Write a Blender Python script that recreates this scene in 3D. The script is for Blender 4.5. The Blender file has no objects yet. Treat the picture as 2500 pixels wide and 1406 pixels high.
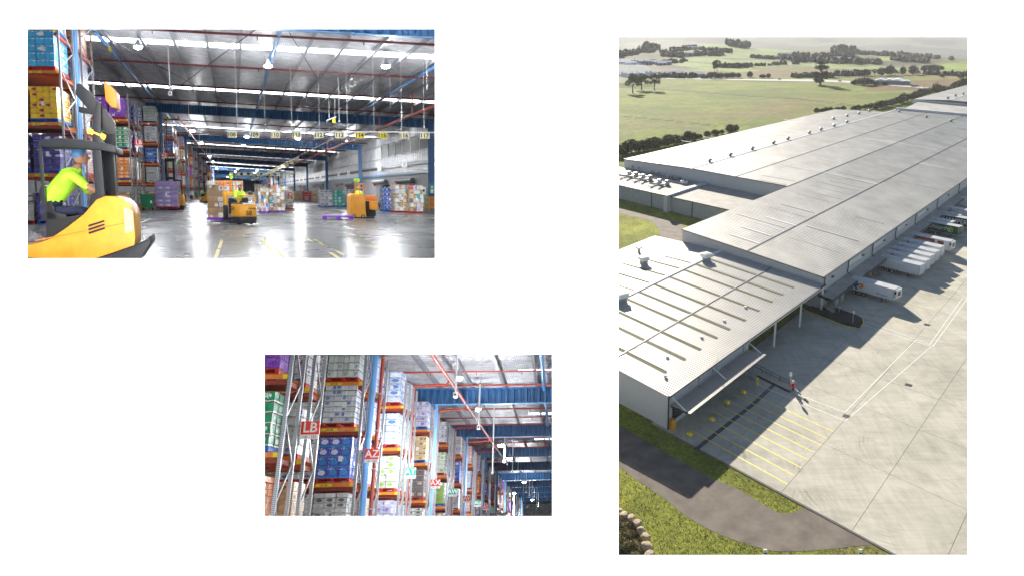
import bpy, bmesh, math, random
import numpy as np
from mathutils import Matrix, Vector
rnd = random.Random(11)
sc = bpy.context.scene
COL = sc.collection
rad = math.radians
# ------------------------------------------------------------------ camera
FPX, CX, CY, HCAM = 1800.0, 1500.0, 640.0, 60.0     # focal length and principal point in photo pixels (2500 wide)
pitch = math.atan((CY - 65.0) / FPX)                  # the drone view looks this far below the horizon
cam_d = bpy.data.cameras.new('camera'); cam = bpy.data.objects.new('camera', cam_d); COL.objects.link(cam)
cam.location = (0, 0, HCAM); cam.rotation_euler = (math.pi / 2 - pitch, 0, 0)
cam_d.sensor_width = 36; cam_d.lens = FPX / 2500 * 36
cam_d.shift_x = (1250 - CX) / 2500; cam_d.shift_y = (CY - 703) / 2500
cam_d.clip_start = 0.5; cam_d.clip_end = 60000
sc.camera = cam
CR = cam.rotation_euler.to_matrix(); CP = Vector((0, 0, HCAM))
# ------------------------------------------------------------------ sky, sun, exposure
SUN_EL, SUN_DIR = rad(19.5), Vector((0.10, -1.0))     # light travels towards the camera and a little to the right
w = bpy.data.worlds.new('World'); sc.world = w; w.use_nodes = True
nt = w.node_tree; nt.nodes.clear()
sky = nt.nodes.new('ShaderNodeTexSky'); sky.sky_type = 'NISHITA'; sky.sun_disc = False
sky.sun_elevation = SUN_EL; sky.sun_rotation = math.atan2(-SUN_DIR.x, -SUN_DIR.y); sky.air_density = 0.85; sky.dust_density = 0.3; sky.ozone_density = 1.5
bg = nt.nodes.new('ShaderNodeBackground'); bg.inputs[1].default_value = 0.05
wo = nt.nodes.new('ShaderNodeOutputWorld')
nt.links.new(sky.outputs[0], bg.inputs[0]); nt.links.new(bg.outputs[0], wo.inputs[0])
sd = bpy.data.lights.new('sun', 'SUN'); sd.energy = 5.0; sd.angle = rad(0.5); sd.color = (1.0, 0.91, 0.78)
so = bpy.data.objects.new('sun', sd); COL.objects.link(so)
d = SUN_DIR.normalized() * math.cos(SUN_EL); sv = Vector((d.x, d.y, -math.sin(SUN_EL)))
so.rotation_euler = sv.to_track_quat('-Z', 'Y').to_euler()
sc.view_settings.view_transform = 'Standard'; sc.view_settings.look = 'None'
sc.view_settings.exposure = 1.42; sc.view_settings.gamma = 1.0
try: sc.view_settings.use_curve_mapping = False
except Exception: pass
# ------------------------------------------------------------------ places (one rigid frame per view)
def dirw(x, y):
    return CR @ Vector((x - CX, -(y - CY), -FPX))
class Frame:
    def __init__(s, M): s.M = M; s.I = M.inverted(); s.c = s.I @ CP; s.r = s.I.to_3x3()
    def at(s, x, y, X=None, Y=None, Z=None):
        d = s.r @ dirw(x, y)
        if X is not None: k = (X - s.c.x) / d.x
        elif Y is not None: k = (Y - s.c.y) / d.y
        else: k = (Z - s.c.z) / d.z
        return s.c + d * k
    def px(s, p):
        q = CR.transposed() @ (s.M @ Vector(p) - CP)
        return (CX + FPX * q.x / -q.z, CY - FPX * q.y / -q.z)
def hall_frame(vx, vy, slope, h):
    F = dirw(vx, vy).normalized(); q = dirw(vx + 1000, vy + 1000 * slope)
    U = q.cross(F).normalized()
    if U.z < 0: U = -U
    R = F.cross(U)
    M = Matrix((R, F, U)).transposed().to_4x4(); M.translation = CP - U * h
    return Frame(M)
F0 = Frame(Matrix())
class HallFrame(Frame):
    """floor plan of a hall: plan coordinates (across, along, up) measured from the viewer; the plan may be a parallelogram"""
    def __init__(s, fr, vx, vy, h, A):
        s.fr = fr; s.vx, s.vy, s.h = vx, vy, h; s.M = fr.M; s.I = fr.I; s.A = A
        s.L3 = Matrix(((s.A[0][0], s.A[0][1], 0), (s.A[1][0], s.A[1][1], 0), (0, 0, 1))); s.off = Vector((s.A[0][2], s.A[1][2], 0))
    def at(s, x, y, X=None, Y=None, Z=None):
        d = Vector(((x - s.vx) / FPX, 1.0, -(y - s.vy) / FPX)); k = Y if Y is not None else (X / d.x if X is not None else (Z - s.h) / d.z)
        return Vector((d.x * k, k, s.h + d.z * k))
    def fit(s, roots):
        cache = {}; kids = {}
        for o in bpy.data.objects:
            if o.parent: kids.setdefault(o.parent.name, []).append(o)
        def skewed(me, R):
            key = (me.name, tuple(round(v, 3) for r in R for v in r))
            if key not in cache:
                m2 = me.copy(); m2.transform((R.inverted() @ s.L3 @ R).to_4x4()); cache[key] = m2
            return cache[key]
        def go(o, R, top):
            l = o.matrix_basis.copy(); p = l.to_translation(); r = l.to_3x3(); Rn = R @ r
            if not top: o.location = R.inverted() @ (s.L3 @ (R @ p))
            if o.type == 'MESH': o.data = skewed(o.data, Rn)
            for c in kids.get(o.name, ()): go(c, Rn, False)
        for o in roots:
            l = s.I @ o.matrix_basis; p = l.to_translation(); r = l.to_3x3()
            if o.get('rigid'):
                q = s.L3 @ p + s.off; l2 = l.copy(); l2.translation = q; o.matrix_basis = s.M @ l2; del o['rigid']; continue
            q = s.L3 @ p + s.off; l2 = l.copy(); l2.translation = q; o.matrix_basis = s.M @ l2
            if o.type == 'MESH': o.data = skewed(o.data, r)
            for c in kids.get(o.name, ()): go(c, r, False)
F1 = HallFrame(hall_frame(568, 465, 0.01, 1.7), 568, 465, 1.7, [[.8968, 0, 0], [-.5259, 1.1486, 0]])
F2 = HallFrame(hall_frame(1362, 1311, -0.03, 1.7), 1362, 1311, 1.7, [[.9976, 0, -.062], [0, 1.0674, -.519]])
# site axes of the outdoor view: s along the dock face, t across the building
SA = Vector((math.sin(rad(36.5)), math.cos(rad(36.5)), 0)); SB = Vector((math.sin(rad(-42)), math.cos(rad(-42)), 0))
S0 = F0.at(2001, 753, Z=0)
def S(s, t, z=0): return S0 + SA * s + SB * t + Vector((0, 0, z))
def ST(x, y, z=0):
    p = F0.at(x, y, Z=z) - S0; det = SA.x * SB.y - SA.y * SB.x
    return ((p.x * SB.y - p.y * SB.x) / det, (SA.x * p.y - SA.y * p.x) / det)
def G(x, y, z=0): return F0.at(x, y, Z=z)
# ------------------------------------------------------------------ mesh helpers
class MB:
    def __init__(s): s.v = []; s.f = []; s.m = []
    def add(s, vs, fs, mi=0):
        b = len(s.v); s.v += [tuple(v) for v in vs]; s.f += [tuple(i + b for i in f) for f in fs]; s.m += [mi] * len(fs); return s
    def box(s, x0, y0, z0, x1, y1, z1, M=None, mi=0):
        vs = [Vector((x, y, z)) for z in (z0, z1) for y in (y0, y1) for x in (x0, x1)]
        if M is not None: vs = [M @ v for v in vs]
        return s.add(vs, [(0, 2, 3, 1), (4, 5, 7, 6), (0, 1, 5, 4), (2, 6, 7, 3), (0, 4, 6, 2), (1, 3, 7, 5)], mi)
    def hexa(s, lo, hi, mi=0):      # lo / hi: rings of n points
        n = len(lo); return s.add(list(lo) + list(hi), [tuple(range(n))[::-1], tuple(range(n, 2 * n))] + [(i, (i + 1) % n, n + (i + 1) % n, n + i) for i in range(n)], mi)
    def poly(s, pts, mi=0): return s.add(pts, [tuple(range(len(pts)))], mi)
    def bar(s, a, b, w=.05, h=None, mi=0, up=Vector((0, 0, 1))):
        a = Vector(a); b = Vector(b); h = h or w; d = (b - a)
        if d.length < 1e-6: return s
        z = d.normalized(); u = up if abs(z.dot(up)) < .95 else Vector((1, 0, 0))
        x = z.cross(u).normalized(); y = x.cross(z)
        r = [x * sx * w / 2 + y * sy * h / 2 for sx, sy in ((-1, -1), (1, -1), (1, 1), (-1, 1))]
        return s.hexa([a + q for q in r], [b + q for q in r], mi)
    def tube(s, pts, r, n=7, mi=0, caps=True):
        pts = [Vector(p) for p in pts]; rings = []; b0 = len(s.v)
        rr = r if isinstance(r, (list, tuple)) else [r] * len(pts)
        pr = None
        for i, p in enumerate(pts):
            t = (pts[min(i + 1, len(pts) - 1)] - pts[max(i - 1, 0)]).normalized()
            if pr is None:
                u = Vector((0, 0, 1)) if abs(t.z) < .9 else Vector((1, 0, 0)); x = t.cross(u).normalized()
            else: x = (pr - t * pr.dot(t)).normalized()
            pr = x; y = t.cross(x)
            s.v += [tuple(p + (x * math.cos(2 * math.pi * k / n) + y * math.sin(2 * math.pi * k / n)) * rr[i]) for k in range(n)]
        fs = []
        for i in range(len(pts) - 1):
            for k in range(n):
                fs.append((b0 + i * n + k, b0 + i * n + (k + 1) % n, b0 + (i + 1) * n + (k + 1) % n, b0 + (i + 1) * n + k))
        if caps: fs += [tuple(b0 + k for k in range(n))[::-1], tuple(b0 + (len(pts) - 1) * n + k for k in range(n))]
        s.f += fs; s.m += [mi] * len(fs); return s
    def cyl(s, a, b, r, n=12, mi=0): return s.tube([a, b], r, n, mi)
    def ell(s, c, rx, ry, rz, n=10, m=7, mi=0, M=None, jit=0, rn=None):
        vs = []; fs = []
        for j in range(m + 1):
            th = math.pi * j / m
            for i in range(n):
                ph = 2 * math.pi * i / n; k = 1 + (rn.uniform(-jit, jit) if rn else 0)
                v = Vector((rx * math.sin(th) * math.cos(ph) * k, ry * math.sin(th) * math.sin(ph) * k, rz * math.cos(th) * k))
                if M is not None: v = M @ v
                vs.append(v + Vector(c))
        for j in range(m):
            for i in range(n):
                fs.append((j * n + i, (j + 1) * n + i, (j + 1) * n + (i + 1) % n, j * n + (i + 1) % n))
        return s.add(vs, fs, mi)
    def tr(s, M): s.v = [tuple(M @ Vector(v)) for v in s.v]; return s
    def mesh(s, name, mats, smooth=False, bevel=0):
        me = bpy.data.meshes.new(name); me.from_pydata(s.v, [], s.f)
        for m in (mats if isinstance(mats, (list, tuple)) else [mats]): me.materials.append(m)
        if any(s.m): me.polygons.foreach_set('material_index', s.m)
        bm = bmesh.new(); bm.from_mesh(me)
        bmesh.ops.remove_doubles(bm, verts=bm.verts, dist=1e-5) if smooth else None
        bmesh.ops.recalc_face_normals(bm, faces=bm.faces)
        if bevel: bmesh.ops.bevel(bm, geom=[e for e in bm.edges if len(e.link_faces) == 2 and e.calc_face_angle(0) > .6], offset=bevel, segments=2, affect='EDGES', profile=.6, clamp_overlap=True)
        bm.to_mesh(me); bm.free()
        if smooth or bevel: me.polygons.foreach_set('use_smooth', [True] * len(me.polygons)); me.set_sharp_from_angle(angle=rad(38))
        return me
def tag(o, label=None, cat=None, group=None, kind=None):
    if label: o['label'] = label
    if cat: o['category'] = cat
    if group: o['group'] = group
    if kind: o['kind'] = kind
    return o
def E(name, label, cat, M=None, group=None):      # a thing: an Empty at its base
    o = bpy.data.objects.new(name, None); COL.objects.link(o); o.empty_display_size = .2
    o.matrix_basis = M if M is not None else Matrix()
    return tag(o, label, cat, group)
def O(name, me, mats=None, parent=None, M=None, smooth=False, bevel=0, label=None, cat=None, group=None, kind=None):
    if isinstance(me, MB):
        if not me.v: return None
        me = me.mesh(name, mats, smooth, bevel)
    o = bpy.data.objects.new(name, me); COL.objects.link(o)
    if parent is not None: o.parent = parent
    if M is not None: o.matrix_basis = M
    return tag(o, label, cat, group, kind)
def T(x, y=None, z=None):
    return Matrix.Translation(Vector(x) if y is None else Vector((x, y, z)))
def RZ(a): return Matrix.Rotation(a, 4, 'Z')
def RX(a): return Matrix.Rotation(a, 4, 'X')
def RY(a): return Matrix.Rotation(a, 4, 'Y')
def copy_tree(o, M=None, label=None, group=None):
    c = o.copy(); COL.objects.link(c)
    if M is not None: c.matrix_basis = M
    if label: c['label'] = label
    if group: c['group'] = group
    for ch in KIDS(o):
        k = ch.copy(); COL.objects.link(k); k.parent = c
        for g in KIDS(ch):
            q = g.copy(); COL.objects.link(q); q.parent = k
    return c
def KIDS(o): return [x for x in o.children]
_txt = {}
def text_mesh(s, size, mat, ext=.003, bold=0):
    key = (s, size, mat.name, bold)
    if key in _txt: return _txt[key]
    c = bpy.data.curves.new('lettering', 'FONT'); c.body = s; c.size = size; c.align_x = 'CENTER'; c.align_y = 'CENTER'; c.extrude = ext; c.offset = bold; c.resolution_u = 3
    o = bpy.data.objects.new('lettering', c); COL.objects.link(o)
    dg = bpy.context.evaluated_depsgraph_get(); me = bpy.data.meshes.new_from_object(o.evaluated_get(dg))
    bpy.data.objects.remove(o); me.materials.clear(); me.materials.append(mat); _txt[key] = me
    return me
# ------------------------------------------------------------------ materials
def N(nt, t, **kw):
    n = nt.nodes.new(t)
    for k, v in kw.items():
        if hasattr(n, k): setattr(n, k, v)
        else: n.inputs[k.replace('_', ' ')].default_value = v
    return n
def rgb(c): return (c[0], c[1], c[2], 1)
def mat(name, col, rough=.6, metal=0, var=.18, scale=1.5, bump=0, bscale=30, emit=0, col2=None, spec=.5, stretch=None, coat=0, rand=0, detail=6):
    m = bpy.data.materials.new(name); m.use_nodes = True; nt = m.node_tree; b = nt.nodes['Principled BSDF']; L = nt.links
    tc = N(nt, 'ShaderNodeTexCoord'); mp = N(nt, 'ShaderNodeMapping'); L.new(tc.outputs['Object'], mp.inputs[0])
    if stretch: mp.inputs['Scale'].default_value = stretch
    no = N(nt, 'ShaderNodeTexNoise'); no.inputs['Scale'].default_value = scale; no.inputs['Detail'].default_value = detail; no.inputs['Roughness'].default_value = .62; L.new(mp.outputs[0], no.inputs[0])
    cr = N(nt, 'ShaderNodeValToRGB'); c2 = col2 or tuple(min(1, c * (1 + var)) for c in col); c1 = tuple(c * (1 - var) for c in col) if not col2 else col
    cr.color_ramp.elements[0].position = .32; cr.color_ramp.elements[1].position = .68
    cr.color_ramp.elements[0].color = rgb(c1); cr.color_ramp.elements[1].color = rgb(c2)
    L.new(no.outputs[0], cr.inputs[0]); out = cr.outputs[0]
    if rand:
        oi = N(nt, 'ShaderNodeObjectInfo'); hs = N(nt, 'ShaderNodeHueSaturation'); mr = N(nt, 'ShaderNodeMapRange'); mr.inputs[3].default_value = 1 - rand; mr.inputs[4].default_value = 1 + rand
        L.new(oi.outputs['Random'], mr.inputs[0]); L.new(mr.outputs[0], hs.inputs['Value']); L.new(out, hs.inputs['Color']); out = hs.outputs[0]
    L.new(out, b.inputs['Base Color'])
    b.inputs['Roughness'].default_value = rough; b.inputs['Metallic'].default_value = metal
    b.inputs['Specular IOR Level'].default_value = spec
    if coat: b.inputs['Coat Weight'].default_value = coat; b.inputs['Coat Roughness'].default_value = .15
    if bump:
        n2 = N(nt, 'ShaderNodeTexNoise'); n2.inputs['Scale'].default_value = bscale; n2.inputs['Detail'].default_value = 4; L.new(mp.outputs[0], n2.inputs[0])
        bp = N(nt, 'ShaderNodeBump'); bp.inputs['Strength'].default_value = bump; bp.inputs['Distance'].default_value = .05
        L.new(n2.outputs[0], bp.inputs['Height']); L.new(bp.outputs[0], b.inputs['Normal'])
    if emit:
        b.inputs['Emission Color'].default_value = rgb(col); b.inputs['Emission Strength'].default_value = emit
    return m
def pack_mat(name, base, inks, cell=(.42, .32), logo=(.32, .24), wrap=.35, cream=None):     # printed cases under stretch film
    m = mat(name, base, rough=.4, var=.06, scale=3, coat=wrap, rand=.1); nt = m.node_tree; L = nt.links; b = nt.nodes['Principled BSDF']
    src = b.inputs['Base Color'].links[0].from_socket; ge = nt.nodes['Texture Coordinate']
    def M_(op, a, b_=None, c=None):
        n = N(nt, 'ShaderNodeMath', operation=op)
        for i, v in enumerate((a, b_, c)):
            if v is None: continue
            if isinstance(v, (int, float)): n.inputs[i].default_value = v
            else: L.new(v, n.inputs[i])
        return n.outputs[0]
    nz = N(nt, 'ShaderNodeTexNoise'); nz.inputs['Scale'].default_value = 7; nz.inputs['Detail'].default_value = 3; L.new(ge.outputs['Object'], nz.inputs[0])
    wob = M_('MULTIPLY', M_('SUBTRACT', nz.outputs[0], .5), .09)
    sx = N(nt, 'ShaderNodeSeparateXYZ'); L.new(ge.outputs['Object'], sx.inputs[0])
    U_ = M_('DIVIDE', M_('ADD', M_('ADD', sx.outputs[0], sx.outputs[1]), wob), cell[0]); V_ = M_('DIVIDE', M_('ADD', sx.outputs[2], wob), cell[1])
    u, v = M_('FRACT', U_), M_('FRACT', V_); fu, fv = M_('FLOOR', U_), M_('FLOOR', V_)
    cb = N(nt, 'ShaderNodeCombineXYZ'); L.new(fu, cb.inputs[0]); L.new(fv, cb.inputs[1]); oi = N(nt, 'ShaderNodeObjectInfo'); L.new(oi.outputs['Random'], cb.inputs[2])
    wn = N(nt, 'ShaderNodeTexWhiteNoise'); L.new(cb.outputs[0], wn.inputs[0]); wr = N(nt, 'ShaderNodeSeparateColor'); L.new(wn.outputs['Color'], wr.inputs[0])
    du, dv = M_('DIVIDE', M_('SUBTRACT', u, .5), logo[0]), M_('DIVIDE', M_('SUBTRACT', v, .52), logo[1])
    lg = M_('LESS_THAN', M_('ADD', M_('MULTIPLY', du, du), M_('MULTIPLY', dv, dv)), 1.0)
    n3 = N(nt, 'ShaderNodeTexNoise'); n3.inputs['Scale'].default_value = 26; n3.inputs['Detail'].default_value = 2; L.new(ge.outputs['Object'], n3.inputs[0])
    scr = M_('GREATER_THAN', n3.outputs[0], .53); strip = M_('LESS_THAN', v, .16); top = M_('MULTIPLY', M_('GREATER_THAN', v, .8), scr)
    seam = M_('MAXIMUM', M_('LESS_THAN', u, .035), M_('LESS_THAN', v, .05))
    def mix(fac, a, b_):
        x = N(nt, 'ShaderNodeMix', data_type='RGBA'); L.new(fac, x.inputs[0])
        for i, q in ((6, a), (7, b_)):
            if isinstance(q, tuple): x.inputs[i].default_value = rgb(q)
            else: L.new(q, x.inputs[i])
        return x.outputs[2]
    i0, i1, i2 = inks[0], inks[1 % len(inks)], inks[2 % len(inks)]
    c = mix(strip, src, i1); c = mix(top, c, i2); pick = M_('GREATER_THAN', wr.outputs[0], .45); lc = mix(pick, i0, i1)
    c = mix(M_('MULTIPLY', lg, M_('GREATER_THAN', wr.outputs[1], .18)), c, lc); c = mix(M_('MULTIPLY', M_('MULTIPLY', lg, scr), pick), c, tuple(min(1, q * 1.0) for q in base)); 
    hs = N(nt, 'ShaderNodeHueSaturation'); mr = N(nt, 'ShaderNodeMapRange'); mr.inputs[3].default_value = .84; mr.inputs[4].default_value = 1.12; L.new(wr.outputs[2], mr.inputs[0]); L.new(mr.outputs[0], hs.inputs['Value']); L.new(c, hs.inputs['Color'])
    c = mix(seam, hs.outputs[0], tuple(q * .35 for q in base)); L.new(c, b.inputs['Base Color'])
    n2 = N(nt, 'ShaderNodeTexNoise'); n2.inputs['Scale'].default_value = 7; n2.inputs['Detail'].default_value = 6; n2.inputs['Distortion'].default_value = 1; L.new(ge.outputs['Object'], n2.inputs[0])
    bp = N(nt, 'ShaderNodeBump'); bp.inputs['Strength'].default_value = .7; bp.inputs['Distance'].default_value = .05; L.new(n2.outputs[0], bp.inputs['Height']); L.new(bp.outputs[0], b.inputs['Normal']); L.new(bp.outputs[0], b.inputs['Coat Normal'])
    return m
MT = {}
MT['white'] = mat('white_paint', (.75, .75, .73), .5, var=.05)
MT['black'] = mat('black_plastic', (.02, .02, .022), .5)
MT['dark'] = mat('dark_grey_plastic', (.022, .023, .028), .45)
MT['rubber'] = mat('rubber', (.018, .018, .018), .85)
MT['steel'] = mat('galvanised_steel', (.42, .44, .47), .42, metal=.75, var=.12, scale=3)
MT['blue'] = mat('blue_steel_paint', (.035, .13, .33), .4, var=.12, scale=1)
MT['bluel'] = mat('light_blue_steel_paint', (.09, .24, .48), .4, var=.1)
MT['orange'] = mat('orange_rack_paint', (.72, .22, .03), .45, var=.15)
MT['rust'] = mat('dark_red_board', (.28, .045, .02), .6, var=.2)
MT['yellow'] = mat('yellow_truck_paint', (.62, .27, .02), .42, col2=(.8, .37, .03), scale=2.2, coat=.15, bump=.08, detail=9)
MT['ylabel'] = mat('yellow_label', (.8, .62, .02), .5, var=.05)
MT['redpipe'] = mat('red_pipe_paint', (.4, .06, .035), .45, var=.15)
MT['dkredpipe'] = mat('dark_red_pipe_paint', (.14, .03, .03), .5, var=.15)
MT['signred'] = mat('sign_red', (.75, .04, .02), .4, var=.03)
MT['signgreen'] = mat('sign_green', (.0, .3, .17), .4, var=.03)
MT['ink'] = mat('black_ink', (.02, .02, .02), .5)
MT['lime'] = mat('hi_vis_cloth', (.42, .85, .04), .8, var=.15, scale=5, bump=.3)
MT['navy'] = mat('navy_cloth', (.015, .02, .06), .85, var=.2, scale=5, bump=.3)
MT['skin'] = mat('skin', (.42, .22, .14), .55, var=.08)
MT['hair'] = mat('black_hair', (.012, .01, .01), .7)
MT['pblue'] = mat('blue_pallet_paint', (.015, .13, .5), .6, var=.2, scale=4)
MT['pred'] = mat('red_pallet_paint', (.5, .03, .02), .6, var=.25, scale=4)
MT['ppurple'] = mat('purple_pallet_plastic', (.17, .03, .42), .5, var=.12)
MT['greenbin'] = mat('green_bin_plastic', (.01, .16, .07), .45, var=.12)
# ------------------------------------------------------------------ white wall with three openings; emission added so it looks evenly white
def page3(x, y, D): return CP + CR @ Vector(((x - CX) / FPX * D, -(y - CY) / FPX * D, -D))
HOLES = [(67, 72, 1062, 631.5), (646, 864, 1348, 1259), (1510, 91, 2362.5, 1354)]
m_wall = mat('glowing_white_wall', (1, 1, 1), .6, var=0, emit=1.15, spec=0)
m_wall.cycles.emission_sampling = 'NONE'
m_back = mat('matt_white_board', (.78, .78, .78), .8, var=.02)
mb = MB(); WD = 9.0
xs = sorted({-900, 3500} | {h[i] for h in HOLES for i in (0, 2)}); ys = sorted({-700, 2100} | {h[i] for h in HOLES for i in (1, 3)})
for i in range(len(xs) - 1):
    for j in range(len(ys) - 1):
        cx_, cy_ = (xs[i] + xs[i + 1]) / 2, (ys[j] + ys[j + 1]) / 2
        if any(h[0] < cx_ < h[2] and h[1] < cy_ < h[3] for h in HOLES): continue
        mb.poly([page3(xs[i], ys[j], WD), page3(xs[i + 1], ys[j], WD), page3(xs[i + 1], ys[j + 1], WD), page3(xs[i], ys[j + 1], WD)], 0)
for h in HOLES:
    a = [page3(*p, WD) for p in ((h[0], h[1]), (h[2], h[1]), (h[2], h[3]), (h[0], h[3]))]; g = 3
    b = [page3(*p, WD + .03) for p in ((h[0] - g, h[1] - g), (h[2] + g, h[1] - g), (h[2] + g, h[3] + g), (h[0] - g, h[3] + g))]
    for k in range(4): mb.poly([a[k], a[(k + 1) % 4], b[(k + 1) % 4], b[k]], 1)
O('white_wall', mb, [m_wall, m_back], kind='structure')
# ================================================================== OUTDOOR VIEW
def pgx(X, Y, Z):
    v = CR.transposed() @ (Vector((X, Y, Z)) - CP); return CX + FPX * v.x / -v.z, CY - FPX * v.y / -v.z
# ---- terrain: one sheet, polar-ish grid fanned out from under the camera
crest = [(1300, 118), (1510, 122), (1600, 120), (1690, 113), (1740, 109), (1790, 112), (1850, 120), (1940, 125), (2060, 124), (2120, 130), (2200, 132), (2280, 139), (2362, 147), (2700, 165)]
def lerp(tab, x):
    if x <= tab[0][0]: return tab[0][1]
    for a, b in zip(tab, tab[1:]):
        if x <= b[0]: return a[1] + (b[1] - a[1]) * (x - a[0]) / (b[0] - a[0])
    return tab[-1][1]
YC = 1900.0
def sm(a, b, x): x = max(0, min(1, (x - a) / (b - a))); return x * x * (3 - 2 * x)
from mathutils import noise as mn
def terr(X, Y):
    u = X / Y; pxx = CX + FPX * u / (math.cos(pitch) + 0)           # page column far away (about)
    zc = 60 - (lerp(crest, pxx) - 65) * YC / 1990
    z = 0
    if Y > 950:
        k = sm(950, YC, Y); z = zc * k + 3.5 * mn.noise(Vector((X / 170, Y / 130, 0))) * sm(950, 1250, Y) * (1 - sm(1600, 1900, Y))
        z += 5 * mn.noise(Vector((X / 400, Y / 300, 5))) * sm(1100, 1500, Y) * (1 - sm(1700, 1900, Y))
    if Y > YC: z = zc - 75 * sm(YC, 2600, Y)
    if Y > 2900:
        r = sm(2900, 9500, Y); z += r * (165 + 45 * mn.noise(Vector((X / 1500, Y / 1400, 2)))) + sm(2900, 4500, Y) * 22 * mn.noise(Vector((X / 420, Y / 500, 7))) 
    if 60 < Y < 120: pass
    return z - .15
Ys = []
y = 40.0
while y < 14000: Ys.append(y); y *= 1.0155 if y < 3500 else 1.03
us = np.linspace(-.075, .74, 210)
inv = []
def dist_seg(x, y, a, b):
    dx, dy = b[0] - a[0], b[1] - a[1]; t = max(0, min(1, ((x - a[0]) * dx + (y - a[1]) * dy) / (dx * dx + dy * dy + 1e-9)))
    return math.hypot(x - a[0] - t * dx, y - a[1] - t * dy)
def inpoly(x, y, P):
    c = False; j = len(P) - 1
    for i in range(len(P)):
        if (P[i][1] > y) != (P[j][1] > y) and x < (P[j][0] - P[i][0]) * (y - P[i][1]) / (P[j][1] - P[i][1]) + P[i][0]: c = not c
        j = i
    return c
GR, GR2, OLV, BRN, DKG, BRT = (.105, .15, .018), (.145, .18, .02), (.13, .13, .045), (.14, .1, .04), (.045, .06, .022), (.19, .27, .04)
HZG = (.17, .24, .07)
fields = [  # page polygons on the far land, painted in order
    ([(1400, 186), (2500, 186), (2500, 100), (1400, 100)], OLV),
    ([(1690, 176), (1620, 152), (1700, 142), (1840, 148), (1950, 156), (1890, 165), (1760, 172)], HZG),
    ([(1740, 176), (1860, 172), (2000, 178), (2000, 184), (1760, 184)], BRN),
    ([(1760, 172), (1830, 169), (1860, 174), (1800, 178)], BRT),
    ([(1600, 138), (1680, 112), (1740, 107), (1800, 112), (1900, 122), (1960, 128), (1960, 134), (1820, 143), (1740, 140)], HZG),
    ([(1940, 128), (2010, 130), (2060, 136), (2300, 152), (2240, 158), (1960, 150), (1820, 146)], (.06, .065, .035)),
    ([(1935, 152), (2020, 157), (2140, 162), (2250, 172), (2140, 172), (2030, 168), (1940, 160)], HZG),
    ([(2020, 176), (2110, 176), (2110, 180), (2020, 182)], BRT),
    ([(2250, 166), (2330, 153), (2500, 148), (2500, 190), (2300, 178)], BRT),
    ([(2050, 192), (2110, 186), (2362, 190), (2500, 190), (2500, 222), (2300, 222), (2200, 208)], BRN),
    ([(2130, 187), (2500, 184), (2500, 196), (2300, 196)], (.2, .14, .05)),
    ([(1510, 150), (1600, 150), (1680, 165), (1690, 175), (1510, 170)], (.12, .11, .07)),
    ([(1510, 125), (1560, 122), (1640, 128), (1620, 146), (1510, 146)], (.08, .085, .04)),
    ([(2060, 150), (2160, 152), (2260, 160), (2170, 162), (2060, 156)], (.05, .055, .035)),
    ([(2130, 140), (2230, 145), (2230, 152), (2140, 149)], BRT)]
lines_dk = [((1510, 214), (1620, 219)), ((1620, 219), (1840, 236)), ((1840, 236), (1945, 242)), ((1510, 283), (1620, 294)), ((1620, 294), (1752, 309)), ((1620, 158), (1690, 168)), ((1930, 240), (2110, 262))]
def colf(px_, py_, X, Y):
    n1 = mn.noise(Vector((X / 90, Y / 60, 3))); n2 = mn.noise(Vector((X / 25, Y / 18, 1)))
    if Y > 2300:
        m_ = mn.noise(Vector((X / 700, Y / 900, 4))) + .5 * mn.noise(Vector((X / 250, Y / 350, 9)))
        return (.13, .15, .1) if m_ > .12 else (.06, .075, .055)
    if py_ < 190:
        c = OLV
        for P, q in fields:
            if inpoly(px_, py_, P): c = q
        if mn.noise(Vector((X / 45, Y / 110, 8))) > .33: c = tuple(a * .6 for a in c)
    else:
        c = GR2 if n1 + .3 * n2 > -.05 else GR
        e = [(1500, 205, 60), (1860, 255, 70)]
        if inpoly(px_, py_, [(2110, 222), (2130, 200), (2500, 190), (2500, 222), (2300, 222)]): c = BRN
        # brown patch in the middle meadow
        k = math.exp(-((px_ - 1900) / 95) ** 2 - ((py_ - 268) / 22) ** 2) + .8 * math.exp(-((px_ - 1720) / 110) ** 2 - ((py_ - 285) / 10) ** 2) + .7 * math.exp(-((px_ - 2030) / 80) ** 2 - ((py_ - 246) / 8) ** 2)
        k = min(1, k * (1 + .8 * n2)); c = tuple(a + (b - a) * max(0, k) for a, b in zip(c, (.17, .145, .05)))
        if inpoly(px_, py_, [(1480, 286), (1620, 297), (1750, 312), (1690, 325), (1640, 312), (1580, 318), (1480, 345)]): c = (.15, .165, .045)
        if py_ > 420:
            c = (.235, .25, .04) if n2 > -.1 else (.19, .21, .035)
            if py_ > 1100 and px_ > 1640 and n2 > .15: c = (.2, .19, .06)
    dk = 0
    for a, b in lines_dk:
        d_ = dist_seg(px_, py_, a, b)
        if d_ < 1.3: dk = .55
    return tuple(a * (1 - dk) for a in c)
vs = []; cs = []
for Y in Ys:
    for u in us:
        X = u * Y; z = terr(X, Y); vs.append((X, Y, z)); p = pgx(X, Y, z); cs.append(colf(p[0], p[1], X, Y))
nu = len(us); fs = [(j * nu + i, j * nu + i + 1, (j + 1) * nu + i + 1, (j + 1) * nu + i) for j in range(len(Ys) - 1) for i in range(nu - 1)]
me = bpy.data.meshes.new('ground'); me.from_pydata(vs, [], fs)
ca = me.color_attributes.new('field', 'FLOAT_COLOR', 'POINT'); ca.data.foreach_set('color', [q for c in cs for q in (*c, 1)])
me.polygons.foreach_set('use_smooth', [True] * len(me.polygons))
mg = bpy.data.materials.new('grassland'); mg.use_nodes = True; nt = mg.node_tree; L = nt.links; b = nt.nodes['Principled BSDF']
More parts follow.
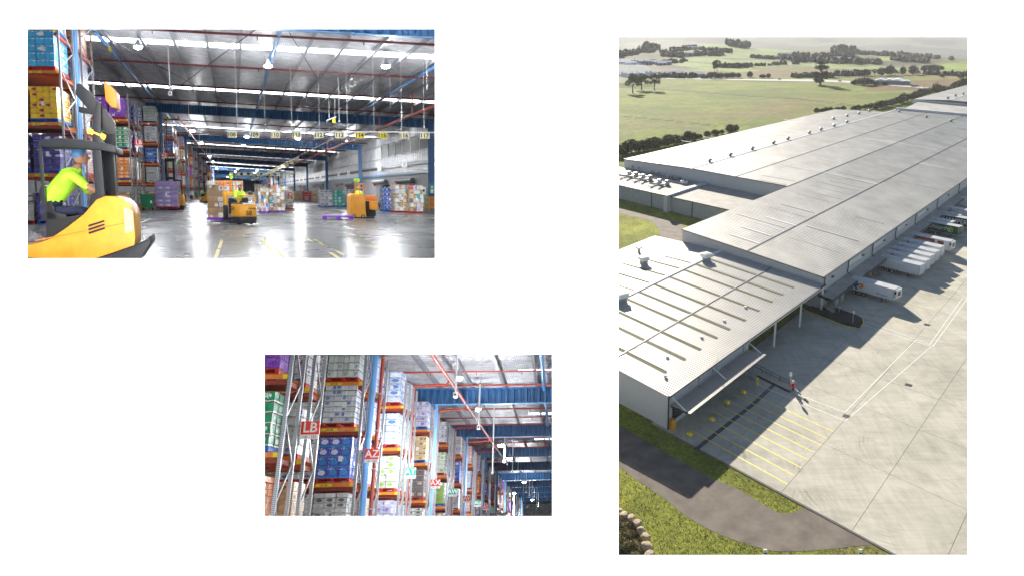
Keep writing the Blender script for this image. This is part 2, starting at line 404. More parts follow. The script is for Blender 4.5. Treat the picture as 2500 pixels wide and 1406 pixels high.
at = N(nt, 'ShaderNodeAttribute', attribute_name='field'); tc = N(nt, 'ShaderNodeTexCoord')
acc = at.outputs['Color']
for scl, lo, hi, st_ in ((.035, .8, 1.22, (1, 1, 1)), (.25, .8, 1.22, (1, .6, 1)), (1.6, .68, 1.35, (1, 1, 1)), (9, .72, 1.3, (1, 1, 1))):
    mp = N(nt, 'ShaderNodeMapping'); mp.inputs['Scale'].default_value = st_; L.new(tc.outputs['Object'], mp.inputs[0])
    no = N(nt, 'ShaderNodeTexNoise'); no.inputs['Scale'].default_value = scl; no.inputs['Detail'].default_value = 5; L.new(mp.outputs[0], no.inputs[0])
    mr = N(nt, 'ShaderNodeMapRange'); mr.inputs[1].default_value = .3; mr.inputs[2].default_value = .7; mr.inputs[3].default_value = lo; mr.inputs[4].default_value = hi; L.new(no.outputs[0], mr.inputs[0])
    vm = N(nt, 'ShaderNodeVectorMath', operation='SCALE'); L.new(acc, vm.inputs[0]); L.new(mr.outputs[0], vm.inputs['Scale']); acc = vm.outputs[0]
L.new(acc, b.inputs['Base Color']); b.inputs['Roughness'].default_value = .95; b.inputs['Specular IOR Level'].default_value = .1
b2 = N(nt, 'ShaderNodeBump'); b2.inputs['Strength'].default_value = .8; b2.inputs['Distance'].default_value = .25; L.new(no.outputs[0], b2.inputs['Height']); L.new(b2.outputs[0], b.inputs['Normal'])
me.materials.append(mg); O('ground', me, kind='structure')
# ---- roads, yard and markings
def asphalt(name, c, c2, sc_=.35):
    return mat(name, c, .9, col2=c2, scale=sc_, bump=.35, bscale=8, spec=.2)
M_road = asphalt('worn_asphalt', (.12, .102, .086), (.205, .178, .15)); M_farroad = mat('pale_road', (.3, .3, .29), .85)
M_conc = mat('yard_concrete', (.37, .355, .30), .85, col2=(.47, .45, .38), scale=.07, bump=.15, bscale=5, spec=.2, detail=9)
nt = M_conc.node_tree; L = nt.links; b = nt.nodes['Principled BSDF']; src = b.inputs['Base Color'].links[0].from_socket     # tyre scuffs swept in arcs
tc = nt.nodes['Texture Coordinate']; 
acc = src
for k, (s_, dd, rot, lo) in enumerate((((.9, .12, 1), .9, .6, .95), ((.1, .7, 1), 1.1, .35, .96), ((.3, .3, 1), .35, 0, .9))):
    mp = N(nt, 'ShaderNodeMapping'); mp.inputs['Scale'].default_value = s_; mp.inputs['Rotation'].default_value = (0, 0, rot); L.new(tc.outputs['Object'], mp.inputs[0])
    no = N(nt, 'ShaderNodeTexNoise'); no.inputs['Scale'].default_value = dd; no.inputs['Detail'].default_value = 7; no.inputs['Distortion'].default_value = 1.5; L.new(mp.outputs[0], no.inputs[0])
    mr = N(nt, 'ShaderNodeMapRange'); mr.inputs[1].default_value = .42; mr.inputs[2].default_value = .62; mr.inputs[3].default_value = 1.06; mr.inputs[4].default_value = lo; L.new(no.outputs[0], mr.inputs[0])
    vm = N(nt, 'ShaderNodeVectorMath', operation='SCALE'); L.new(acc, vm.inputs[0]); L.new(mr.outputs[0], vm.inputs['Scale']); acc = vm.outputs[0]
for (cx_, cy_, r0, st_) in ((2200, 1180, 17, .26), (2150, 1250, 15, .2), (2400, 1120, 20, .28), (1960, 1330, 19, .18), (2330, 900, 18, .2)):      # tyre arcs where trucks swing round
    c_ = G(cx_, cy_); sb_ = N(nt, 'ShaderNodeVectorMath', operation='DISTANCE'); L.new(tc.outputs['Object'], sb_.inputs[0]); sb_.inputs[1].default_value = (c_.x, c_.y, 0)
    cm_ = N(nt, 'ShaderNodeCombineXYZ'); L.new(sb_.outputs['Value'], cm_.inputs[0]); n1_ = N(nt, 'ShaderNodeTexNoise'); n1_.noise_dimensions = '1D'; L.new(sb_.outputs['Value'], n1_.inputs['W']); n1_.inputs['Scale'].default_value = 3.1; n1_.inputs['Detail'].default_value = 4
    r1 = N(nt, 'ShaderNodeMapRange'); r1.inputs[1].default_value = .5; r1.inputs[2].default_value = .62; r1.inputs[3].default_value = 0; r1.inputs[4].default_value = 1; L.new(n1_.outputs[0], r1.inputs[0])
    r2 = N(nt, 'ShaderNodeMapRange'); r2.inputs[1].default_value = r0 * .5; r2.inputs[2].default_value = r0 * .75; L.new(sb_.outputs['Value'], r2.inputs[0])
    n2_ = N(nt, 'ShaderNodeTexNoise'); n2_.inputs['Scale'].default_value = .22; n2_.inputs['Detail'].default_value = 3; L.new(tc.outputs['Object'], n2_.inputs[0]); r3 = N(nt, 'ShaderNodeMapRange'); r3.inputs[1].default_value = .5; r3.inputs[2].default_value = .66; L.new(n2_.outputs[0], r3.inputs[0])
    r4 = N(nt, 'ShaderNodeMapRange'); r4.inputs[1].default_value = r0 * .8; r4.inputs[2].default_value = r0 * 1.1; r4.inputs[3].default_value = 1; r4.inputs[4].default_value = 0; L.new(sb_.outputs['Value'], r4.inputs[0]); m0 = N(nt, 'ShaderNodeMath', operation='MULTIPLY'); L.new(r2.outputs[0], m0.inputs[0]); L.new(r4.outputs[0], m0.inputs[1]); r2 = m0
    m1 = N(nt, 'ShaderNodeMath', operation='MULTIPLY'); L.new(r1.outputs[0], m1.inputs[0]); L.new(r2.outputs[0], m1.inputs[1]); m2 = N(nt, 'ShaderNodeMath', operation='MULTIPLY'); L.new(m1.outputs[0], m2.inputs[0]); L.new(r3.outputs[0], m2.inputs[1])
    m3 = N(nt, 'ShaderNodeMath', operation='MULTIPLY_ADD'); L.new(m2.outputs[0], m3.inputs[0]); m3.inputs[1].default_value = -st_; m3.inputs[2].default_value = 1
    vm = N(nt, 'ShaderNodeVectorMath', operation='SCALE'); L.new(acc, vm.inputs[0]); L.new(m3.outputs[0], vm.inputs['Scale']); acc = vm.outputs[0]
L.new(acc, b.inputs['Base Color'])
def sheet(name, pts, z, m, th=.25, parent=None, kind='structure'):
    mb = MB(); mb.hexa([Vector((p.x, p.y, z - th)) for p in pts], [Vector((p.x, p.y, z)) for p in pts]); return O(name, mb, m, kind=kind, parent=parent)
def smooth_path(pts, n=6):
    out = []
    for i in range(len(pts) - 1):
        p0, p1, p2, p3 = pts[max(i - 1, 0)], pts[i], pts[i + 1], pts[min(i + 2, len(pts) - 1)]
        for k in range(n):
            t = k / n; out.append(tuple(.5 * (2 * p1[a] + (p2[a] - p0[a]) * t + (2 * p0[a] - 5 * p1[a] + 4 * p2[a] - p3[a]) * t * t + (-p0[a] + 3 * p1[a] - 3 * p2[a] + p3[a]) * t ** 3) for a in (0, 1)))
    out.append(pts[-1]); return out
up_ = smooth_path([(1440, 1008), (1510, 1036), (1640, 1112), (1730, 1162), (1800, 1192), (1880, 1240), (1920, 1253), (1965, 1237)])
lo_ = smooth_path([(1440, 1080), (1510, 1137), (1560, 1175), (1620, 1215), (1680, 1262), (1760, 1305), (1850, 1335), (1900, 1345), (2000, 1342), (2100, 1331), (2150, 1328)])
mb = MB(); n_ = 40
def resamp(P, n):
    P = [Vector(p) for p in P]; L_ = [0]
    for a, b in zip(P, P[1:]): L_.append(L_[-1] + (b - a).length)
    out = []
    for k in range(n):
        t = L_[-1] * k / (n - 1); i = max(j for j in range(len(L_)) if L_[j] <= t + 1e-9); i = min(i, len(P) - 2)
        out.append(P[i].lerp(P[i + 1], (t - L_[i]) / (L_[i + 1] - L_[i] + 1e-9)))
    return out
A_, B_ = resamp(up_ + [(2165, 1338)], n_), resamp(lo_, n_)
for i in range(n_ - 1): mb.poly([G(*A_[i], -.13) , G(*A_[i + 1], -.13), G(*B_[i + 1], -.13), G(*B_[i], -.13)])
O('service_road', mb, M_road, kind='structure')
P = smooth_path([(1440, 498), (1510, 521), (1570, 535), (1600, 548), (1612, 575), (1600, 610)]); Q = smooth_path([(1440, 478), (1510, 508), (1560, 520), (1610, 532), (1668, 552), (1680, 610)])
mb = MB(); P, Q = resamp(P, 24), resamp(Q, 24)
for i in range(23): mb.poly([G(*P[i], -.13), G(*P[i + 1], -.13), G(*Q[i + 1], -.13), G(*Q[i], -.13)])
O('side_road', mb, M_road, kind='structure')
for nm, top_, bot_ in (('highway', [(1590, 191), (1755, 193.5), (1900, 194.5), (2000, 195), (2085, 199), (2110, 202)], [(1590, 192), (1755, 196), (1900, 198.5), (2000, 200.5), (2085, 204), (2110, 206)]), ('farm_road', [(2175, 207), (2230, 211), (2310, 219), (2345, 224)], [(2165, 210), (2230, 214.5), (2300, 221.5), (2345, 227)])):
    mb = MB()
    for i in range(len(top_) - 1): mb.poly([G(*top_[i], .2), G(*top_[i + 1], .2), G(*bot_[i + 1], .2), G(*bot_[i], .2)])
    O(nm, mb, M_farroad, kind='structure')
# yard slabs: one concrete panel each, joints left open
M_joint = mat('yard_subbase', (.2, .19, .17), .9)
sheet('yard_base', [S(-64.5, 1.5), S(-64.5, -60), S(230, -60), S(230, 60 if 0 else 0), S(0, 3)], -.05, M_joint, .2)
se = [-64.3, -49, -34, -22, -10, 2, 18, 34, 50, 66, 84, 102, 122, 146, 175, 230]; te = [2.5, -11, -22.3, -33, -44, -60]
g = .03
yard = E('yard_paving', None, None, Matrix()); yard['kind'] = 'structure'
for i in range(len(se) - 1):
    for j in range(len(te) - 1):
        t0 = te[j] if not (j == 0 and se[i] >= 0) else 0.0
        c = [(se[i] + g, te[j + 1] + g), (se[i + 1] - g, te[j + 1] + g), (se[i + 1] - g, t0 - g), (se[i] + g, t0 - g)]
        mb = MB(); zz = rnd.uniform(-.004, .004); mb.hexa([S(a, b, -.12) for a, b in c], [S(a, b, zz) for a, b in c]); O('paving_slab', mb, M_conc, parent=yard)
M_wl = mat('white_line_paint', (.72, .72, .7), .6, var=.2, scale=4); M_yl = mat('yellow_line_paint', (.78, .66, .05), .6, var=.2, scale=3)
def line(name, pts, wd, m, z=.012):
    pts = [Vector(p) for p in pts]; mb = MB()
    for a, b in zip(pts, pts[1:]):
        d = (b - a).normalized(); n = Vector((-d.y, d.x, 0)) * wd / 2; k = Vector((0, 0, z)); mb.poly([a + n + k, b + n + k, b - n + k, a - n + k])
    return O(name, mb, m, kind='structure')
for q in range(8):
    t_ = (q + .0) / 7; s_ = -61.3 + (16.9) * t_; e_ = -62 + 17.2 * t_
    line('parking_line', [S(s_, -3.7), S(e_, -22.2)], .19, M_yl)
line('white_line', [S(-40.7, -5.5), S(-40.4, -22.6)], .16, M_wl); line('white_line', [S(-38.6, -11.5), S(-37.9, -21.5)], .16, M_wl)
line('white_line', [S(-40.4, -22.6), S(-1.7, -26.0)], .16, M_wl, .018); line('white_line', [S(-37.9, -21.5), S(-.6, -22.6)], .16, M_wl, .018)
def pl(*p): return [G(*q) for q in p]
line('white_line', pl((2108, 783), (2190, 810), (2270, 840), (2350, 727)), .16, M_wl); line('white_line', pl((2108, 792), (2182, 816), (2277, 846), (2362, 728), (2380, 700)), .16, M_wl)
line('white_line', pl((2155, 671), (2348, 726)), .12, M_wl); line('white_line', pl((2155, 676), (2340, 729)), .12, M_wl)
line('white_line', pl((2320, 577), (2400, 600)), .12, M_wl); line('white_line', pl((2320, 581), (2400, 604)), .12, M_wl)
for k in range(10): line('zebra_bar', [S(4 + .0, -33 - .85 * k), S(6.2, -33 - .85 * k)], .42, M_wl)
for i, s_ in enumerate([3.5, 7, 11, 18.5, 22, 26, 30.2, 34, 38, 42, 46.5, 51, 56, 61, 66, 71, 76, 82, 88, 94]): line('bay_line', [S(s_, -9), S(s_ - .3, -21.5)], .12, M_yl)
M_grate = mat('iron_grate', (.05, .05, .05), .6)
for x, y in ((2067, 1015), (2263, 792), (2218, 939)):
    c = G(x, y); mb = MB()
    for k in range(6): mb.box(-.55, -.5 + k * .18, 0, .55, -.42 + k * .18, .03)
    mb.box(-.6, -.55, -.02, .6, .55, .01)
    O('drain_grate', mb, M_grate, M=T(c) @ RZ(rad(-36)), label='square iron drain grate ' + {2067: 'at the corner where the white lines turn', 2263: 'in the sunlit yard beside the dock shadow', 2218: 'alone in the pale slab right of the white lines'}[x], cat='drain grate')
M_soil = mat('dark_wet_mulch', (.02, .022, .02), .95, var=.3, bump=.5, bscale=10)
isl = smooth_path([(1972, 748), (2010, 744), (2050, 754), (2090, 768), (2107, 779), (2106, 793), (2095, 799), (2060, 792), (2020, 776), (1965, 754)], 4)
mb = MB(); mb.hexa([G(*p, 0) for p in isl], [G(*p, .14) for p in isl]); O('kerb_island', mb, M_soil, kind='structure')
mb = MB(); kp = [G(*p, .16) for p in smooth_path([(1940, 743), (1965, 756), (2020, 778), (2060, 794), (2090, 800)], 5)]; mb.tube(kp, .1, 5)
mb.tube([G(*p, .16) for p in smooth_path([(2101, 797), (2108, 788), (2106, 778)], 4)], .1, 5)
O('painted_kerb', mb, M_yl, kind='structure')
# ---- the sheds
M_wallp = mat('pale_wall_sheet', (.5, .51, .52), .55, var=.06, scale=.6, stretch=(1, 1, 3))
M_roofA = mat('weathered_roof_sheet', (.35, .34, .305), .5, col2=(.53, .515, .465), scale=.16, metal=.15, detail=12, stretch=(1, .5, 1))
M_roofN = mat('newer_roof_sheet', (.36, .355, .33), .5, col2=(.43, .425, .4), scale=.15, metal=.2)
M_roofD = mat('stained_roof_sheet', (.26, .24, .21), .75, col2=(.40, .38, .34), scale=.3, detail=9)
M_sky = mat('white_rooflight', (.8, .8, .78), .3, var=.03); M_skyo = mat('green_tinted_rooflight', (.13, .135, .08), .85, var=.1, spec=.1)
M_gut = mat('dark_gutter', (.035, .04, .045), .5); M_conW = mat('concrete_panel_wall', (.36, .37, .37), .7, var=.1, scale=.8)
M_alu = mat('bare_metal', (.5, .5, .5), .35, metal=.6)
def roof(name, s0, s1, prof, m, pitch_, amp, parent, sfun=None, trunc=0):
    """ribbed sheeting: ribs run across the building (t), stepped along s"""
    mb = MB(); n = max(2, int((s1 - s0) / pitch_)); ds = (s1 - s0) / n; row = []
    for i in range(n):
        a = s0 + i * ds
        for o_, z_ in ((0, 0), (.55 * ds, 0), (.67 * ds, amp), (.88 * ds, amp)): row.append((a + o_, z_))
    row.append((s1, 0)); vs = []; fs = []; k = len(prof)
    for a, z_ in row:
        for t, zz in prof: vs.append(S(a, t, zz + z_))
    for i in range(len(row) - 1):
        for j in range(k - 1): fs.append((i * k + j, (i + 1) * k + j, (i + 1) * k + j + 1, i * k + j + 1))
    mb.add(vs, fs); return O(name, mb, m, parent=parent)
def wall_s(mb, s, t0, z0, t1, z1, zb=0, th=.3, sgn=1):      # gable wall at constant s, top from z0 to z1
    c = [(s, t0), (s + th * sgn, t0), (s + th * sgn, t1), (s, t1)]; zt = [z0, z0, z1, z1]
    mb.hexa([S(a, b, zb) for a, b in c], [S(a, b, z) for (a, b), z in zip(c, zt)])
def wall_t(mb, t, s0, s1, z, zb=0, th=.3):
    c = [(s0, t), (s1, t), (s1, t + th), (s0, t + th)]; mb.hexa([S(a, b, zb) for a, b in c], [S(a, b, z) for a, b in c])
def ribwall_t(t, s0, s1, zb, z, m, parent, pitch_=.6, amp=.05, name='wall'):
    mb = MB(); n = int((s1 - s0) / pitch_); ds = (s1 - s0) / n; vs = []; 
    for i in range(n):
        for o_, a in ((0, 0), (.6 * ds, 0), (.7 * ds, amp), (.9 * ds, amp)): vs.append((s0 + i * ds + o_, a))
    vs.append((s1, 0)); V = []; 
    for a, o_ in vs: V += [S(a, t - o_, zb), S(a, t - o_, z)]
    mb.add(V, [(2 * i, 2 * i + 2, 2 * i + 3, 2 * i + 1) for i in range(len(vs) - 1)]); return O(name, mb, m, parent=parent)
# main warehouse
W_ = E('warehouse', 'long grey-roofed distribution warehouse with the dock canopy and downpipes along its right side', 'warehouse')
PA = [(-.25, 7.45), (10, 8.05), (21, 8.65), (21.05, 8.65), (42.3, 9.75)]
roof('roof', -.2, 316, PA[:3], M_roofA, 1.15, .07, W_); roof('roof', -.2, 316, PA[3:], M_roofA, 1.15, .07, W_)
roof('roof', 66.5, 316, [(42.5, 9.75), (64, 9.9), (84.6, 9.8)], M_roofA, 1.15, .07, W_); roof('roof', 66.5, 300, [(85.4, 9.8), (104, 9.3), (122, 8.6)], M_roofA, 1.15, .07, W_)
for t, z in ((21, 8.68), (42.4, 9.78), (64, 9.92)):
    mb = MB(); a0 = -.2 if t < 50 and t != 42.4 else 66.5; mb.hexa([S(a0, t - .22, z), S(316, t - .22, z), S(316, t + .22, z), S(a0, t + .22, z)], [S(a0, t - .15, z + .12), S(316, t - .15, z + .12), S(316, t + .15, z + .12), S(a0, t + .15, z + .12)]); O('roof_joint', mb, M_gut, parent=W_)
mb = MB(); mb.hexa([S(66, 84.4, 9.75), S(316, 84.4, 9.75), S(316, 85.6, 9.75), S(66, 85.6, 9.75)], [S(66, 84.6, 10.0), S(316, 84.6, 10.0), S(316, 85.4, 10.0), S(66, 85.4, 10.0)]); O('ridge_cap', mb, M_sky, parent=W_)
mb = MB(); wall_s(mb, 0, 0, 7.4, 21, 8.6, 0); wall_s(mb, 0, 21, 8.6, 42, 9.68, 0); O('gable_wall', mb, M_wallp, parent=W_)
mb = MB(); wall_t(mb, 42, 0.3, 67, 9.65, 0); O('side_wall', mb, M_wallp, parent=W_)
mb = MB(); wall_s(mb, 67, 42.3, 9.7, 85, 9.75, 0); O('gable_wall', mb, M_wallp, parent=W_)
mb = MB(); wall_s(mb, 67, 85, 9.75, 104, 9.25, 0); wall_s(mb, 67, 104, 9.25, 122, 8.5, 0); O('gable_wall', mb, M_wallp, parent=W_)
mb = MB(); wall_t(mb, 121.8, 67.3, 300, 8.5, 0); O('side_wall', mb, M_wallp, parent=W_)
mb = MB(); wall_t(mb, 0, .3, 316, 7.35, 0); O('dock_wall', mb, M_wallp, parent=W_); ribwall_t(-.02, 0, 200, 3.6, 7.3, M_wallp, W_)
mb = MB()
mb.hexa([S(-.3, -.42, 7.25), S(316, -.42, 7.25), S(316, -.12, 7.25), S(-.3, -.12, 7.25)], [S(-.3, -.42, 7.5), S(316, -.42, 7.5), S(316, -.12, 7.5), S(-.3, -.12, 7.5)]); O('gutter', mb, M_gut, parent=W_)
for s_, t0, z0, t1, z1 in ((-.25, -.3, 7.45, 21, 8.7), (-.25, 21, 8.7, 42.3, 9.8), (66.4, 42.3, 9.82, 85, 9.9), (66.4, 85, 9.9, 122, 8.7)): mb = MB(); mb.bar(S(s_, t0, z0), S(s_, t1, z1), .22, .22); O('roof_flashing', mb, M_gut, parent=W_)
for s in [.8, 15.8, 33.5, 53, 72.5, 97.5, 127, 160]:
    mb = MB(); mb.tube([S(s, -.35, 7.25), S(s, -.3, 4.3), S(s + .1, -.9, 3.9)], .13, 6); O('downpipe', mb, M_gut, parent=W_)
for s in [6, 26.5, 43, 63, 86, 112, 142]: mb = MB(); mb.box(-.5, -.25, -.12, .5, .25, .12, M=T(S(s, -.25, 5.9)) @ RZ(rad(53))); O('wall_light', mb, M_gut, parent=W_)
for s0 in (17, 35, 56, 76):
    for k in range(8): mb = MB(); a = s0 + k * 1.05; mb.hexa([S(a, -.1, 5.5), S(a + .85, -.1, 5.5), S(a + .85, .1, 5.5), S(a, .1, 5.5)], [S(a, -.1, 6.5), S(a + .85, -.1, 6.5), S(a + .85, .1, 6.5), S(a, .1, 6.5)]); O('wall_panel', mb, M_sky, parent=W_)
# dock canopy
mb = MB(); c0 = 3.5
mb.hexa([S(-1.6, -3.6, c0 - .35), S(140, -3.6, c0 - .35), S(140, .0, c0 - .1), S(-1.6, .0, c0 - .1)], [S(-1.6, -3.6, c0 + .05), S(140, -3.6, c0 + .05), S(140, .0, c0 + .35), S(-1.6, .0, c0 + .35)]); O('dock_canopy', mb, M_roofD, parent=W_)
mb = MB(); mb.bar(S(-1.7, -3.68, c0 - .1), S(140, -3.68, c0 - .1), .14, .5); mb.bar(S(-1.68, -3.6, c0 - .1), S(-1.68, 0, c0 + .1), .14, .5); O('canopy_gutter', mb, M_gut, parent=W_)
# dock doors between the bays
s = 3
M_seal = mat('dock_seal', (.02, .02, .02), .8); M_rdoor = mat('roller_door', (.3, .32, .34), .5)
while s < 120:
    mb = MB(); mb.hexa([S(s, -.5, 1.1), S(s + 3.2, -.5, 1.1), S(s + 3.2, -.02, 1.1), S(s, -.02, 1.1)], [S(s, -.5, 3.4), S(s + 3.2, -.5, 3.4), S(s + 3.2, -.02, 3.4), S(s, -.02, 3.4)]); O('dock_seal', mb, M_seal, parent=W_); s += 4.7
# roof lights: thin white strips across the slope
rl = random.Random(5)
strips = [(1785, 580, 1850, 601), (1757, 597, 1760, 598), (1812, 562, 1880, 582), (1843, 550, 1910, 571), (1872, 537, 1942, 558), (1898, 527, 1935, 538)]
def strip(x0, y0, x1, y1, z=8.3, wd=.55, m=M_sky, name='rooflight', par=W_, prof=None):
    s0, t0 = ST(x0, y0, z); s1, t1 = ST(x1, y1, z); add_strip((s0 + s1) / 2, min(t0, t1), max(t0, t1), wd, m, name, par, prof)
def rz(prof, t):
    for (a, za), (b, zb) in zip(prof, prof[1:]):
        if a <= t <= b: return za + (zb - za) * (t - a) / (b - a + 1e-9)
    return prof[-1][1] if t > prof[-1][0] else prof[0][1]
PALL = [(-.25, 7.45), (10, 8.05), (21, 8.65), (42.3, 9.75), (64, 9.9), (84.6, 9.8), (104, 9.3), (122, 8.6)]
def add_strip(s, t0, t1, wd, m, name, par, prof=None, dz=.1):
    prof = prof or PALL; mb = MB(); ts = [t0] + [a for a, _ in prof if t0 < a < t1] + [t1]
    for a, b in zip(ts, ts[1:]):
        za, zb = rz(prof, a) + dz, rz(prof, b) + dz; mb.hexa([S(s, a, za - .09), S(s + wd, a, za - .09), S(s + wd, b, zb - .09), S(s, b, zb - .09)], [S(s, a, za), S(s + wd, a, za), S(s + wd, b, zb), S(s, b, zb)])
    O(name, mb, m, parent=par)
for q in strips[:1] + strips[2:]: strip(*q)
for x0, y0, x1, y1 in ((1922, 406, 2138, 457), (2125, 340, 2275, 372), (2250, 395, 2300, 409), (1990, 392, 2050, 404)): strip(x0, y0, x1, y1, 8.9, .6)
for x0, y0, x1, y1 in ((1590, 385, 1672, 392), (1710, 333, 1785, 339), (1816, 331, 1890, 336), (1900, 293, 2085, 303), (2120, 277, 2185, 280), (1870, 318, 1960, 321), (1660, 342, 1690, 344)): strip(x0, y0, x1, y1, 9.3, .6)
for x0, y0, x1, y1 in ((2333, 300, 2375, 305), (2330, 305, 2375, 310), (2325, 309, 2375, 315)): strip(x0, y0, x1, y1, 9.3, .7)
for k in range(16): a = 4 + k * 7 + rl.uniform(-1, 1); t0 = rl.choice([22.5, 3, 44]); add_strip(a + (64 if t0 > 40 else 0), t0, t0 + rl.uniform(8, 17), .35, M_roofN, 'rooflight', W_)
# ridge ventilators and the near roof's box vents
def turbine(p, lab):
    t = E('roof_ventilator', lab, 'roof vent', T(p), 'ventilators along the roof ridge')
    mb = MB(); mb.cyl((0, 0, -.2), (0, 0, .7), .55, 10); O('base', mb, M_gut, parent=t)
    mb = MB(); mb.tube([(0, 0, .7), (0, 0, .85), (0, 0, 1.2), (0, 0, 1.5)], [.7, .95, .9, .4], 12); O('cowl', mb, M_alu, parent=t)
    for k in range(6):
        a = k * math.pi / 3; mb = MB(); mb.bar((.97 * math.cos(a), .97 * math.sin(a), .7), (.93 * math.cos(a), .93 * math.sin(a), 1.25), .06, .1); O('fin', mb, M_gut, parent=t)
RV = [(1748, 395), (1802, 381), (1859, 366), (1910, 351), (1946, 341), (2015, 328), (2029, 318), (2064, 309), (2096, 300)]
ords = ['first', 'second', 'third', 'fourth', 'fifth', 'sixth', 'seventh', 'eighth', 'ninth', 'tenth', 'eleventh', 'twelfth', 'thirteenth', 'fourteenth', 'fifteenth', 'sixteenth', 'seventeenth', 'eighteenth', 'nineteenth', 'twentieth', 'twenty-first', 'twenty-second', 'twenty-third', 'twenty-fourth', 'twenty-fifth', 'twenty-sixth', 'twenty-seventh', 'twenty-eighth', 'twenty-ninth', 'thirtieth', 'thirty-first', 'thirty-second', 'thirty-third', 'thirty-fourth']
for i, (x, y) in enumerate(RV):
    s_, t_ = ST(x, y + 4, 9.8); turbine(S(s_, 86.6, 9.75), ords[i] + ' round metal ventilator from the near end of the white roof ridge')
for i, (x, y) in enumerate([(2035, 291), (2068, 284), (2097, 278), (2122, 272)]):
    s_, t_ = ST(x, y + 2, 9.3); turbine(S(s_, t_, 9.25), 'small ventilator on the far left roof slope, ' + ords[i] + ' counted from the viewer')
for x, y, lab in ((2195, 273, 'ventilator right beside the low end parapet of the long roof'), (2262, 286, 'left one of two ventilators beyond the long roof valley'), (2322, 296, 'ventilator at the foot of the long parapet near the right edge')):
    turbine(F0.at(x, y + 2, Z=9.85), lab)
# far parapet and upper building
mb = MB(); mb.hexa([S(316, 85, 8), S(318, 85, 8), S(318, -4, 8), S(316, -4, 8)], [S(316, 85, 11.2), S(318, 85, 11.2), S(318, -4, 11.2), S(316, -4, 11.2)])
tag(O('link_parapet', mb, M_wallp), 'low pale parapet crossing the far end of the long roof', 'parapet')
U_ = E('high_building', 'taller pale building stepping up at the far right end of the warehouse', 'building')
def up(x, y, z=14): s_, t_ = ST(x, y, z); return s_, t_
mb = MB(); s0, t0 = 350, 83.6
mb.hexa([S(s0, t0, 0), S(s0, -10, 0), S(s0 + .5, -10, 0), S(s0 + .5, t0, 0)], [S(s0, t0, 14), S(s0, -10, 13), S(s0 + .5, -10, 13), S(s0 + .5, t0, 14)]); O('wall', mb, M_wallp, parent=U_)
mb = MB(); mb.hexa([S(318, 80, 0), S(318, -8, 0), S(350, -8, 0), S(350, 80, 0)], [S(318, 80, 10.8), S(318, -8, 10.2), S(350, -8, 12.2), S(350, 80, 12.8)]); O('lower_roof', mb, M_roofA, parent=U_)
roof('roof', 350, 620, [(-10, 13), (30, 14.6), (60, 15.0)], M_roofA, 2.5, .1, U_); roof('roof', 350, 620, [(60.5, 15.0), (83.6, 14)], M_roofA, 2.5, .1, U_)
mb = MB(); mb.hexa([S(350.5, 83.2, 0), S(620, 83.2, 0), S(620, 83.6, 0), S(350.5, 83.6, 0)], [S(350.5, 83.2, 13.9), S(620, 83.2, 13.9), S(620, 83.6, 13.9), S(350.5, 83.6, 13.9)]); O('side_wall', mb, M_wallp, parent=U_)
mb = MB(); mb.hexa([S(350, 59.8, 14.9), S(620, 59.8, 14.9), S(620, 60.6, 14.9), S(350, 60.6, 14.9)], [S(350, 59.9, 15.3), S(620, 59.9, 15.3), S(620, 60.5, 15.3), S(350, 60.5, 15.3)]); O('ridge_cap', mb, M_sky, parent=U_)
for i, (x, y) in enumerate(((2314, 240), (2333, 234), (2352, 230))): turbine(F0.at(x, y + 2, Z=15.0), ords[i] + ' ventilator from the left on the tall far building')
# low annex in front of the left wing
X_ = E('annex', 'low concrete-walled annex with stained flat roof in front of the left warehouse wing', 'annex building')
def az(x, y, z): s_, t_ = ST(x, y, z); return (s_, t_)
ra = ST(1610, 463, 5.2); rb = ST(1803, 506, 5.2); base = ST(1720, 538, 0)[0]
sA0 = 41.5
mb = MB(); wall_s(mb, sA0, 42.3, 5.0, 140, 5.0, 0); O('front_wall', mb, M_conW, parent=X_)
roof('roof', sA0 - .2, 66.8, [(42.5, 5.1), (77, 5.1)], M_roofD, 1.0, .06, X_); roof('roof', sA0 - .2, 66.8, [(79, 5.1), (140, 5.1)], M_roofD, 1.0, .06, X_)
mb = MB(); mb.hexa([S(sA0 - 2.2, 77, 0), S(66.8, 77, 0), S(66.8, 78.6, 0), S(sA0 - 2.2, 78.6, 0)], [S(sA0 - 2.2, 77, 5.9), S(66.8, 77, 5.9), S(66.8, 78.6, 5.9), S(sA0 - 2.2, 78.6, 5.9)]); O('fire_wall', mb, M_wallp, parent=X_)
for t in (50, 67, 86, 104): mb = MB(); mb.box(-.1, -.1, 0, .1, .1, 5.0, M=T(S(sA0 - .12, t, 0)) @ RZ(rad(45))); O('panel_joint', mb, M_gut, parent=X_)
for a_, b_ in ((42.5, 77), (79, 140)): mb = MB(); mb.bar(S(sA0 - .25, a_, 5.12), S(sA0 - .25, b_, 5.12), .25, .25); O('roof_flashing', mb, M_gut, parent=X_)
mb = MB(); mb.tube([S(48, 80, 5.3), S(62, 80, 5.3)], .25, 6); mb.tube([S(60, 83, 5.4), S(60, 120, 5.4)], .15, 5); O('roof_duct', mb, M_alu, parent=X_)
fr = 0
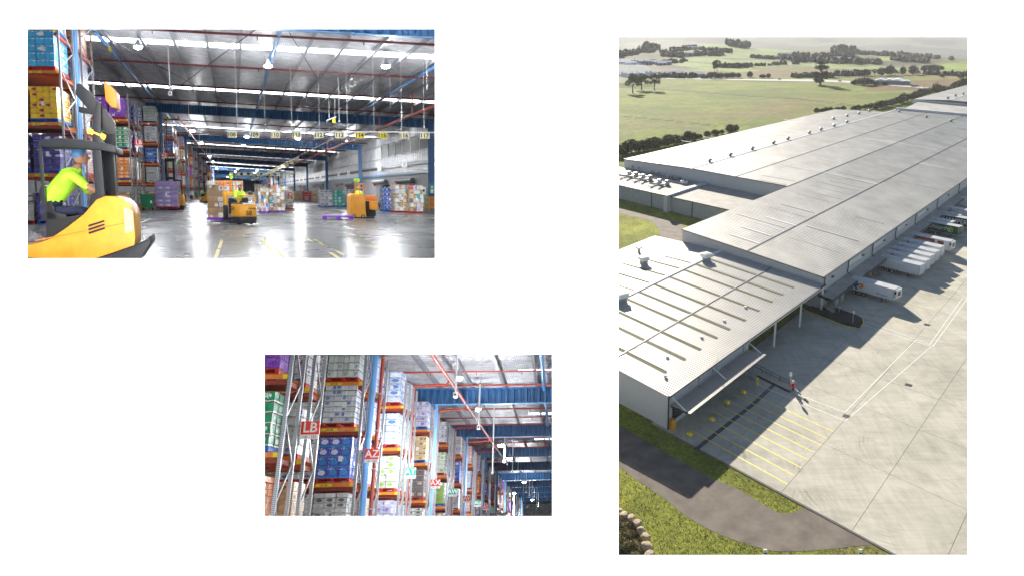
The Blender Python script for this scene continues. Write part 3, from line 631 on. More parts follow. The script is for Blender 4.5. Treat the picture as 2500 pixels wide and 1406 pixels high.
for i, (x, y) in enumerate([(1545, 405), (1590, 416), (1633, 428), (1550, 433), (1590, 445), (1516, 425)]):
    p = F0.at(x + 4, y + 6, Z=5.2); t = E('roof_air_unit', ['curved metal duct unit at the back left of the annex roof', 'curved duct unit in the middle of the back row on the annex roof', 'curved duct unit at the right end of the back row on the annex roof', 'curved duct unit at the front left of the annex roof', 'curved duct unit at the front right of the annex roof', 'duct unit at the very left edge of the annex roof'][i], 'roof unit', T(p) @ RZ(rad(50)), 'duct units on the annex roof')
    for k in (0, 1):
        mb = MB(); pts = [(-3.2 + a * 1.1, -.9 - k * 3.4, .5 + .22 * (a - 3) ** 2 * .3) for a in range(7)]; mb.tube(pts, .34, 6); O('duct', mb, M_alu, parent=t)
        mb = MB(); mb.box(2.2, -1.5 - k * 3.4, 0, 3.6, -.3 - k * 3.4, 1.7); O('fan_box', mb, M_alu, parent=t, bevel=.06)
    mb = MB(); [mb.bar((a, -5, .1), (a, 0, .1), .12) for a in (-3, 0, 3)]; O('skid', mb, M_gut, parent=t)
t = E('roof_vent_box', 'small white vent box on the annex roof beside the fire wall', 'roof vent', T(F0.at(1670, 449, Z=5.15)) @ RZ(.6)); mb = MB(); mb.box(-1, -.9, 0, 1, .9, 1.1); O('casing', mb, M_sky, parent=t, bevel=.05); mb = MB(); mb.box(-.7, -.6, 1.12, .7, .6, 1.3); O('lid', mb, M_gut, parent=t)
# near shed
N_ = E('loading_shed', 'near loading shed with ribbed pale roof, green rooflights and a propped canopy', 'shed')
PN = [(-.7, 5.85), (13.6, 6.35), (29, 6.9)]; PN2 = [(29.1, 6.9), (41, 6.45), (52.2, 5.9)]
roof('roof', -64, -.05, PN, M_roofN, .62, .07, N_); roof('roof', -64, -.05, PN2, M_roofN, .62, .07, N_)
mb = MB(); mb.hexa([S(-64.1, 28.5, 6.86), S(0, 28.5, 6.86), S(0, 29.6, 6.86), S(-64.1, 29.6, 6.86)], [S(-64.1, 28.6, 7.1), S(0, 28.6, 7.1), S(0, 29.5, 7.1), S(-64.1, 29.5, 7.1)]); O('ridge_cap', mb, M_sky, parent=N_)
mb = MB(); mb.bar(S(-64.1, 13.6, 6.42), S(0, 13.6, 6.42), .2, .16); O('roof_joint', mb, M_gut, parent=N_)
mb = MB(); wall_s(mb, -63.8, -.6, 5.7, 14, 6.25); wall_s(mb, -63.8, 14, 6.25, 29, 6.8); wall_s(mb, -63.8, 29, 6.8, 52, 5.8); O('gable_wall', mb, mat('blue_white_wall_sheet', (.52, .54, .57), .5, var=.04), parent=N_)
mb = MB(); mb.bar(S(-64.1, -.8, 5.95), S(-64.1, 29, 7.0), .3, .12); mb.bar(S(-64.1, 29, 7.0), S(-64.1, 52, 5.98), .3, .12); O('barge_flashing', mb, M_sky, parent=N_)
mb = MB(); wall_t(mb, -.6, -63.5, -37, 5.7, 0); wall_t(mb, 51.7, -63.5, -.3, 5.8); wall_s(mb, -37.3, -.3, 5.7, 14, 6.2, 0, .3); O('side_wall', mb, M_wallp, parent=N_)
ribwall_t(-.62, -63.8, -37, 3.9, 5.6, M_wallp, N_); mb = MB(); wall_t(mb, 10, -37, -.3, 5.7, 0); O('rear_bay_wall', mb, M_conW, parent=N_)
mb = MB(); mb.bar(S(-64, -.95, 5.85), S(0, -.95, 5.85), .3, .28); O('gutter', mb, M_gut, parent=N_)
mb = MB(); mb.bar(S(-37, -.75, 5.45), S(0, -.75, 5.45), .25, .5); O('eave_beam', mb, MT['white'], parent=N_)
for s in (-37, -25, -12.5, -.6): mb = MB(); mb.bar(S(s, -.6, 0), S(s, -.6, 5.4), .35, .35); O('column', mb, MT['white'], parent=N_)
mb = MB(); mb.tube([S(-64.05, -.9, 5.7), S(-64.05, -.9, .2)], .14, 6); O('downpipe', mb, M_gut, parent=N_)
for i, (x0, y0) in enumerate([(1626, 908.7), (1673, 877), (1710.5, 852.5), (1751, 825), (1782, 804), (1820, 781), (1854, 758), (1886, 736), (1911.5, 719), (1938, 701.5)]):
    s_, t_ = ST(x0, y0, 6.1); add_strip(s_ - .4, t_, 28.3, .8, M_skyo, 'rooflight', N_, PN, .095)
    if i < 9: add_strip(s_ - .4, 30, 30 + (14 if i < 8 else 9), .6, M_skyo, 'rooflight', N_, PN2, .095)
for x, y in ((1629, 872), (1625, 918), (1713, 824), (1768, 784), (1820, 751)):
    mb = MB(); mb.cyl(F0.at(x, y, Z=6.1), F0.at(x, y, Z=6.1) + Vector((0, 0, .35)), .28, 8); O('roof_cap', mb, M_sky, parent=N_)
for i, (x, y, s_) in enumerate(((1560, 614, .8), (1572, 645, 1), (1724, 638, 1.05), (1518, 737, 1.1))):
    t = E('box_ventilator', ['small finned exhaust vent at the back of the near shed roof', 'square box vent beside the finned vent on the near shed roof', 'square box vent alone by the tall warehouse gable', 'square box vent cut by the left edge of the aerial view'][i], 'roof vent', T(F0.at(x, y, Z=6.5)) @ RZ(.6) @ Matrix.Scale(s_, 4), 'box vents on the near shed roof')
    if i: 
        mb = MB(); mb.box(-.7, -.7, -.3, .7, .7, 1.0); O('shaft', mb, M_conW, parent=t); mb = MB(); mb.box(-1.0, -1.0, 1.0, 1.0, 1.0, 1.9); O('hood', mb, M_sky, parent=t, bevel=.06); mb = MB(); mb.box(-.6, -.6, 1.9, .6, .6, 1.96); O('opening', mb, M_gut, parent=t)
    else:
        mb = MB(); mb.cyl((0, 0, -.3), (0, 0, 1.2), .5, 9); O('shaft', mb, M_alu, parent=t)
        for k in range(6): a = k * 1.05; mb = MB(); mb.box(.4, -.05, .9, 1.1, .05, 1.5, M=RZ(a)); O('fin', mb, M_alu, parent=t)
# propped canopy of the near shed
cn = E('propped_canopy', 'ribbed metal canopy hung on struts below the eave of the near shed', 'canopy')
mb = MB(); n = 96; s0, s1 = -63.3, -37.2; row = []
for i in range(n):
    a = s0 + (s1 - s0) * i / n; ds = (s1 - s0) / n
    for o_, z_ in ((0, 0), (.5 * ds, 0), (.6 * ds, .06), (.9 * ds, .06)): row.append((a + o_, z_))
row.append((s1, 0)); vs = []
for a, z_ in row: vs += [S(a, -.9, 3.95 + z_), S(a, -5.0, 4.3 + z_)]
mb.add(vs, [(2 * i, 2 * i + 2, 2 * i + 3, 2 * i + 1) for i in range(len(row) - 1)]); O('sheeting', mb, M_roofN, parent=cn)
mb = MB(); [mb.bar(S(s0, t, 3.85 + (z_ - 3.95)), S(s1, t, 3.85 + (z_ - 3.95)), .12, .2) for t, z_ in ((-.95, 3.95), (-3, 4.12), (-4.95, 4.3))]; [mb.bar(S(a, -.9, 3.85), S(a, -5, 4.15), .16, .25) for a in (s0, s1, -46.3, -55)]; O('frame', mb, M_gut, parent=cn)
for a in (s0 + .1, -50.3, s1 - .1): mb = MB(); mb.bar(S(a, -.75, 5.5), S(a, -3.9, 4.3), .16, .16); O('strut', mb, MT['white'], parent=cn)
for a in (-54.5, -50, -38.8): mb = MB(); mb.bar(S(a, -.7, 5.5), S(a, -.7, 4.0), .16, .16); O('hanger', mb, M_alu, parent=cn)
ld = E('roof_ladder', 'thin metal access ladder between the canopy and the near shed roof', 'ladder')
for o_ in (0, .5): mb = MB(); mb.bar(S(-49.6 + o_, -1.1, 4.1), S(-49.6 + o_, -1.1, 7.0), .06); O('rail', mb, M_alu, parent=ld)
for k in range(9): mb = MB(); mb.bar(S(-49.6, -1.1, 4.3 + .3 * k), S(-49.1, -1.1, 4.3 + .3 * k), .04); O('rung', mb, M_alu, parent=ld)
# doors under the canopy
for i in range(5): mb = MB(); a = -62.5 + i * 5; mb.hexa([S(a, -.9, 1.1), S(a + 3.2, -.9, 1.1), S(a + 3.2, -.62, 1.1), S(a, -.62, 1.1)], [S(a, -.9, 3.6), S(a + 3.2, -.9, 3.6), S(a + 3.2, -.62, 3.6), S(a, -.62, 3.6)]); O('dock_seal', mb, M_seal, parent=N_)
# ---- trailers backed onto the dock
M_tw = mat('trailer_white', (.66, .67, .68), .35, var=.05, scale=.6); M_tr = mat('trailer_roof', (.4, .42, .44), .5, var=.15, scale=.5)
M_tg = mat('trailer_green', (.012, .075, .03), .35, var=.06); M_tk = mat('trailer_charcoal', (.02, .03, .035), .4); M_tred = mat('trailer_red_print', (.16, .015, .015), .35, col2=(.42, .08, .05), scale=1.2, detail=3)
M_lime = mat('lime_print', (.35, .7, .03), .4); M_cblue = mat('blue_print', (.01, .13, .38), .35); M_cor = mat('orange_print', (.75, .2, .02), .4); M_txw = mat('white_print', (.75, .75, .75), .4)
tb = (-SB); TM = Matrix((tb, Vector((0, 0, 1)).cross(tb), Vector((0, 0, 1)))).transposed().to_4x4()
def trailer(cx6, cy6, side, label, reefer=False, rear=-1.0, L=None, ztop=3.7, wd=2.9):
    x, y = 1930 + cx6 / 3.516, 420 + cy6 / 3.516; s_, t_ = ST(x, y, ztop); L = L or (rear - t_)
    M = T(S(s_, t_, 0)) @ TM                     # local: x away from dock (0 = front), y<0.. near side at y=0 -> body to +y
    t = E('semi_trailer', label, 'trailer', M, 'trailers backed onto the dock')
    mb = MB(); mb.box(-L, 0, 1.15, 0, wd, ztop - .06); O('body', mb, side, parent=t, bevel=.05)
    mb = MB(); mb.box(-L + .02, .02, ztop - .055, -.02, wd - .02, ztop); O('roof_skin', mb, M_tr, parent=t)
    mb = MB()
    for a in (0, wd): mb.bar((-L, a, 1.12), (0, a, 1.12), .12, .14); mb.bar((-L, a, ztop - .02), (0, a, ztop - .02), .1, .1)
    [mb.bar((a, b, 1.1), (a, b, ztop), .1) for a in (0, -L) for b in (0, wd)]; O('frame_rail', mb, M_alu, parent=t)
    mb = MB(); [mb.box(-L + .3, a, .85, -1, a + .15, 1.1) for a in (.9, 1.8)]; [mb.box(-L + k, .15, .95, -L + k + .12, wd - .15, 1.1) for k in (1, 3, 5, 7, 9)]; O('chassis', mb, MT['black'], parent=t)
    for k in range(3):
        for b in (.05, wd - .4):
            w_ = MB(); w_.cyl((-L + 2.0 + k * 1.25, b, .5), (-L + 2.0 + k * 1.25, b + .35, .5), .5, 14); wh = O('wheel', w_, MT['rubber'], parent=t)
            w_ = MB(); w_.cyl((-L + 2.0 + k * 1.25, b - .02, .5), (-L + 2.0 + k * 1.25, b + .37, .5), .26, 10); O('rim', w_, M_alu, parent=wh)
    for b in (.3, wd - .45): mb = MB(); mb.box(-3.0, b, .05, -2.8, b + .15, 1.1); mb.box(-3.1, b - .1, 0, -2.7, b + .25, .06); O('landing_leg', mb, MT['dark'], parent=t)
    for b in (-.03,): mb = MB(); mb.box(-L + .1, b, .55, -L + .5, b + .1, .75); O('tail_lamp', mb, MT['ylabel'], parent=t)
    if reefer:
        mb = MB(); mb.box(.0, .25, 1.6, .6, wd - .25, ztop - .1); O('cooling_unit', mb, M_tw, parent=t, bevel=.1)
        mb = MB(); mb.box(.6, .8, 2.1, .63, wd - .9, ztop - .6); mb.box(.05, .22, ztop - 1.1, .45, .26, ztop - .5); O('grille', mb, MT['black'], parent=t)
    return t, L, wd, ztop
def side_text(t, s, size, x, z, m, bold=0, y=-.06):
    o = O('lettering', text_mesh(s, size, m, .01, bold), parent=t); o.matrix_basis = T(x, y, z) @ RX(math.pi / 2); return o
t, L, wd, zt = trailer(890, 1010, M_tw, 'white refrigerated trailer with blue and orange zigzag print at its rear, nearest of all', True)
mb = MB(); mb.box(-L + .1, -.07, 1.3, -L + 1.5, -.05, zt - .15); mb.poly([(-L + 1.4, -.072, 3.5), (-L + 2.6, -.072, 3.2), (-L + 3.2, -.072, 2.5), (-L + 2.5, -.072, 2.1), (-L + 3.0, -.072, 1.35), (-L + 1.4, -.072, 1.35)]); O('logo_panel', mb, M_cblue, parent=t)
mb = MB(); mb.poly([(-L + 1.0, -.078, 3.3), (-L + 1.25, -.078, 3.3), (-L + 2.2, -.078, 2.5), (-L + 1.7, -.078, 2.1), (-L + 2.3, -.078, 1.35), (-L + 1.9, -.078, 1.35), (-L + 1.3, -.078, 2.1), (-L + 1.8, -.078, 2.5)]); O('logo_stripe', mb, M_txw, parent=t)
mb = MB(); mb.poly([(-L + 3.0, -.076, 3.1), (-L + 4.1, -.076, 3.05), (-L + 4.3, -.076, 2.6), (-L + 3.5, -.076, 2.55)]); mb.poly([(-L + 3.5, -.077, 2.5), (-L + 4.3, -.077, 2.55), (-L + 3.9, -.077, 1.95), (-L + 2.9, -.077, 2.0)]); O('logo_chevron', mb, M_cor, parent=t)
side_text(t, 'IRM logistics', .55, -2.8, 1.75, M_cblue)
lab5 = ['nearest of the five plain white trailers standing side by side', 'second of the five plain white trailers in the row', 'middle one of the five plain white trailers', 'fourth of the five plain white trailers in the row', 'plain white trailer next to the dark red one']
for i, q in enumerate([(1110, 805), (1160, 765), (1200, 725), (1245, 690), (1285, 650)]): trailer(*q, M_tw, lab5[i])
t, L, wd, zt = trailer(1365, 600, M_tw, 'trailer with dark red food print on its side and a white cooling unit', True)
mb = MB(); mb.box(-L + 1.2, -.07, 1.35, -4.1, -.05, zt - .2); mb.box(-3.2, -.07, 1.3, -1.5, -.05, zt - .35); O('side_print', mb, M_tred, parent=t)
mb = MB(); mb.box(-L + .1, -.07, 1.35, -L + 1.2, -.055, zt - .2); O('side_print', mb, M_cblue, parent=t); side_text(t, 'AND TASTY', .75, -6.8, 2.5, M_txw, y=-.08)
t, L, wd, zt = trailer(1445, 475, M_tg, 'dark green trailer lettered white with a bright green round emblem', False, rear=-.5)
side_text(t, 'woolworths', 1.75, -L * .60, 2.55, M_txw)
mb = MB()
for c_, r_ in (((-2.6, 2.35), .62), ((-2.05, 2.35), .62), ((-2.33, 2.25), .33)): mb.tube([(c_[0] + r_ * math.cos(a * .35) * .8, -.07, c_[1] + r_ * math.sin(a * .35)) for a in range(19)], .085, 5)
mb.tube([(-2.33, -.07, 2.9), (-2.3, -.07, 3.15), (-2.05, -.07, 3.3)], .08, 5); O('emblem', mb, M_lime, parent=t)
trailer(1385, 435, M_tg, 'short green trailer parked just behind the green lettered one', L=9)
t, L, wd, zt = trailer(1530, 408, M_tk, 'charcoal trailer with large pale worn capital letters', L=13)
side_text(t, 'HAMPERS', 2.0, -3.6, 2.4, M_txw, .02)
trailer(1440, 380, M_tg, 'green sided trailer between the charcoal one and a long white one', L=9.5)
trailer(1600, 348, M_tw, 'long white trailer beyond the green ones, cut by the right edge', L=14)
trailer(1600, 245, M_tw, 'farthest white trailer at the right edge by the dock', L=14)
# ---- dock clutter
def stairs(M, n, rise, run, wd, label):
    t = E('steel_stairs', label, 'stairs', M, 'steel dock stairs')
    for k in range(n): mb = MB(); mb.box(-wd / 2, -k * run - run, (n - k) * rise - .05, wd / 2, -k * run, (n - k) * rise); O('step', mb, MT['steel'], parent=t)
    for s_ in (-wd / 2, wd / 2):
        mb = MB(); mb.bar((s_, .6, n * rise + .95), (s_, 0, n * rise + .95), .06); mb.bar((s_, 0, n * rise + .95), (s_, -n * run, .95), .06); mb.bar((s_, 0, n * rise + .5), (s_, -n * run, .5), .05); [mb.bar((s_, -k * run * n / 3, (n - k * n / 3) * rise), (s_, -k * run * n / 3, (n - k * n / 3) * rise + .95), .05) for k in range(4)]
        mb.bar((s_, 0, n * rise - .15), (s_, -n * run, -.1 + .1), .06, .22); O('handrail', mb, MT['steel'], parent=t)
    mb = MB(); mb.box(-wd / 2, 0, n * rise - .06, wd / 2, 1.6, n * rise); O('landing', mb, MT['steel'], parent=t)
AX = math.atan2(-SB.x, SB.y)
stairs(T(G(1847, 921)) @ RZ(AX + .5) @ T(0, 1.8, 0), 6, .19, .3, 1.3, 'steel stairs rising under the end of the propped canopy')
stairs(T(G(2037, 761)) @ RZ(AX + .5) @ T(0, 1.8, 0), 6, .19, .3, 1.3, 'steel stairs by the yellow skip at the warehouse corner')
stairs(T(G(2153, 673)) @ RZ(AX + .3) @ T(0, 1.8, 0), 6, .19, .3, 1.3, 'steel stairs between the printed trailer and the white ones')
rl_ = E('guard_rail', 'dark guard rail along the sunken drain beside the parking bays', 'railing')
a, b = G(1838, 898), G(1926, 943)
for k in range(5): p = a.lerp(b, k / 4); mb = MB(); mb.bar(p, p + Vector((0, 0, 1.1)), .09); O('post', mb, M_gut, parent=rl_)
for z in (.55, 1.1): mb = MB(); mb.bar(a + Vector((0, 0, z)), b + Vector((0, 0, z)), .09); O('rail', mb, M_gut, parent=rl_)
line('drain_channel', pl((1846, 916), (1930, 957)), .7, M_soil, .016)
line('drain_channel', pl((1698, 1097), (1770, 1040), (1840, 985), (1890, 938)), .75, mat('dark_wet_stain', (.06, .065, .07), .5, var=.5, scale=1), .009)
def bollard(x, y, h, r, label):
    t = E('yellow_bollard', label, 'bollard', T(G(x, y)), 'yellow bollards'); mb = MB(); mb.cyl((0, 0, 0), (0, 0, h), r, 12); O('post', mb, MT['ylabel'], parent=t, smooth=True); mb = MB(); mb.cyl((0, 0, h * .55), (0, 0, h * .7), r + .01, 12); O('band', mb, M_cor, parent=t)
bollard(1849, 938, 1.35, .2, 'yellow bollard at the foot of the steel stairs')
for i, (x, y) in enumerate(((1684, 1060), (1738.5, 1024), (1775, 983), (1815, 957.5))):
    t = E('wheel_guide', ['yellow wheel guide block nearest to the grass edge', 'second yellow wheel guide block from the grass', 'third yellow wheel guide block from the grass', 'yellow wheel guide block nearest to the stairs'][i], 'wheel guide', T(G(x, y)) @ RZ(AX), 'yellow wheel guides at the parking bays')
    mb = MB(); mb.hexa([(-.35, -.45, 0), (.35, -.45, 0), (.35, .45, 0), (-.35, .45, 0)], [(-.2, -.2, .45), (.2, -.2, .45), (.2, .3, .45), (-.2, .3, .45)]); O('block', mb, MT['ylabel'], parent=t, bevel=.03)
t = E('corner_guard', 'yellow corner guard at the near corner of the loading shed', 'guard', T(G(1642, 1046)) @ RZ(AX)); mb = MB(); mb.box(-.45, -.35, 0, .45, .35, 1.7); O('shell', mb, MT['yellow'], parent=t, bevel=.06)
t = E('skip_bin', 'orange yellow compactor bin under the corner of the dock canopy', 'bin', T(G(2030, 742)) @ RZ(AX + .4)); mb = MB(); mb.hexa([(-1, -.9, 1.0), (1, -.9, 1.0), (1, .9, 1.0), (-1, .9, 1.0)], [(-1.1, -1.0, 3.0), (1.1, -1.0, 3.0), (1.1, 1.0, 3.0), (-1.1, 1.0, 3.0)]); O('hopper', mb, MT['yellow'], parent=t, bevel=.05); mb = MB(); [mb.box(a, b, 0, a + .2, b + .2, 1.0) for a in (-.9, .7) for b in (-.8, .6)]; O('leg', mb, M_gut, parent=t)
for i, (x, y) in enumerate(((2038, 746), (2052, 736))): t = E('dock_cabinet', ['grey cabinet just below the yellow compactor bin', 'grey cabinet to the right of the yellow compactor bin'][i], 'cabinet', T(G(x, y)) @ RZ(AX)); mb = MB(); mb.box(-.7, -.4, .2, .7, .4, 1.9); O('case', mb, M_conW, parent=t, bevel=.03); mb = MB(); mb.box(-.5, -.44, .7, .5, -.41, 1.5); O('door', mb, M_alu, parent=t)
t = E('yellow_bin', 'small yellow bin behind the printed trailer', 'bin', T(G(2122, 671))); mb = MB(); mb.box(-.45, -.45, 0, .45, .45, 1.3); O('bin_body', mb, MT['yellow'], parent=t, bevel=.05); mb = MB(); mb.box(-.5, -.5, 1.3, .5, .5, 1.42); O('lid', mb, MT['ylabel'], parent=t)
for i, (x, y, h) in enumerate(((2048, 764, 1.8), (2081, 791, 3.0))): mb = MB(); mb.cyl((0, 0, 0), (0, 0, h), .07, 6); mb.box(-.25, -.03, h - .5, .25, .03, h); tag(O('sign_post', mb, M_alu, M=T(G(x, y))), ['short thin post near the stairs on the kerb island', 'taller thin post near the tip of the kerb island'][i], 'post')
t = E('dock_signal', 'signal post with white sign, red lamp head and fallen striped boom beside the railing', 'signal', T(G(1936, 952)))
mb = MB(); mb.cyl((-.3, .3, 0), (-.45, .6, 2.6), .06, 8); O('post', mb, M_alu, parent=t); mb = MB(); mb.ell((-.45, .6, 2.75), .28, .08, .5); O('sign_plate', mb, M_sky, parent=t, smooth=True)
mb = MB(); mb.ell((0, 0, 1.0), .38, .38, .4); O('lamp_head', mb, MT['signred'], parent=t, smooth=True); mb = MB(); mb.ell((-.05, .1, 1.55), .25, .2, .28); O('cap', mb, M_sky, parent=t, smooth=True); mb = MB(); mb.cyl((0, 0, 0), (0, 0, 1.0), .12, 8); O('stand', mb, MT['dark'], parent=t)
for k in range(4): p0 = Vector((.2 + k * .33, -.4 - k * .95, .5 - k * .1)); mb = MB(); mb.bar(p0, p0 + Vector((.33, -.95, -.1)), .28, .1); O('boom_section', mb, [M_sky, MT['black']][k % 2], parent=t)
for x, y, lab in ((1868, 1353, 'small white marker post left of centre on the bottom grass'), (2100, 1353, 'small white marker post right of centre on the bottom grass')):
    t = E('marker_post', lab, 'marker post', T(G(x, y))); mb = MB(); mb.box(-.2, -.1, 0, .2, .1, .75); O('post', mb, M_sky, parent=t, bevel=.03); mb = MB(); mb.box(-.15, -.12, .2, .15, -.1, .35); O('reflector', mb, MT['black'], parent=t)
# ---- rocks and scrub
M_rock = mat('sandy_boulder', (.33, .24, .15), .9, col2=(.5, .42, .3), scale=2, bump=.8, bscale=5)
rr = random.Random(3)
RK = [(1512, 1250, .9), (1522, 1261, 1.15), (1541, 1267, 1.05), (1557, 1280, 1.0), (1565, 1296, .95), (1575, 1312, .95), (1579, 1336, 1.25), (1586, 1356, 1.0)]
for i, (x, y, r) in enumerate(RK):
    bm = bmesh.new(); bmesh.ops.create_icosphere(bm, subdivisions=3, radius=r * .62)
    for v in bm.verts:
        q = v.co.copy(); n1 = mn.noise(q * 1.6 + Vector((i * 9, 0, 0))); n2 = mn.noise(q * 4 + Vector((i * 5, 3, 0))); v.co *= 1 + .38 * n1 + .1 * n2; v.co.x *= 1.1
        v.co = Vector([max(-.52 * r, min(.52 * r, c)) if abs(c) > .45 * r else c for c in v.co])
    m_ = bpy.data.meshes.new('boulder'); bm.to_mesh(m_); bm.free(); m_.materials.append(M_rock); m_.polygons.foreach_set('use_smooth', [True] * len(m_.polygons)); m_.set_sharp_from_angle(angle=rad(30))
    tag(O('boulder', m_, M=T(G(x, y, .3)) @ RZ(i * 1.7)), ['boulder cut by the left edge at the top of the rock edging', 'big pale boulder with deep shadow, second from the top', 'third boulder from the top of the rock edging', 'fourth boulder from the top of the rock edging', 'rounded boulder midway along the rock edging', 'boulder sixth from the top, above the largest one', 'largest boulder low in the rock edging', 'boulder cut by the bottom edge of the aerial view'][i], 'boulder', 'boulders edging the planting bed')
# ---- trees
M_bark = mat('bark', (.09, .07, .05), .9, bump=.4)
def leafm(name, c, c2): return mat(name, c, .75, col2=c2, scale=.8, spec=.2, rand=.15)
M_l1 = leafm('eucalypt_leaves', (.06, .072, .025), (.12, .13, .045)); M_l2 = leafm('dark_conifer_leaves', (.05, .058, .026), (.1, .105, .045)); M_l3 = leafm('hedge_leaves', (.06, .068, .018), (.13, .13, .035)); M_l4 = leafm('dry_scrub_leaves', (.17, .15, .055), (.34, .28, .12))
def crown_mesh(seed, lobes, n, leaf, m):
    r_ = random.Random(seed); mb = MB()
    tot = sum(l[3] * l[4] for l in lobes)
    for (cx_, cy_, cz_, rx, rz_) in lobes:
        for _ in range(int(n * rx * rz_ / tot)):
            v = Vector((r_.gauss(0, 1), r_.gauss(0, 1), r_.gauss(0, 1))).normalized() * (r_.random() ** .33) * r_.uniform(.75, 1.08)
            p = Vector((cx_ + v.x * rx, cy_ + v.y * rx, cz_ + v.z * rz_)); a = Vector((r_.gauss(0, 1), r_.gauss(0, 1), r_.gauss(0, .6))).normalized() * leaf * r_.uniform(.5, 1.2); b_ = a.cross(Vector((r_.gauss(0, 1), r_.gauss(0, 1), r_.gauss(0, 1)))).normalized() * leaf * r_.uniform(.35, .8)
            mb.poly([p - a, p - b_, p + a, p + b_])
    return mb.mesh('crown', m)
def trunk_mesh(h, r, limbs):
    mb = MB(); mb.tube([(0, 0, -.3), (.02 * h, 0, h * .3), (0, .02 * h, h * .62)], [r, r * .7, r * .45], 7)
    for (a, z0, l_) in limbs: mb.tube([(0, 0, z0 * h), (math.cos(a) * l_ * .5 * h, math.sin(a) * l_ * .5 * h, (z0 + .15) * h), (math.cos(a) * l_ * h, math.sin(a) * l_ * h, (z0 + .33) * h)], [r * .45, r * .3, r * .15], 5)
    return mb.mesh('trunk', M_bark)
protos = {}
protos['euc'] = [(crown_mesh(i, [(math.cos(a) * .26, math.sin(a) * .26, .62 + .16 * math.sin(a * 2 + i), .17, .14) for a in [k * 1.05 + i for k in range(6)]] + [(0, 0, .85, .2, .12), (.05, 0, .6, .12, .1)], 1500, .035, M_l1), trunk_mesh(1, .035, [(k * 1.3 + i, .28 + .05 * k, .26) for k in range(5)])) for i in range(3)]
protos['pine'] = [(crown_mesh(20 + i, [(.02, 0, .9, .13, .08), (-.12, .05, .74, .16, .09), (.14, -.04, .68, .15, .08), (-.14, 0, .5, .13, .08), (.12, .08, .45, .14, .08), (0, -.1, .33, .15, .08), (-.13, .1, .2, .13, .09), (.17, 0, .22, .1, .08)], 1900, .03, M_l2), trunk_mesh(1, .03, [(k * 1.9, .15 + .1 * k, .16) for k in range(6)])) for i in range(2)]
protos['bush'] = [(crown_mesh(40 + i, [(0, 0, .48, .5, .42), (.3, .1, .4, .3, .3), (-.3, -.1, .42, .3, .34), (.05, 0, .7, .3, .25)], 1100, .07, M_l3), trunk_mesh(.6, .05, [(k * 2, .2, .3) for k in range(3)])) for i in range(3)]
protos['dkbush'] = [(crown_mesh(60 + i, [(0, 0, .5, .45, .45), (.28, 0, .42, .3, .35), (-.28, .1, .4, .3, .35)], 900, .075, M_l2), trunk_mesh(.6, .05, [(k * 2, .2, .3) for k in range(3)])) for i in range(2)]
protos['scrub'] = [(crown_mesh(80 + i, [(0, 0, .3, .55, .35), (.3, .2, .25, .3, .28), (-.2, -.3, .28, .3, .3)], 500, .09, M_l4), trunk_mesh(.4, .04, [(k * 2, .2, .3) for k in range(3)])) for i in range(2)]
tcount = 0
def tree(x, ybase, hpx, kind, label, group=None, name='tree', wk=1.0, z=None):
    global tcount
    p = F0.at(x, ybase, Z=0 if z is None else z)
    if z is None:        # walk the ray to the terrain sheet
        dd = dirw(x, ybase).normalized(); k = 60; 
        while k < 9000:
            q = CP + dd * k
            if q.z < terr(q.x, q.y): break
            k *= 1.004
        p = q
    dist = (p - CP).length; h = hpx * dist / FPX * 1.04
    t = E(name, label, 'tree' if name == 'tree' else 'shrub', T(p) @ RZ(rnd.uniform(0, 6.28)) @ Matrix.Diagonal((h * wk, h * wk, h, 1)), group)
    c, tk = protos[kind][tcount % len(protos[kind])]; tcount += 1
    O('crown', c, parent=t); O('trunk', tk, parent=t); return t
tree(1545, 228, 45, 'euc', 'left tree of the cluster in the meadow, broad and low', wk=1.05); tree(1566, 220, 38, 'euc', 'middle tree of the meadow cluster with drooping crown', wk=1.25); tree(1598, 222, 36, 'euc', 'tree standing a little apart at the right of the meadow cluster', wk=1.05); tree(1558, 198, 20, 'dkbush', 'dark dense round tree behind the meadow cluster', wk=1.3)
tree(2003, 209, 53, 'pine', 'tall lone pine with several stems in front of the highway', wk=1.9)
tree(1750, 181, 32, 'euc', 'tall thin-crowned gum rising above the dark hedge clump', wk=.62); tree(1744, 181, 30, 'euc', 'second tall gum just left of the thin-crowned gum', wk=.5)
hg = 'dark round trees behind the highway'
for i, (x, y, h, w_) in enumerate([(1735, 193, 17, 1.2), (1748, 193, 17, 1.3), (1760, 193, 15, 1.3), (1775, 192, 14, 1.3), (1788, 192, 15, 1.1), (1802, 191.5, 13, 1.1), (1831, 190, 15, .9), (1862, 192, 10, 1.5), (1876, 191, 11, 1.2), (1940, 190, 11, 1)]):
    tree(x, y, h, 'dkbush', ords[i] + ' dark rounded tree from the left behind the pale highway', hg, wk=w_)
for i, (x, y, h, w_) in enumerate([(2115, 186, 16, 1.4), (2135, 185, 14, 1.4), (2152, 186, 20, 1), (2172, 185, 24, .9), (2185, 186, 13, 1.6), (2203, 184, 20, .7), (2228, 183, 22, 1.1), (2240, 186, 12, 1.2), (2300, 190, 8, 1.5), (2345, 192, 9, 1.4)]):
    tree(x, y, h, ['dkbush', 'euc'][i % 3 == 1], ords[i] + ' tree from the left in the farm shelter belt', 'trees of the farm shelter belt', wk=w_)
for i, (x, y, h, w_) in enumerate([(2095, 208, 15, 1.5), (2110, 210, 20, 1.2), (2122, 209, 16, 1.2), (2085, 208, 10, 1.8), (2140, 210, 9, 2), (2160, 209, 9, 2)]):
    tree(x, y, h, 'dkbush', ords[i] + ' garden tree left of the gabled farm roofs, counted by depth', 'garden trees left of the farm roofs', wk=w_)
tree(2350, 222, 28, 'bush', 'brown-green tree at the right edge above the high building', wk=1.2); tree(2335, 224, 16, 'bush', 'low bush leaning against the tree at the right edge', wk=1.6)
nh = 0
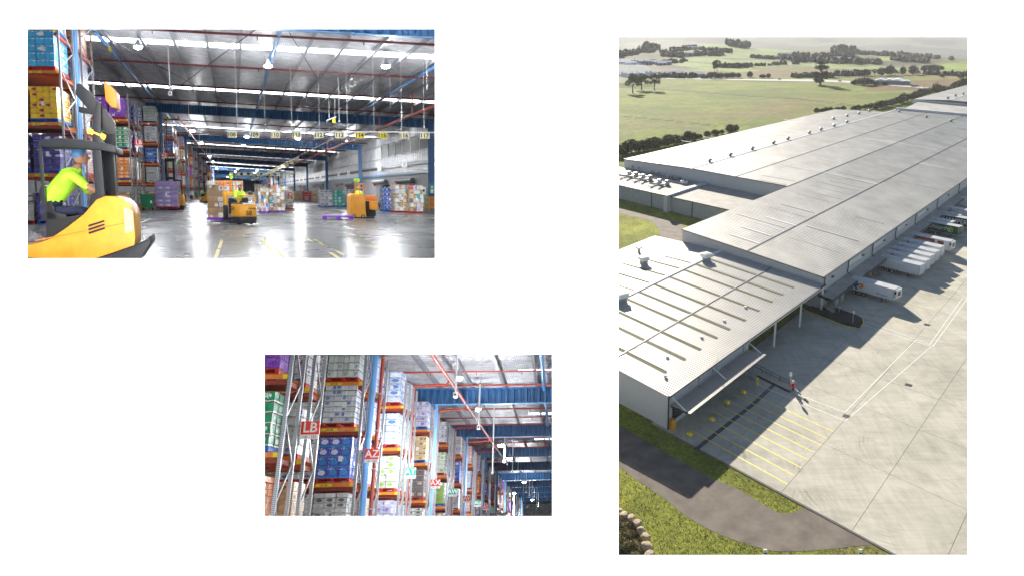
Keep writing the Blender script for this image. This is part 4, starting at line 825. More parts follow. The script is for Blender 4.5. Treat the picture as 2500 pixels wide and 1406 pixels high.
for x0, y0, x1, y1, n, h in ((1508, 380, 1548, 368, 4, 26), (1550, 370, 1640, 352, 6, 25), (1640, 352, 1700, 338, 5, 20), (1700, 337, 1770, 322, 4, 12), (1775, 323, 1800, 316, 3, 17), (1985, 274, 2062, 266, 6, 10), (2080, 268, 2130, 262, 4, 14)):
    for k in range(n):
        u = (k + .5) / n; nh += 1
        tree(x0 + (x1 - x0) * u + rr.uniform(-3, 3), y0 + (y1 - y0) * u + 4, h * rr.uniform(.8, 1.3), 'bush', ords[nh - 1] + ' shrub from the left in the row behind the long roof', 'shrub row behind the long roof', 'shrub', wk=rr.uniform(1.1, 1.5))
nt_ = 0
for x0, y0, x1, y1, n, h in ((2130, 268, 2200, 252, 8, 16), (2195, 252, 2290, 224, 12, 18), (2280, 228, 2350, 214, 5, 12)):
    for k in range(n):
        u = (k + .5) / n; nt_ += 1
        tree(x0 + (x1 - x0) * u + rr.uniform(-3, 3), y0 + (y1 - y0) * u + 2, h * rr.uniform(.8, 1.35), ['bush', 'dkbush'][k % 2], ords[nt_ - 1] + ' small tree from the left in the row past the long roof', 'tree row beyond the long roof', wk=rr.uniform(.8, 1.2))
# far woods and hedgerows: nobody could count them
mb = MB(); rf = random.Random(9)
def wood(pts, dens, h):
    for _ in range(dens):
        P = rf.choice(pts); x = rf.uniform(P[0], P[2]); y = P[1] + (P[3] - P[1]) * (x - P[0]) / (P[2] - P[0] + 1e-6) + rf.uniform(-P[4], P[4])
        dd = dirw(x, y).normalized(); k = 850
        while k < 5000:
            q = CP + dd * k
            if q.z < terr(q.x, q.y): break
            k *= 1.006
        if k >= 5000: continue
        hh = h * rf.uniform(.6, 1.3)
        for _ in range(5): mb.ell((q.x + rf.uniform(-.6, .6) * hh, q.y + rf.uniform(-.6, .6) * hh, q.z + hh * rf.uniform(.2, .6)), hh * .4, hh * .4, hh * .45, 5, 4, jit=.3, rn=rf)
wood([(1510, 140, 1570, 128, 3), (1510, 134, 1600, 126, 2), (1640, 128, 1700, 118, 2)], 110, 7)
wood([(1700, 136, 1760, 134, 3), (1615, 134, 1665, 138, 4), (1690, 120, 1790, 130, 1)], 130, 7)
wood([(1935, 141, 2020, 144, 4), (2030, 138, 2080, 138, 5), (2080, 132, 2180, 137, 2), (2180, 137, 2330, 147, 3), (1940, 151, 2145, 158, 2), (2180, 147, 2260, 152, 3)], 380, 8)
wood([(1830, 142, 1950, 148, 2), (1570, 156, 1680, 152, 2), (1820, 164, 1945, 157, 1), (1760, 166, 1830, 165, 1), (1510, 188, 1720, 192, 1.5), (1940, 190, 2030, 190, 1), (2040, 186, 2110, 184, 1), (2255, 182, 2362, 187, 1), (2250, 172, 2300, 170, .6)], 250, 5.5)
wood([(1560, 118, 1610, 124, 2), (1770, 112, 1820, 118, .6), (2040, 126, 2080, 128, 1)], 40, 14)
O('distant_woods', mb, M_l2, kind='stuff')
# sheds of the far estate and the farm
M_shr = mat('bright_tin_roof', (.8, .8, .78), .35, metal=.3, var=.05); M_shw = mat('shed_wall', (.3, .3, .3), .7)
def shed(x, y, w_, l_, h, label, group, ang=0.3):
    dd = dirw(x, y).normalized(); k = 300
    while k < 6000:
        q = CP + dd * k
        if q.z < terr(q.x, q.y): break
        k *= 1.004
    t = E('farm_shed', label, 'shed', T(q) @ RZ(ang), group)
    mb = MB(); mb.box(-w_ / 2, -l_ / 2, -1, w_ / 2, l_ / 2, h); O('wall', mb, M_shw, parent=t)
    mb = MB(); mb.add([(-w_ / 2 - .3, -l_ / 2 - .3, h), (w_ / 2 + .3, -l_ / 2 - .3, h), (w_ / 2 + .3, l_ / 2 + .3, h), (-w_ / 2 - .3, l_ / 2 + .3, h), (-w_ / 2 - .3, 0, h + l_ * .17), (w_ / 2 + .3, 0, h + l_ * .17)], [(0, 1, 5, 4), (3, 4, 5, 2), (0, 4, 3), (1, 2, 5)]); O('roof', mb, M_shr, parent=t)
    for a in (-.25, .25): mb = MB(); mb.box(a * w_ - 1, -l_ / 2 - .05, 0, a * w_ + 1, -l_ / 2, h * .7); O('door', mb, MT['dark'], parent=t)
for i in range(22): shed(1512 + i * 9.2 + rr.uniform(-3, 3), 184 + rr.uniform(-2.5, 5) + (i > 15) * 1.5, rr.uniform(6, 22), rr.uniform(6, 12), rr.uniform(2.5, 4.5), ords[i] + ' pale tin-roofed building from the left behind the meadow', 'buildings of the far estate')
for i in range(14): shed(1512 + i * 8.5 + rr.uniform(-3, 3), 158 + rr.uniform(-2, 2), rr.uniform(8, 24), rr.uniform(8, 14), rr.uniform(3, 6), ords[i] + ' white building from the left in the row under the hill', 'second row of far buildings')
for i, (x, y) in enumerate(((1688, 122), (1692, 137), (1525, 130), (2060, 127), (1918, 138), (1935, 139), (2010, 146), (2040, 149), (2080, 151))): shed(x, y, 30, 12, 5, ['white house high on the round hill', 'white barn below the round hill', 'pale house among the trees at the far left', 'pale house on the ridge under three trees', 'pale shed in the woods right of the hill', 'second pale shed in the woods right of the hill', 'pale shed behind the lone pine', 'pale shed right of the lone pine in the distance', 'distant pale shed at the foot of the wooded ridge'][i], None)
for i, (x, y, w_, l_, a) in enumerate(((2150, 206, 12, 12, 1.1), (2172, 206, 14, 12, 1.1), (2190, 206, 18, 12, 1.1), (2212, 208, 9, 7, 1.1))): shed(x, y, w_ * 1.5, l_, 4, ['leftmost of the steep gabled farm roofs', 'second of the steep gabled farm roofs', 'widest gabled farm roof', 'small low farm outbuilding at the right of the gabled roofs'][i], None, a)
for x, y, lab in ((2230, 213, 'dark car on the farm road'), (2238, 212, 'pale car close behind the dark car on the farm road'), (2050, 200, 'small pale vehicle on the highway right of the pine'), (1903, 195.5, 'small dark vehicle on the highway left of the pine')):
    p = F0.at(x, y, Z=.3); t = E('car', lab, 'car', T(p) @ RZ(-.2)); mb = MB(); mb.box(-2.2, -.9, .3, 2.2, .9, .95); O('body', mb, MT['dark'] if 'dark' in lab else M_tw, parent=t, bevel=.15); mb = MB(); mb.box(-1.2, -.8, .95, 1.2, .8, 1.5); O('cabin', mb, MT['black'], parent=t, bevel=.2)
    for a in (-1.4, 1.4):
        for b_ in (-.92, .72): mb = MB(); mb.cyl((a, b_, .33), (a, b_ + .2, .33), .33, 10); O('wheel', mb, MT['rubber'], parent=t)
# fence in the meadow
for (pts, lab) in (((( 1510, 283), (1620, 294), (1752, 309)), 'post and wire fence across the near meadow'), (((1620, 219), (1840, 236), (1945, 242)), 'post and wire fence across the far meadow')):
    fe = E('field_fence', lab, 'fence'); P = [G(*p) for p in pts]; 
    for a, b in zip(P, P[1:]):
        n = int((b - a).length / 7)
        for k in range(n): p = a.lerp(b, k / n); mb = MB(); mb.bar(p, p + Vector((0, 0, 1.3)), .14); O('post', mb, M_bark, parent=fe)
        for z in (.5, 1.1): mb = MB(); mb.bar(a + Vector((0, 0, z)), b + Vector((0, 0, z)), .03); O('wire', mb, M_alu, parent=fe)
# scrub in the planting bed, tufts on the banks
for i in range(34):
    x, y = rr.uniform(1500, 1568), rr.uniform(1275, 1362)
    if x > 1528 + (y - 1275) * .45: x -= 25
    tree(x, y, rr.uniform(11, 24), 'scrub', 'dry olive tussock in the planting bed inside the boulders', 'tussocks in the planting bed', 'shrub', z=0)
M_soil2 = mat('bare_bed_soil', (.13, .1, .055), .95, col2=(.2, .17, .08), scale=1, bump=.6)
mb = MB(); mb.poly([G(*p, -.12) for p in ((1440, 1235), (1512, 1252), (1541, 1270), (1565, 1298), (1576, 1330), (1586, 1375), (1440, 1375))]); O('planting_bed', mb, M_soil2, kind='structure')
M_gr = leafm('lawn_tufts', (.19, .215, .03), (.3, .31, .05)); mb = MB()
road_poly = [(p.x, p.y) for p in A_] + [(p.x, p.y) for p in reversed(B_)]
for _ in range(16000):
    x, y = rr.uniform(1495, 2190), rr.uniform(975, 1375)
    s_, t_ = ST(x, y)
    if (s_ > -64.6 and t_ < 53) or inpoly(x, y, road_poly) or (x < 1590 and y > 1240 and x < 1512 + (y - 1240) * .68): continue
    p = G(x, y, -.15); h = rr.uniform(.07, .2)
    for k in range(3): a = rr.uniform(0, 6.28); q = Vector((math.cos(a), math.sin(a), 0)) * h * .55; mb.poly([p + q * .4 + Vector((-q.y, q.x, 0)) * .35, p + q * .4 + Vector((q.y, -q.x, 0)) * .35, p + q + Vector((0, 0, h * .7))])
O('lawn_grass', mb, M_gr, kind='stuff')

# ---- thin smoke drifting over the far estate
for i, (x, y, rx, rz, dn) in enumerate(((1522, 176, 34, 11, .016), (1655, 134, 85, 16, .006))):
    q = F0.at(x, y, Z=12) if i == 0 else CP + dirw(x, y).normalized() * 1700
    mb = MB(); mb.ell((0, 0, 0), rx, rx * .5, rz, 16, 10, jit=.06, rn=rr); msk = bpy.data.materials.new('smoke'); msk.use_nodes = True; n_ = msk.node_tree; n_.nodes.clear(); pv = n_.nodes.new('ShaderNodeVolumePrincipled'); pv.inputs['Color'].default_value = (.75, .85, 1, 1)
    tcv = n_.nodes.new('ShaderNodeTexCoord'); nv = n_.nodes.new('ShaderNodeTexNoise'); nv.inputs['Scale'].default_value = .06; nv.inputs['Detail'].default_value = 4; n_.links.new(tcv.outputs['Object'], nv.inputs[0]); mv = n_.nodes.new('ShaderNodeMapRange'); mv.inputs[1].default_value = .38; mv.inputs[2].default_value = .7; mv.inputs[4].default_value = dn * 2.2; n_.links.new(nv.outputs[0], mv.inputs[0]); n_.links.new(mv.outputs[0], pv.inputs['Density'])
    mo = n_.nodes.new('ShaderNodeOutputMaterial'); n_.links.new(pv.outputs[0], mo.inputs['Volume']); O('smoke', mb, msk, M=T(q), kind='stuff')
# ---- haze: one closed box of thin even air round the camera and the whole scene
mb = MB(); mb.box(-900, -60, -145, 12500, 15000, 215)
mh = bpy.data.materials.new('haze_air'); mh.use_nodes = True; nt = mh.node_tree; nt.nodes.clear(); pv = nt.nodes.new('ShaderNodeVolumePrincipled'); pv.inputs['Color'].default_value = (.93, .95, 1, 1); pv.inputs['Density'].default_value = 1.0e-4
mo = nt.nodes.new('ShaderNodeOutputMaterial'); nt.links.new(pv.outputs[0], mo.inputs['Volume'])
O('haze', mb, mh, kind='stuff')
# ================================================================== INDOOR VIEWS: shared builders
def foilm(name, base, lines=(9, 2.2)):
    m = bpy.data.materials.new(name); m.use_nodes = True; nt = m.node_tree; L = nt.links; b = nt.nodes['Principled BSDF']
    tc = N(nt, 'ShaderNodeTexCoord'); no = N(nt, 'ShaderNodeTexNoise'); no.inputs['Scale'].default_value = 1.3; no.inputs['Detail'].default_value = 9; no.inputs['Roughness'].default_value = .7; L.new(tc.outputs['Object'], no.inputs[0])
    cr = N(nt, 'ShaderNodeValToRGB'); cr.color_ramp.elements[0].position = .35; cr.color_ramp.elements[1].position = .66
    cr.color_ramp.elements[0].color = rgb([c * .55 for c in base]); cr.color_ramp.elements[1].color = rgb(base); L.new(no.outputs[0], cr.inputs[0])
    acc = cr.outputs[0]
    for ax, sc__, wd in (('X', lines[0], .1), ('Y', lines[1], .12)):
        wv = N(nt, 'ShaderNodeTexWave'); wv.bands_direction = ax; wv.inputs['Scale'].default_value = sc__ * .314; wv.inputs['Distortion'].default_value = .6; wv.inputs['Detail'].default_value = 2; L.new(tc.outputs['Object'], wv.inputs[0])
        mr = N(nt, 'ShaderNodeMapRange'); mr.inputs[1].default_value = 0; mr.inputs[2].default_value = wd; mr.inputs[3].default_value = .5; mr.inputs[4].default_value = 1; L.new(wv.outputs[0], mr.inputs[0])
        vm = N(nt, 'ShaderNodeVectorMath', operation='SCALE'); L.new(acc, vm.inputs[0]); L.new(mr.outputs[0], vm.inputs['Scale']); acc = vm.outputs[0]
    L.new(acc, b.inputs['Base Color']); b.inputs['Metallic'].default_value = .15; b.inputs['Roughness'].default_value = .3
    n2 = N(nt, 'ShaderNodeTexNoise'); n2.inputs['Scale'].default_value = 2.6; n2.inputs['Detail'].default_value = 7; n2.inputs['Distortion'].default_value = .8; L.new(tc.outputs['Object'], n2.inputs[0])
    bp = N(nt, 'ShaderNodeBump'); bp.inputs['Strength'].default_value = 1; bp.inputs['Distance'].default_value = .22; L.new(n2.outputs[0], bp.inputs['Height']); L.new(bp.outputs[0], b.inputs['Normal'])
    return m
M_foil = foilm('silver_foil_insulation', (.85, .85, .88)); M_foilw = foilm('wall_foil', (.66, .66, .68), (3, .8))
M_light = mat('rooflight_glow', (.95, .98, 1.0), .5, var=0, emit=3.2)
M_lamp = mat('lamp_lens', (.95, .97, 1.0), .3, var=0, emit=60); M_lamp.cycles.emission_sampling = 'NONE'
M_blueweb = mat('blue_web_paint', (.025, .11, .26), .45, var=.25, scale=.8)
ST_ = {
 'water': ((.05, .42, .75), [(.8, .85, .9), (.02, .3, .7), (.75, .85, .95), (.55, .6, .75)], 'bright blue water packs', (.26, .3)),
 'yellow': ((.82, .52, .02), [(.35, .03, .02), (.75, .45, .02), (.5, .05, .03), (.85, .6, .1)], 'yellow printed cartons', (.3, .27)),
 'purple': ((.26, .07, .5), [(.7, .65, .8), (.2, .03, .4), (.35, .12, .6)], 'purple wrapped cases', (.42, .3)),
 'violet': ((.3, .24, .46), [(.62, .6, .68), (.2, .13, .4), (.5, .47, .58)], 'violet wrapped cases', (.6, .26)),
 'green': ((.0, .26, .1), [(.75, .8, .75), (.7, .75, .7), (.65, .05, .03), (0, .2, .08)], 'green and white cartons', (.4, .33)),
 'orange': ((.8, .26, .04), [(.85, .55, .3), (.7, .15, .02), (.85, .75, .65)], 'orange cartons', (.42, .2)),
 'white': ((.68, .7, .7), [(.2, .25, .5), (.5, .55, .6), (.65, .1, .08), (.4, .5, .65)], 'white packs with blue prints', (.26, .27)),
 'clear': ((.62, .66, .62), [(.35, .42, .45), (.6, .65, .55), (.2, .25, .3)], 'clear wrapped pale bottles', (.2, .3)),
 'bluepack': ((.07, .1, .5), [(.7, .72, .85), (.02, .35, .7), (.65, .68, .8), (.03, .04, .35)], 'blue and white packs', (.4, .4)),
 'navy': ((.05, .04, .22), [(.5, .5, .65), (.12, .1, .4), (.04, .04, .2)], 'navy drink cartons', (.42, .27)),
 'whitebox': ((.6, .6, .58), [(.15, .15, .15), (.5, .5, .5), (.62, .62, .6)], 'plain white cartons', (.4, .21)),
 'tissue': ((.6, .66, .78), [(.1, .25, .65), (.75, .78, .85), (.03, .15, .5), (.5, .55, .75)], 'pale blue tissue packs', (.6, .32)),
 'leafy': ((.66, .68, .62), [(.3, .55, .1), (.65, .68, .6), (.15, .3, .1)], 'white packs with green prints', (.4, .32)),
 'lavender': ((.5, .5, .66), [(.25, .22, .5), (.65, .65, .75), (.45, .45, .65)], 'lavender wrapped packs', (.3, .33)),
 'beige': ((.58, .42, .24), [(.25, .16, .08), (.7, .55, .35), (.6, .45, .25)], 'beige printed cartons', (.24, .22)),
 'greybox': ((.16, .14, .14), [(.5, .35, .28), (.12, .1, .12), (.55, .5, .5)], 'dark grey cartons', (.42, .33)),
 'limebox': ((.22, .38, .05), [(.65, .68, .6), (.2, .3, .05)], 'leaf green cartons', (.42, .33)),
 'brown': ((.4, .25, .12), [(.7, .68, .62), (.3, .18, .08), (.45, .3, .15)], 'brown cardboard cases', (.42, .3)),
 'pink': ((.7, .45, .4), [(.75, .7, .68), (.6, .25, .2)], 'pale pink cases', (.35, .3)),
 'red': ((.6, .04, .05), [(.8, .75, .75), (.5, .02, .03)], 'red printed cases', (.4, .3)),
 'teal': ((.05, .4, .36), [(.7, .75, .7), (.02, .3, .28)], 'teal wrapped cases', (.4, .3)),
}
PM = {k: pack_mat(k + '_packs', v[0], v[1], v[3]) for k, v in ST_.items()}
PCOL = {'blue': 'pblue', 'red': 'pred', 'purple': 'ppurple'}
_bm = {}
def boxmesh(w, d, h, m, name='carton', gap=.012):
    k = (round(w, 3), round(d, 3), round(h, 3), m.name, name)
    if k not in _bm: mb = MB(); mb.box(gap, gap, gap, w - gap, d - gap, h - gap); _bm[k] = mb.mesh(name, m)
    return _bm[k]
_pm = {}
def palletmesh(w, d, col):
    k = (round(w, 2), round(d, 2), col)
    if k not in _pm:
        mb = MB(); h = .15; n = max(5, int(d / .2))
        for i in range(n): y = d * i / n; mb.box(0, y, h - .025, w, y + d / n * .78, h)
        for x in (0, w / 2 - .05, w - .1): mb.box(x, 0, .025, x + .1, d, h - .025)
        for y in (0, d / 2 - .06, d - .12): mb.box(0, y, 0, w, y + .12, .022)
        _pm[k] = mb.mesh('pallet', MT[PCOL[col]])
    return _pm[k]
rl2 = random.Random(21)
def load(F, X0, X1, Y, D, Z, Ztop, style, pal, label, near=True, nx=3, nz=5, ny=3, group=None, cap=False):
    w_ = X1 - X0; h = Ztop - Z - .15
    t = E('pallet_load', label, 'pallet load', F.M @ T(X0, Y, Z), group)
    O('pallet', palletmesh(w_, D, pal), parent=t)
    mixed = style == 'mixed'
    if near:
        dx, dy, dz = w_ / nx, D / ny, h / nz
        for k in range(nz):
            for i in range(nx):
                for j in range(ny):
                    if not (j == 0 or i == nx - 1 or k == nz - 1): continue
                    st = style if not mixed else rl2.choice(['brown', 'brown', 'brown', 'whitebox', 'whitebox', 'white', 'white', 'beige', 'beige', 'clear', 'clear', 'leafy', 'lavender', rl2.choice(['red', 'teal', 'orange', 'bluepack', 'greybox'])])
                    o = O('carton', boxmesh(dx, dy, dz, PM[st]), parent=t)
                    jx, jy = rl2.uniform(-.012, .012), rl2.uniform(-.02, .012)
                    if mixed: jx, jy = rl2.uniform(-.04, .04), rl2.uniform(-.05, .05)
                    o.matrix_basis = T(i * dx + jx, j * dy + jy, .15 + k * dz) @ RZ(rl2.uniform(-.02, .02))
        mb = MB(); mb.box(.06, .08, .15, w_ - .06, D - .02, h * .96); O('inner_cases', mb, PM[style if not mixed else 'brown'], parent=t)
    else:
        mb = MB(); r_ = rl2
        if not mixed: ms = [PM[style]]
        else: ms = [PM[a] for a in ('brown', 'whitebox', 'white', 'beige', 'clear', 'leafy', 'lavender', 'brown', 'red')]
        for k in range(nz):
            for i in range(nx):
                q = r_.uniform(-.012, .012) * (3 if mixed else 1); mb.box(i * w_ / nx + .01, q, .15 + k * h / nz + .008, (i + 1) * w_ / nx - .01 + q, D + q, .15 + (k + 1) * h / nz - .008, mi=r_.randrange(len(ms)))
        o = O('carton_stack', mb, ms, parent=t); o['kind'] = 'stuff'
    if near or cap:      # a delivery label on the front
        mb = MB(); a = rl2.uniform(.3, .7) * w_; mb.box(a, -.035, .5 * h, a + .16, -.03, .5 * h + .2); O('paper_label', mb, MT['white'], parent=t)
    return t
_rk = {}
def rack(F, X, Y, D, levels, top, label, nb=2, bay=2.8, near=True, group=None, lab='A2', texts=True, guard=True):
    """one run of pallet racking seen end-on from its right hand frame; x runs to the left"""
    t = E('pallet_rack', label, 'pallet rack', F.M @ T(X, Y, 0), group)
    for b in range(nb + 1):
        x = -b * bay
        for y in (0, D): mb = MB(); mb.box(x - .05, y - .04, 0, x + .05, y + .04, top); O('upright', mb, M_perf, parent=t)
        n = int(top / 1.15); z0 = .4; dz = (top - .6) / n
        segs = [((x, .04, z0 + i * dz) if i % 2 == 0 else (x, D - .04, z0 + i * dz), (x, D - .04, z0 + (i + 1) * dz) if i % 2 == 0 else (x, .04, z0 + (i + 1) * dz)) for i in range(n)]
        if near and b < 2:
            for a, c in segs: mb = MB(); mb.bar(a, c, .035, .05); O('brace', mb, MT['steel'], parent=t)
        else:
            mb = MB(); [mb.bar(a, c, .035, .05) for a, c in segs]; o = O('bracing', mb, MT['steel'], parent=t); o['kind'] = 'stuff'
    for b in range(nb):
        x0, x1 = -(b + 1) * bay + .06, -b * bay - .06
        for z in levels:
            for y in (-.06, D + .02):
                mb = MB(); mb.box(x0, y, z - .15, x1, y + .05, z - .01); be = O('beam', mb, MT['orange'], parent=t)
                if y < 0 and near:
                    mb = MB(); mb.box(x1 - .12, y - .008, z - .15, x1 + .005, y, z - .02); O('clip', mb, MT['ylabel'], parent=be)
                    mb = MB(); xm = x1 - 1.1 + .15 * 0; mb.box(xm - .3, y - .006, z - .14, xm + .3, y - .001, z - .05); O('label_strip', mb, MT['ylabel'], parent=be)
                    if texts and b == 0: o = O('lettering', text_mesh(lab, .085, MT['ink'], .002, .002), parent=be); o.matrix_basis = T(xm, y - .009, z - .095) @ RX(math.pi / 2)
            mb = MB(); mb.box(x0, .03, z - .3, x1, D - .03, z - .17); O('deck_board', mb, MT['rust'], parent=t)
    if guard:
        mb = MB(); mb.box(-.12, -.25, 0, .12, -.12, .5); mb.box(-.12, -.25, 0, .12, D + .2, .12); O('foot_guard', mb, MT['orange'], parent=t)
    return t
M_perf = mat('perforated_upright', (.42, .44, .47), .45, metal=.6, var=.1, scale=3); nt = M_perf.node_tree; L = nt.links; b = nt.nodes['Principled BSDF']; src = b.inputs['Base Color'].links[0].from_socket
tc = nt.nodes['Texture Coordinate']; wv = N(nt, 'ShaderNodeTexWave'); wv.bands_direction = 'Z'; wv.inputs['Scale'].default_value = 6; L.new(tc.outputs['Object'], wv.inputs[0]); mr = N(nt, 'ShaderNodeMapRange'); mr.inputs[1].default_value = .12; mr.inputs[2].default_value = .25; mr.inputs[3].default_value = .45; mr.inputs[4].default_value = 1; L.new(wv.outputs[0], mr.inputs[0])
vm = N(nt, 'ShaderNodeVectorMath', operation='SCALE'); L.new(src, vm.inputs[0]); L.new(mr.outputs[0], vm.inputs['Scale']); L.new(vm.outputs[0], b.inputs['Base Color'])
def board_sign(F, x, y, Yd, w_, h, main, sub, colr, label, name='rack_sign', cat='sign', back=None):
    p = F.at(x, y, Y=Yd); t = E(name, label, cat, F.M @ T(p)); hw = w_ / 2
    mb = MB(); mb.box(-hw, 0, -h / 2, hw, .03, h / 2); O('plate', mb, back or MT['white'], parent=t)
    if sub is not None:
        mb = MB(); mb.box(-hw, -.006, -h / 2 + h * .25, hw, -.001, h / 2); O('panel', mb, colr, parent=t)
        o = O('lettering', text_mesh(main, h * .78, MT['white'], .002, .006), parent=t); o.matrix_basis = T(0, -.012, h * .12) @ RX(math.pi / 2)
        if sub: o = O('lettering', text_mesh(sub, h * .2, MT['ink'], .002), parent=t); o.matrix_basis = T(0, -.008, -h * .39) @ RX(math.pi / 2)
    return t
def roof_hall(F, zc, slope, X0, X1, Y0, Y1, lights, purl, struts, hallname, lw=1.9, trimL=None, trimR=None, lx=(-99, 99)):
    """ceiling sheet in strips with glowing rooflights between, purlins below"""
    root = E('ceiling', None, None, F.M.copy()); root['kind'] = 'structure'
    ys = [Y0] + [v for l in lights for v in (l, l + lw)] + [Y1]
    def xr(Y): return (max(X0, trimL * Y) if trimL else X0), (min(X1, trimR * Y) if trimR else X1)
    for i in range(len(ys) - 1):
        a, b = ys[i], ys[i + 1]
        if b <= a: continue
        (xa0, xa1), (xb0, xb1) = xr(a), xr(b); isl_ = i % 2 == 1
        def zz(x): return zc - slope * x
        segs = [((xa0, xa1), (xb0, xb1), isl_)]
        if isl_ and lx[0] > -90: segs = [((xa0, lx[0]), (xb0, lx[0]), False), ((lx[0], xa1), (lx[0], xb1), True)]
        for (p0, p1), (q0, q1), g_ in segs:
            mb = MB(); mb.hexa([(p0, a, zz(p0)), (p1, a, zz(p1)), (q1, b, zz(q1)), (q0, b, zz(q0))], [(p0, a, zz(p0) + .1), (p1, a, zz(p1) + .1), (q1, b, zz(q1) + .1), (q0, b, zz(q0) + .1)])
            O('rooflight' if g_ else 'foil_sheet', mb, M_light if g_ else M_foil, parent=root)
    for x in purl:
        ya = Y0
        if trimR and x > 0: ya = max(ya, x / trimR)
        if trimL and x < 0: ya = max(ya, x / trimL)
        z = zc - slope * x; mb = MB(); mb.box(x - .05, ya, z - .3, x + .05, Y1, z - .02); mb.box(x - .12, ya, z - .31, x + .05, Y1, z - .28); O('purlin', mb, M_purl, parent=root)
    for x in struts:
        ya = Y0
        if trimR and x > 0: ya = max(ya, x / trimR)
        if trimL and x < 0: ya = max(ya, x / trimL)
        z = zc - slope * x; mb = MB(); mb.tube([(x, ya, z - .45), (x, Y1, z - .45)], .13, 8); O('roof_strut', mb, MT['bluel'], parent=root)
    return root
M_purl = mat('zinc_purlin', (.34, .35, .38), .45, metal=.6, var=.15)
def roof_beam(F, Y, X0, X1, zc, slope, label, group, depth=.98, webs=True, step=.62):
    t = E('roof_beam', label, 'beam', F.M @ T(0, Y, 0), group)
    def z(x): return zc - slope * x - .32
    for dz, nm in ((0, 'top_flange'), (-depth, 'bottom_flange')): mb = MB(); mb.hexa([(X0, -.16, z(X0) + dz - .05), (X1, -.16, z(X1) + dz - .05), (X1, .16, z(X1) + dz - .05), (X0, .16, z(X0) + dz - .05)], [(X0, -.16, z(X0) + dz), (X1, -.16, z(X1) + dz), (X1, .16, z(X1) + dz), (X0, .16, z(X0) + dz)]); O(nm, mb, MT['bluel'] if dz else MT['blue'], parent=t)
    mb = MB(); n = int((X1 - X0) / step); vs = []; 
    for i in range(n):
        for o_, d_ in ((0, -.07), (.4, -.07), (.5, .07), (.9, .07)): vs.append((X0 + (i + o_) * step, d_))
    V = []
    for x, d_ in vs: V += [(x, d_, z(x) - depth + .001), (x, d_, z(x) - .05)]
    mb.add(V, [(2 * i, 2 * i + 2, 2 * i + 3, 2 * i + 1) for i in range(len(vs) - 1)]); O('corrugated_web', mb, M_blueweb, parent=t)
    return t
def column(F, X, Y, h, label, group, r=.22, m='blue', rnd_=False):
    t = E('steel_column', label, 'column', F.M @ T(X, Y, 0), group); mb = MB()
    if rnd_: mb.cyl((0, 0, 0), (0, 0, h), r, 14)
    else: mb.box(-r, -r, 0, r, -r + .04, h); mb.box(-r, r - .04, 0, r, r, h); mb.box(-.03, -r + .04, 0, .03, r - .04, h)
    O('shaft', mb, MT[m], parent=t, smooth=rnd_); mb = MB(); mb.box(-r - .12, -r - .12, 0, r + .12, r + .12, .04); O('base_plate', mb, MT['steel'], parent=t)
    return t
def lamp(F, p, label, group, power=0, r=.26):
    t = E('highbay_lamp', label, 'ceiling lamp', F.M @ T(p), group)
    mb = MB(); mb.tube([(0, 0, 0), (0, 0, .12), (0, 0, .3), (0, 0, .42)], [r, r * .9, r * .45, r * .4], 14); O('housing', mb, MT['steel'], parent=t, smooth=True)
    mb = MB(); mb.ell((0, 0, -.02), r * .92, r * .92, .14, 14, 6); O('lens', mb, M_lamp, parent=t, smooth=True)
    mb = MB(); mb.bar((0, 0, .4), (0, 0, .9), .02); O('hook', mb, MT['steel'], parent=t)
    if power:
        l = bpy.data.lights.new('ceiling_fill', 'POINT'); l.energy = power * 1.0; l.shadow_soft_size = .4; l.color = (.93, .96, 1); o = bpy.data.objects.new('ceiling_fill', l); COL.objects.link(o); o.parent = t; o.location = (0, 0, -3.2)  # added fill light, unseen below the lamp, to lift the ceiling
        l = bpy.data.lights.new('lamp_light', 'SPOT'); l.energy = power * 1.7; l.shadow_soft_size = .35; l.spot_size = rad(168); l.spot_blend = 1; l.color = (.93, .96, 1); o = bpy.data.objects.new('lamp_light', l); COL.objects.link(o); o.parent = t; o.location = (0, 0, -.3); o.rotation_euler = (F.M.to_3x3().to_euler()) if 0 else (0, 0, 0)
def pole(F, x, y0, y1, Z1, label, group, fit='box', r=.03, top=None):
    p = F.at(x, y1, Z=Z1); q = p.copy(); q.z = top or 10.9
    t = E('drop_pole', label, 'ceiling pole', F.M @ T(p), group); mb = MB(); mb.cyl((0, 0, 0), (0, 0, q.z - p.z), r, 6); O('tube', mb, MT['white'], parent=t)
    if fit == 'box': mb = MB(); mb.box(-.1, -.1, -.22, .1, .1, .02); O('camera_box', mb, MT['white'], parent=t, bevel=.02); mb = MB(); mb.cyl((0, -.14, -.1), (0, -.09, -.1), .05, 8); O('camera_lens', mb, MT['black'], parent=t)
    elif fit: mb = MB(); mb.ell((0, 0, -.05), .09, .09, .1, 8, 5); O('sensor', mb, MT['white'], parent=t, smooth=True)
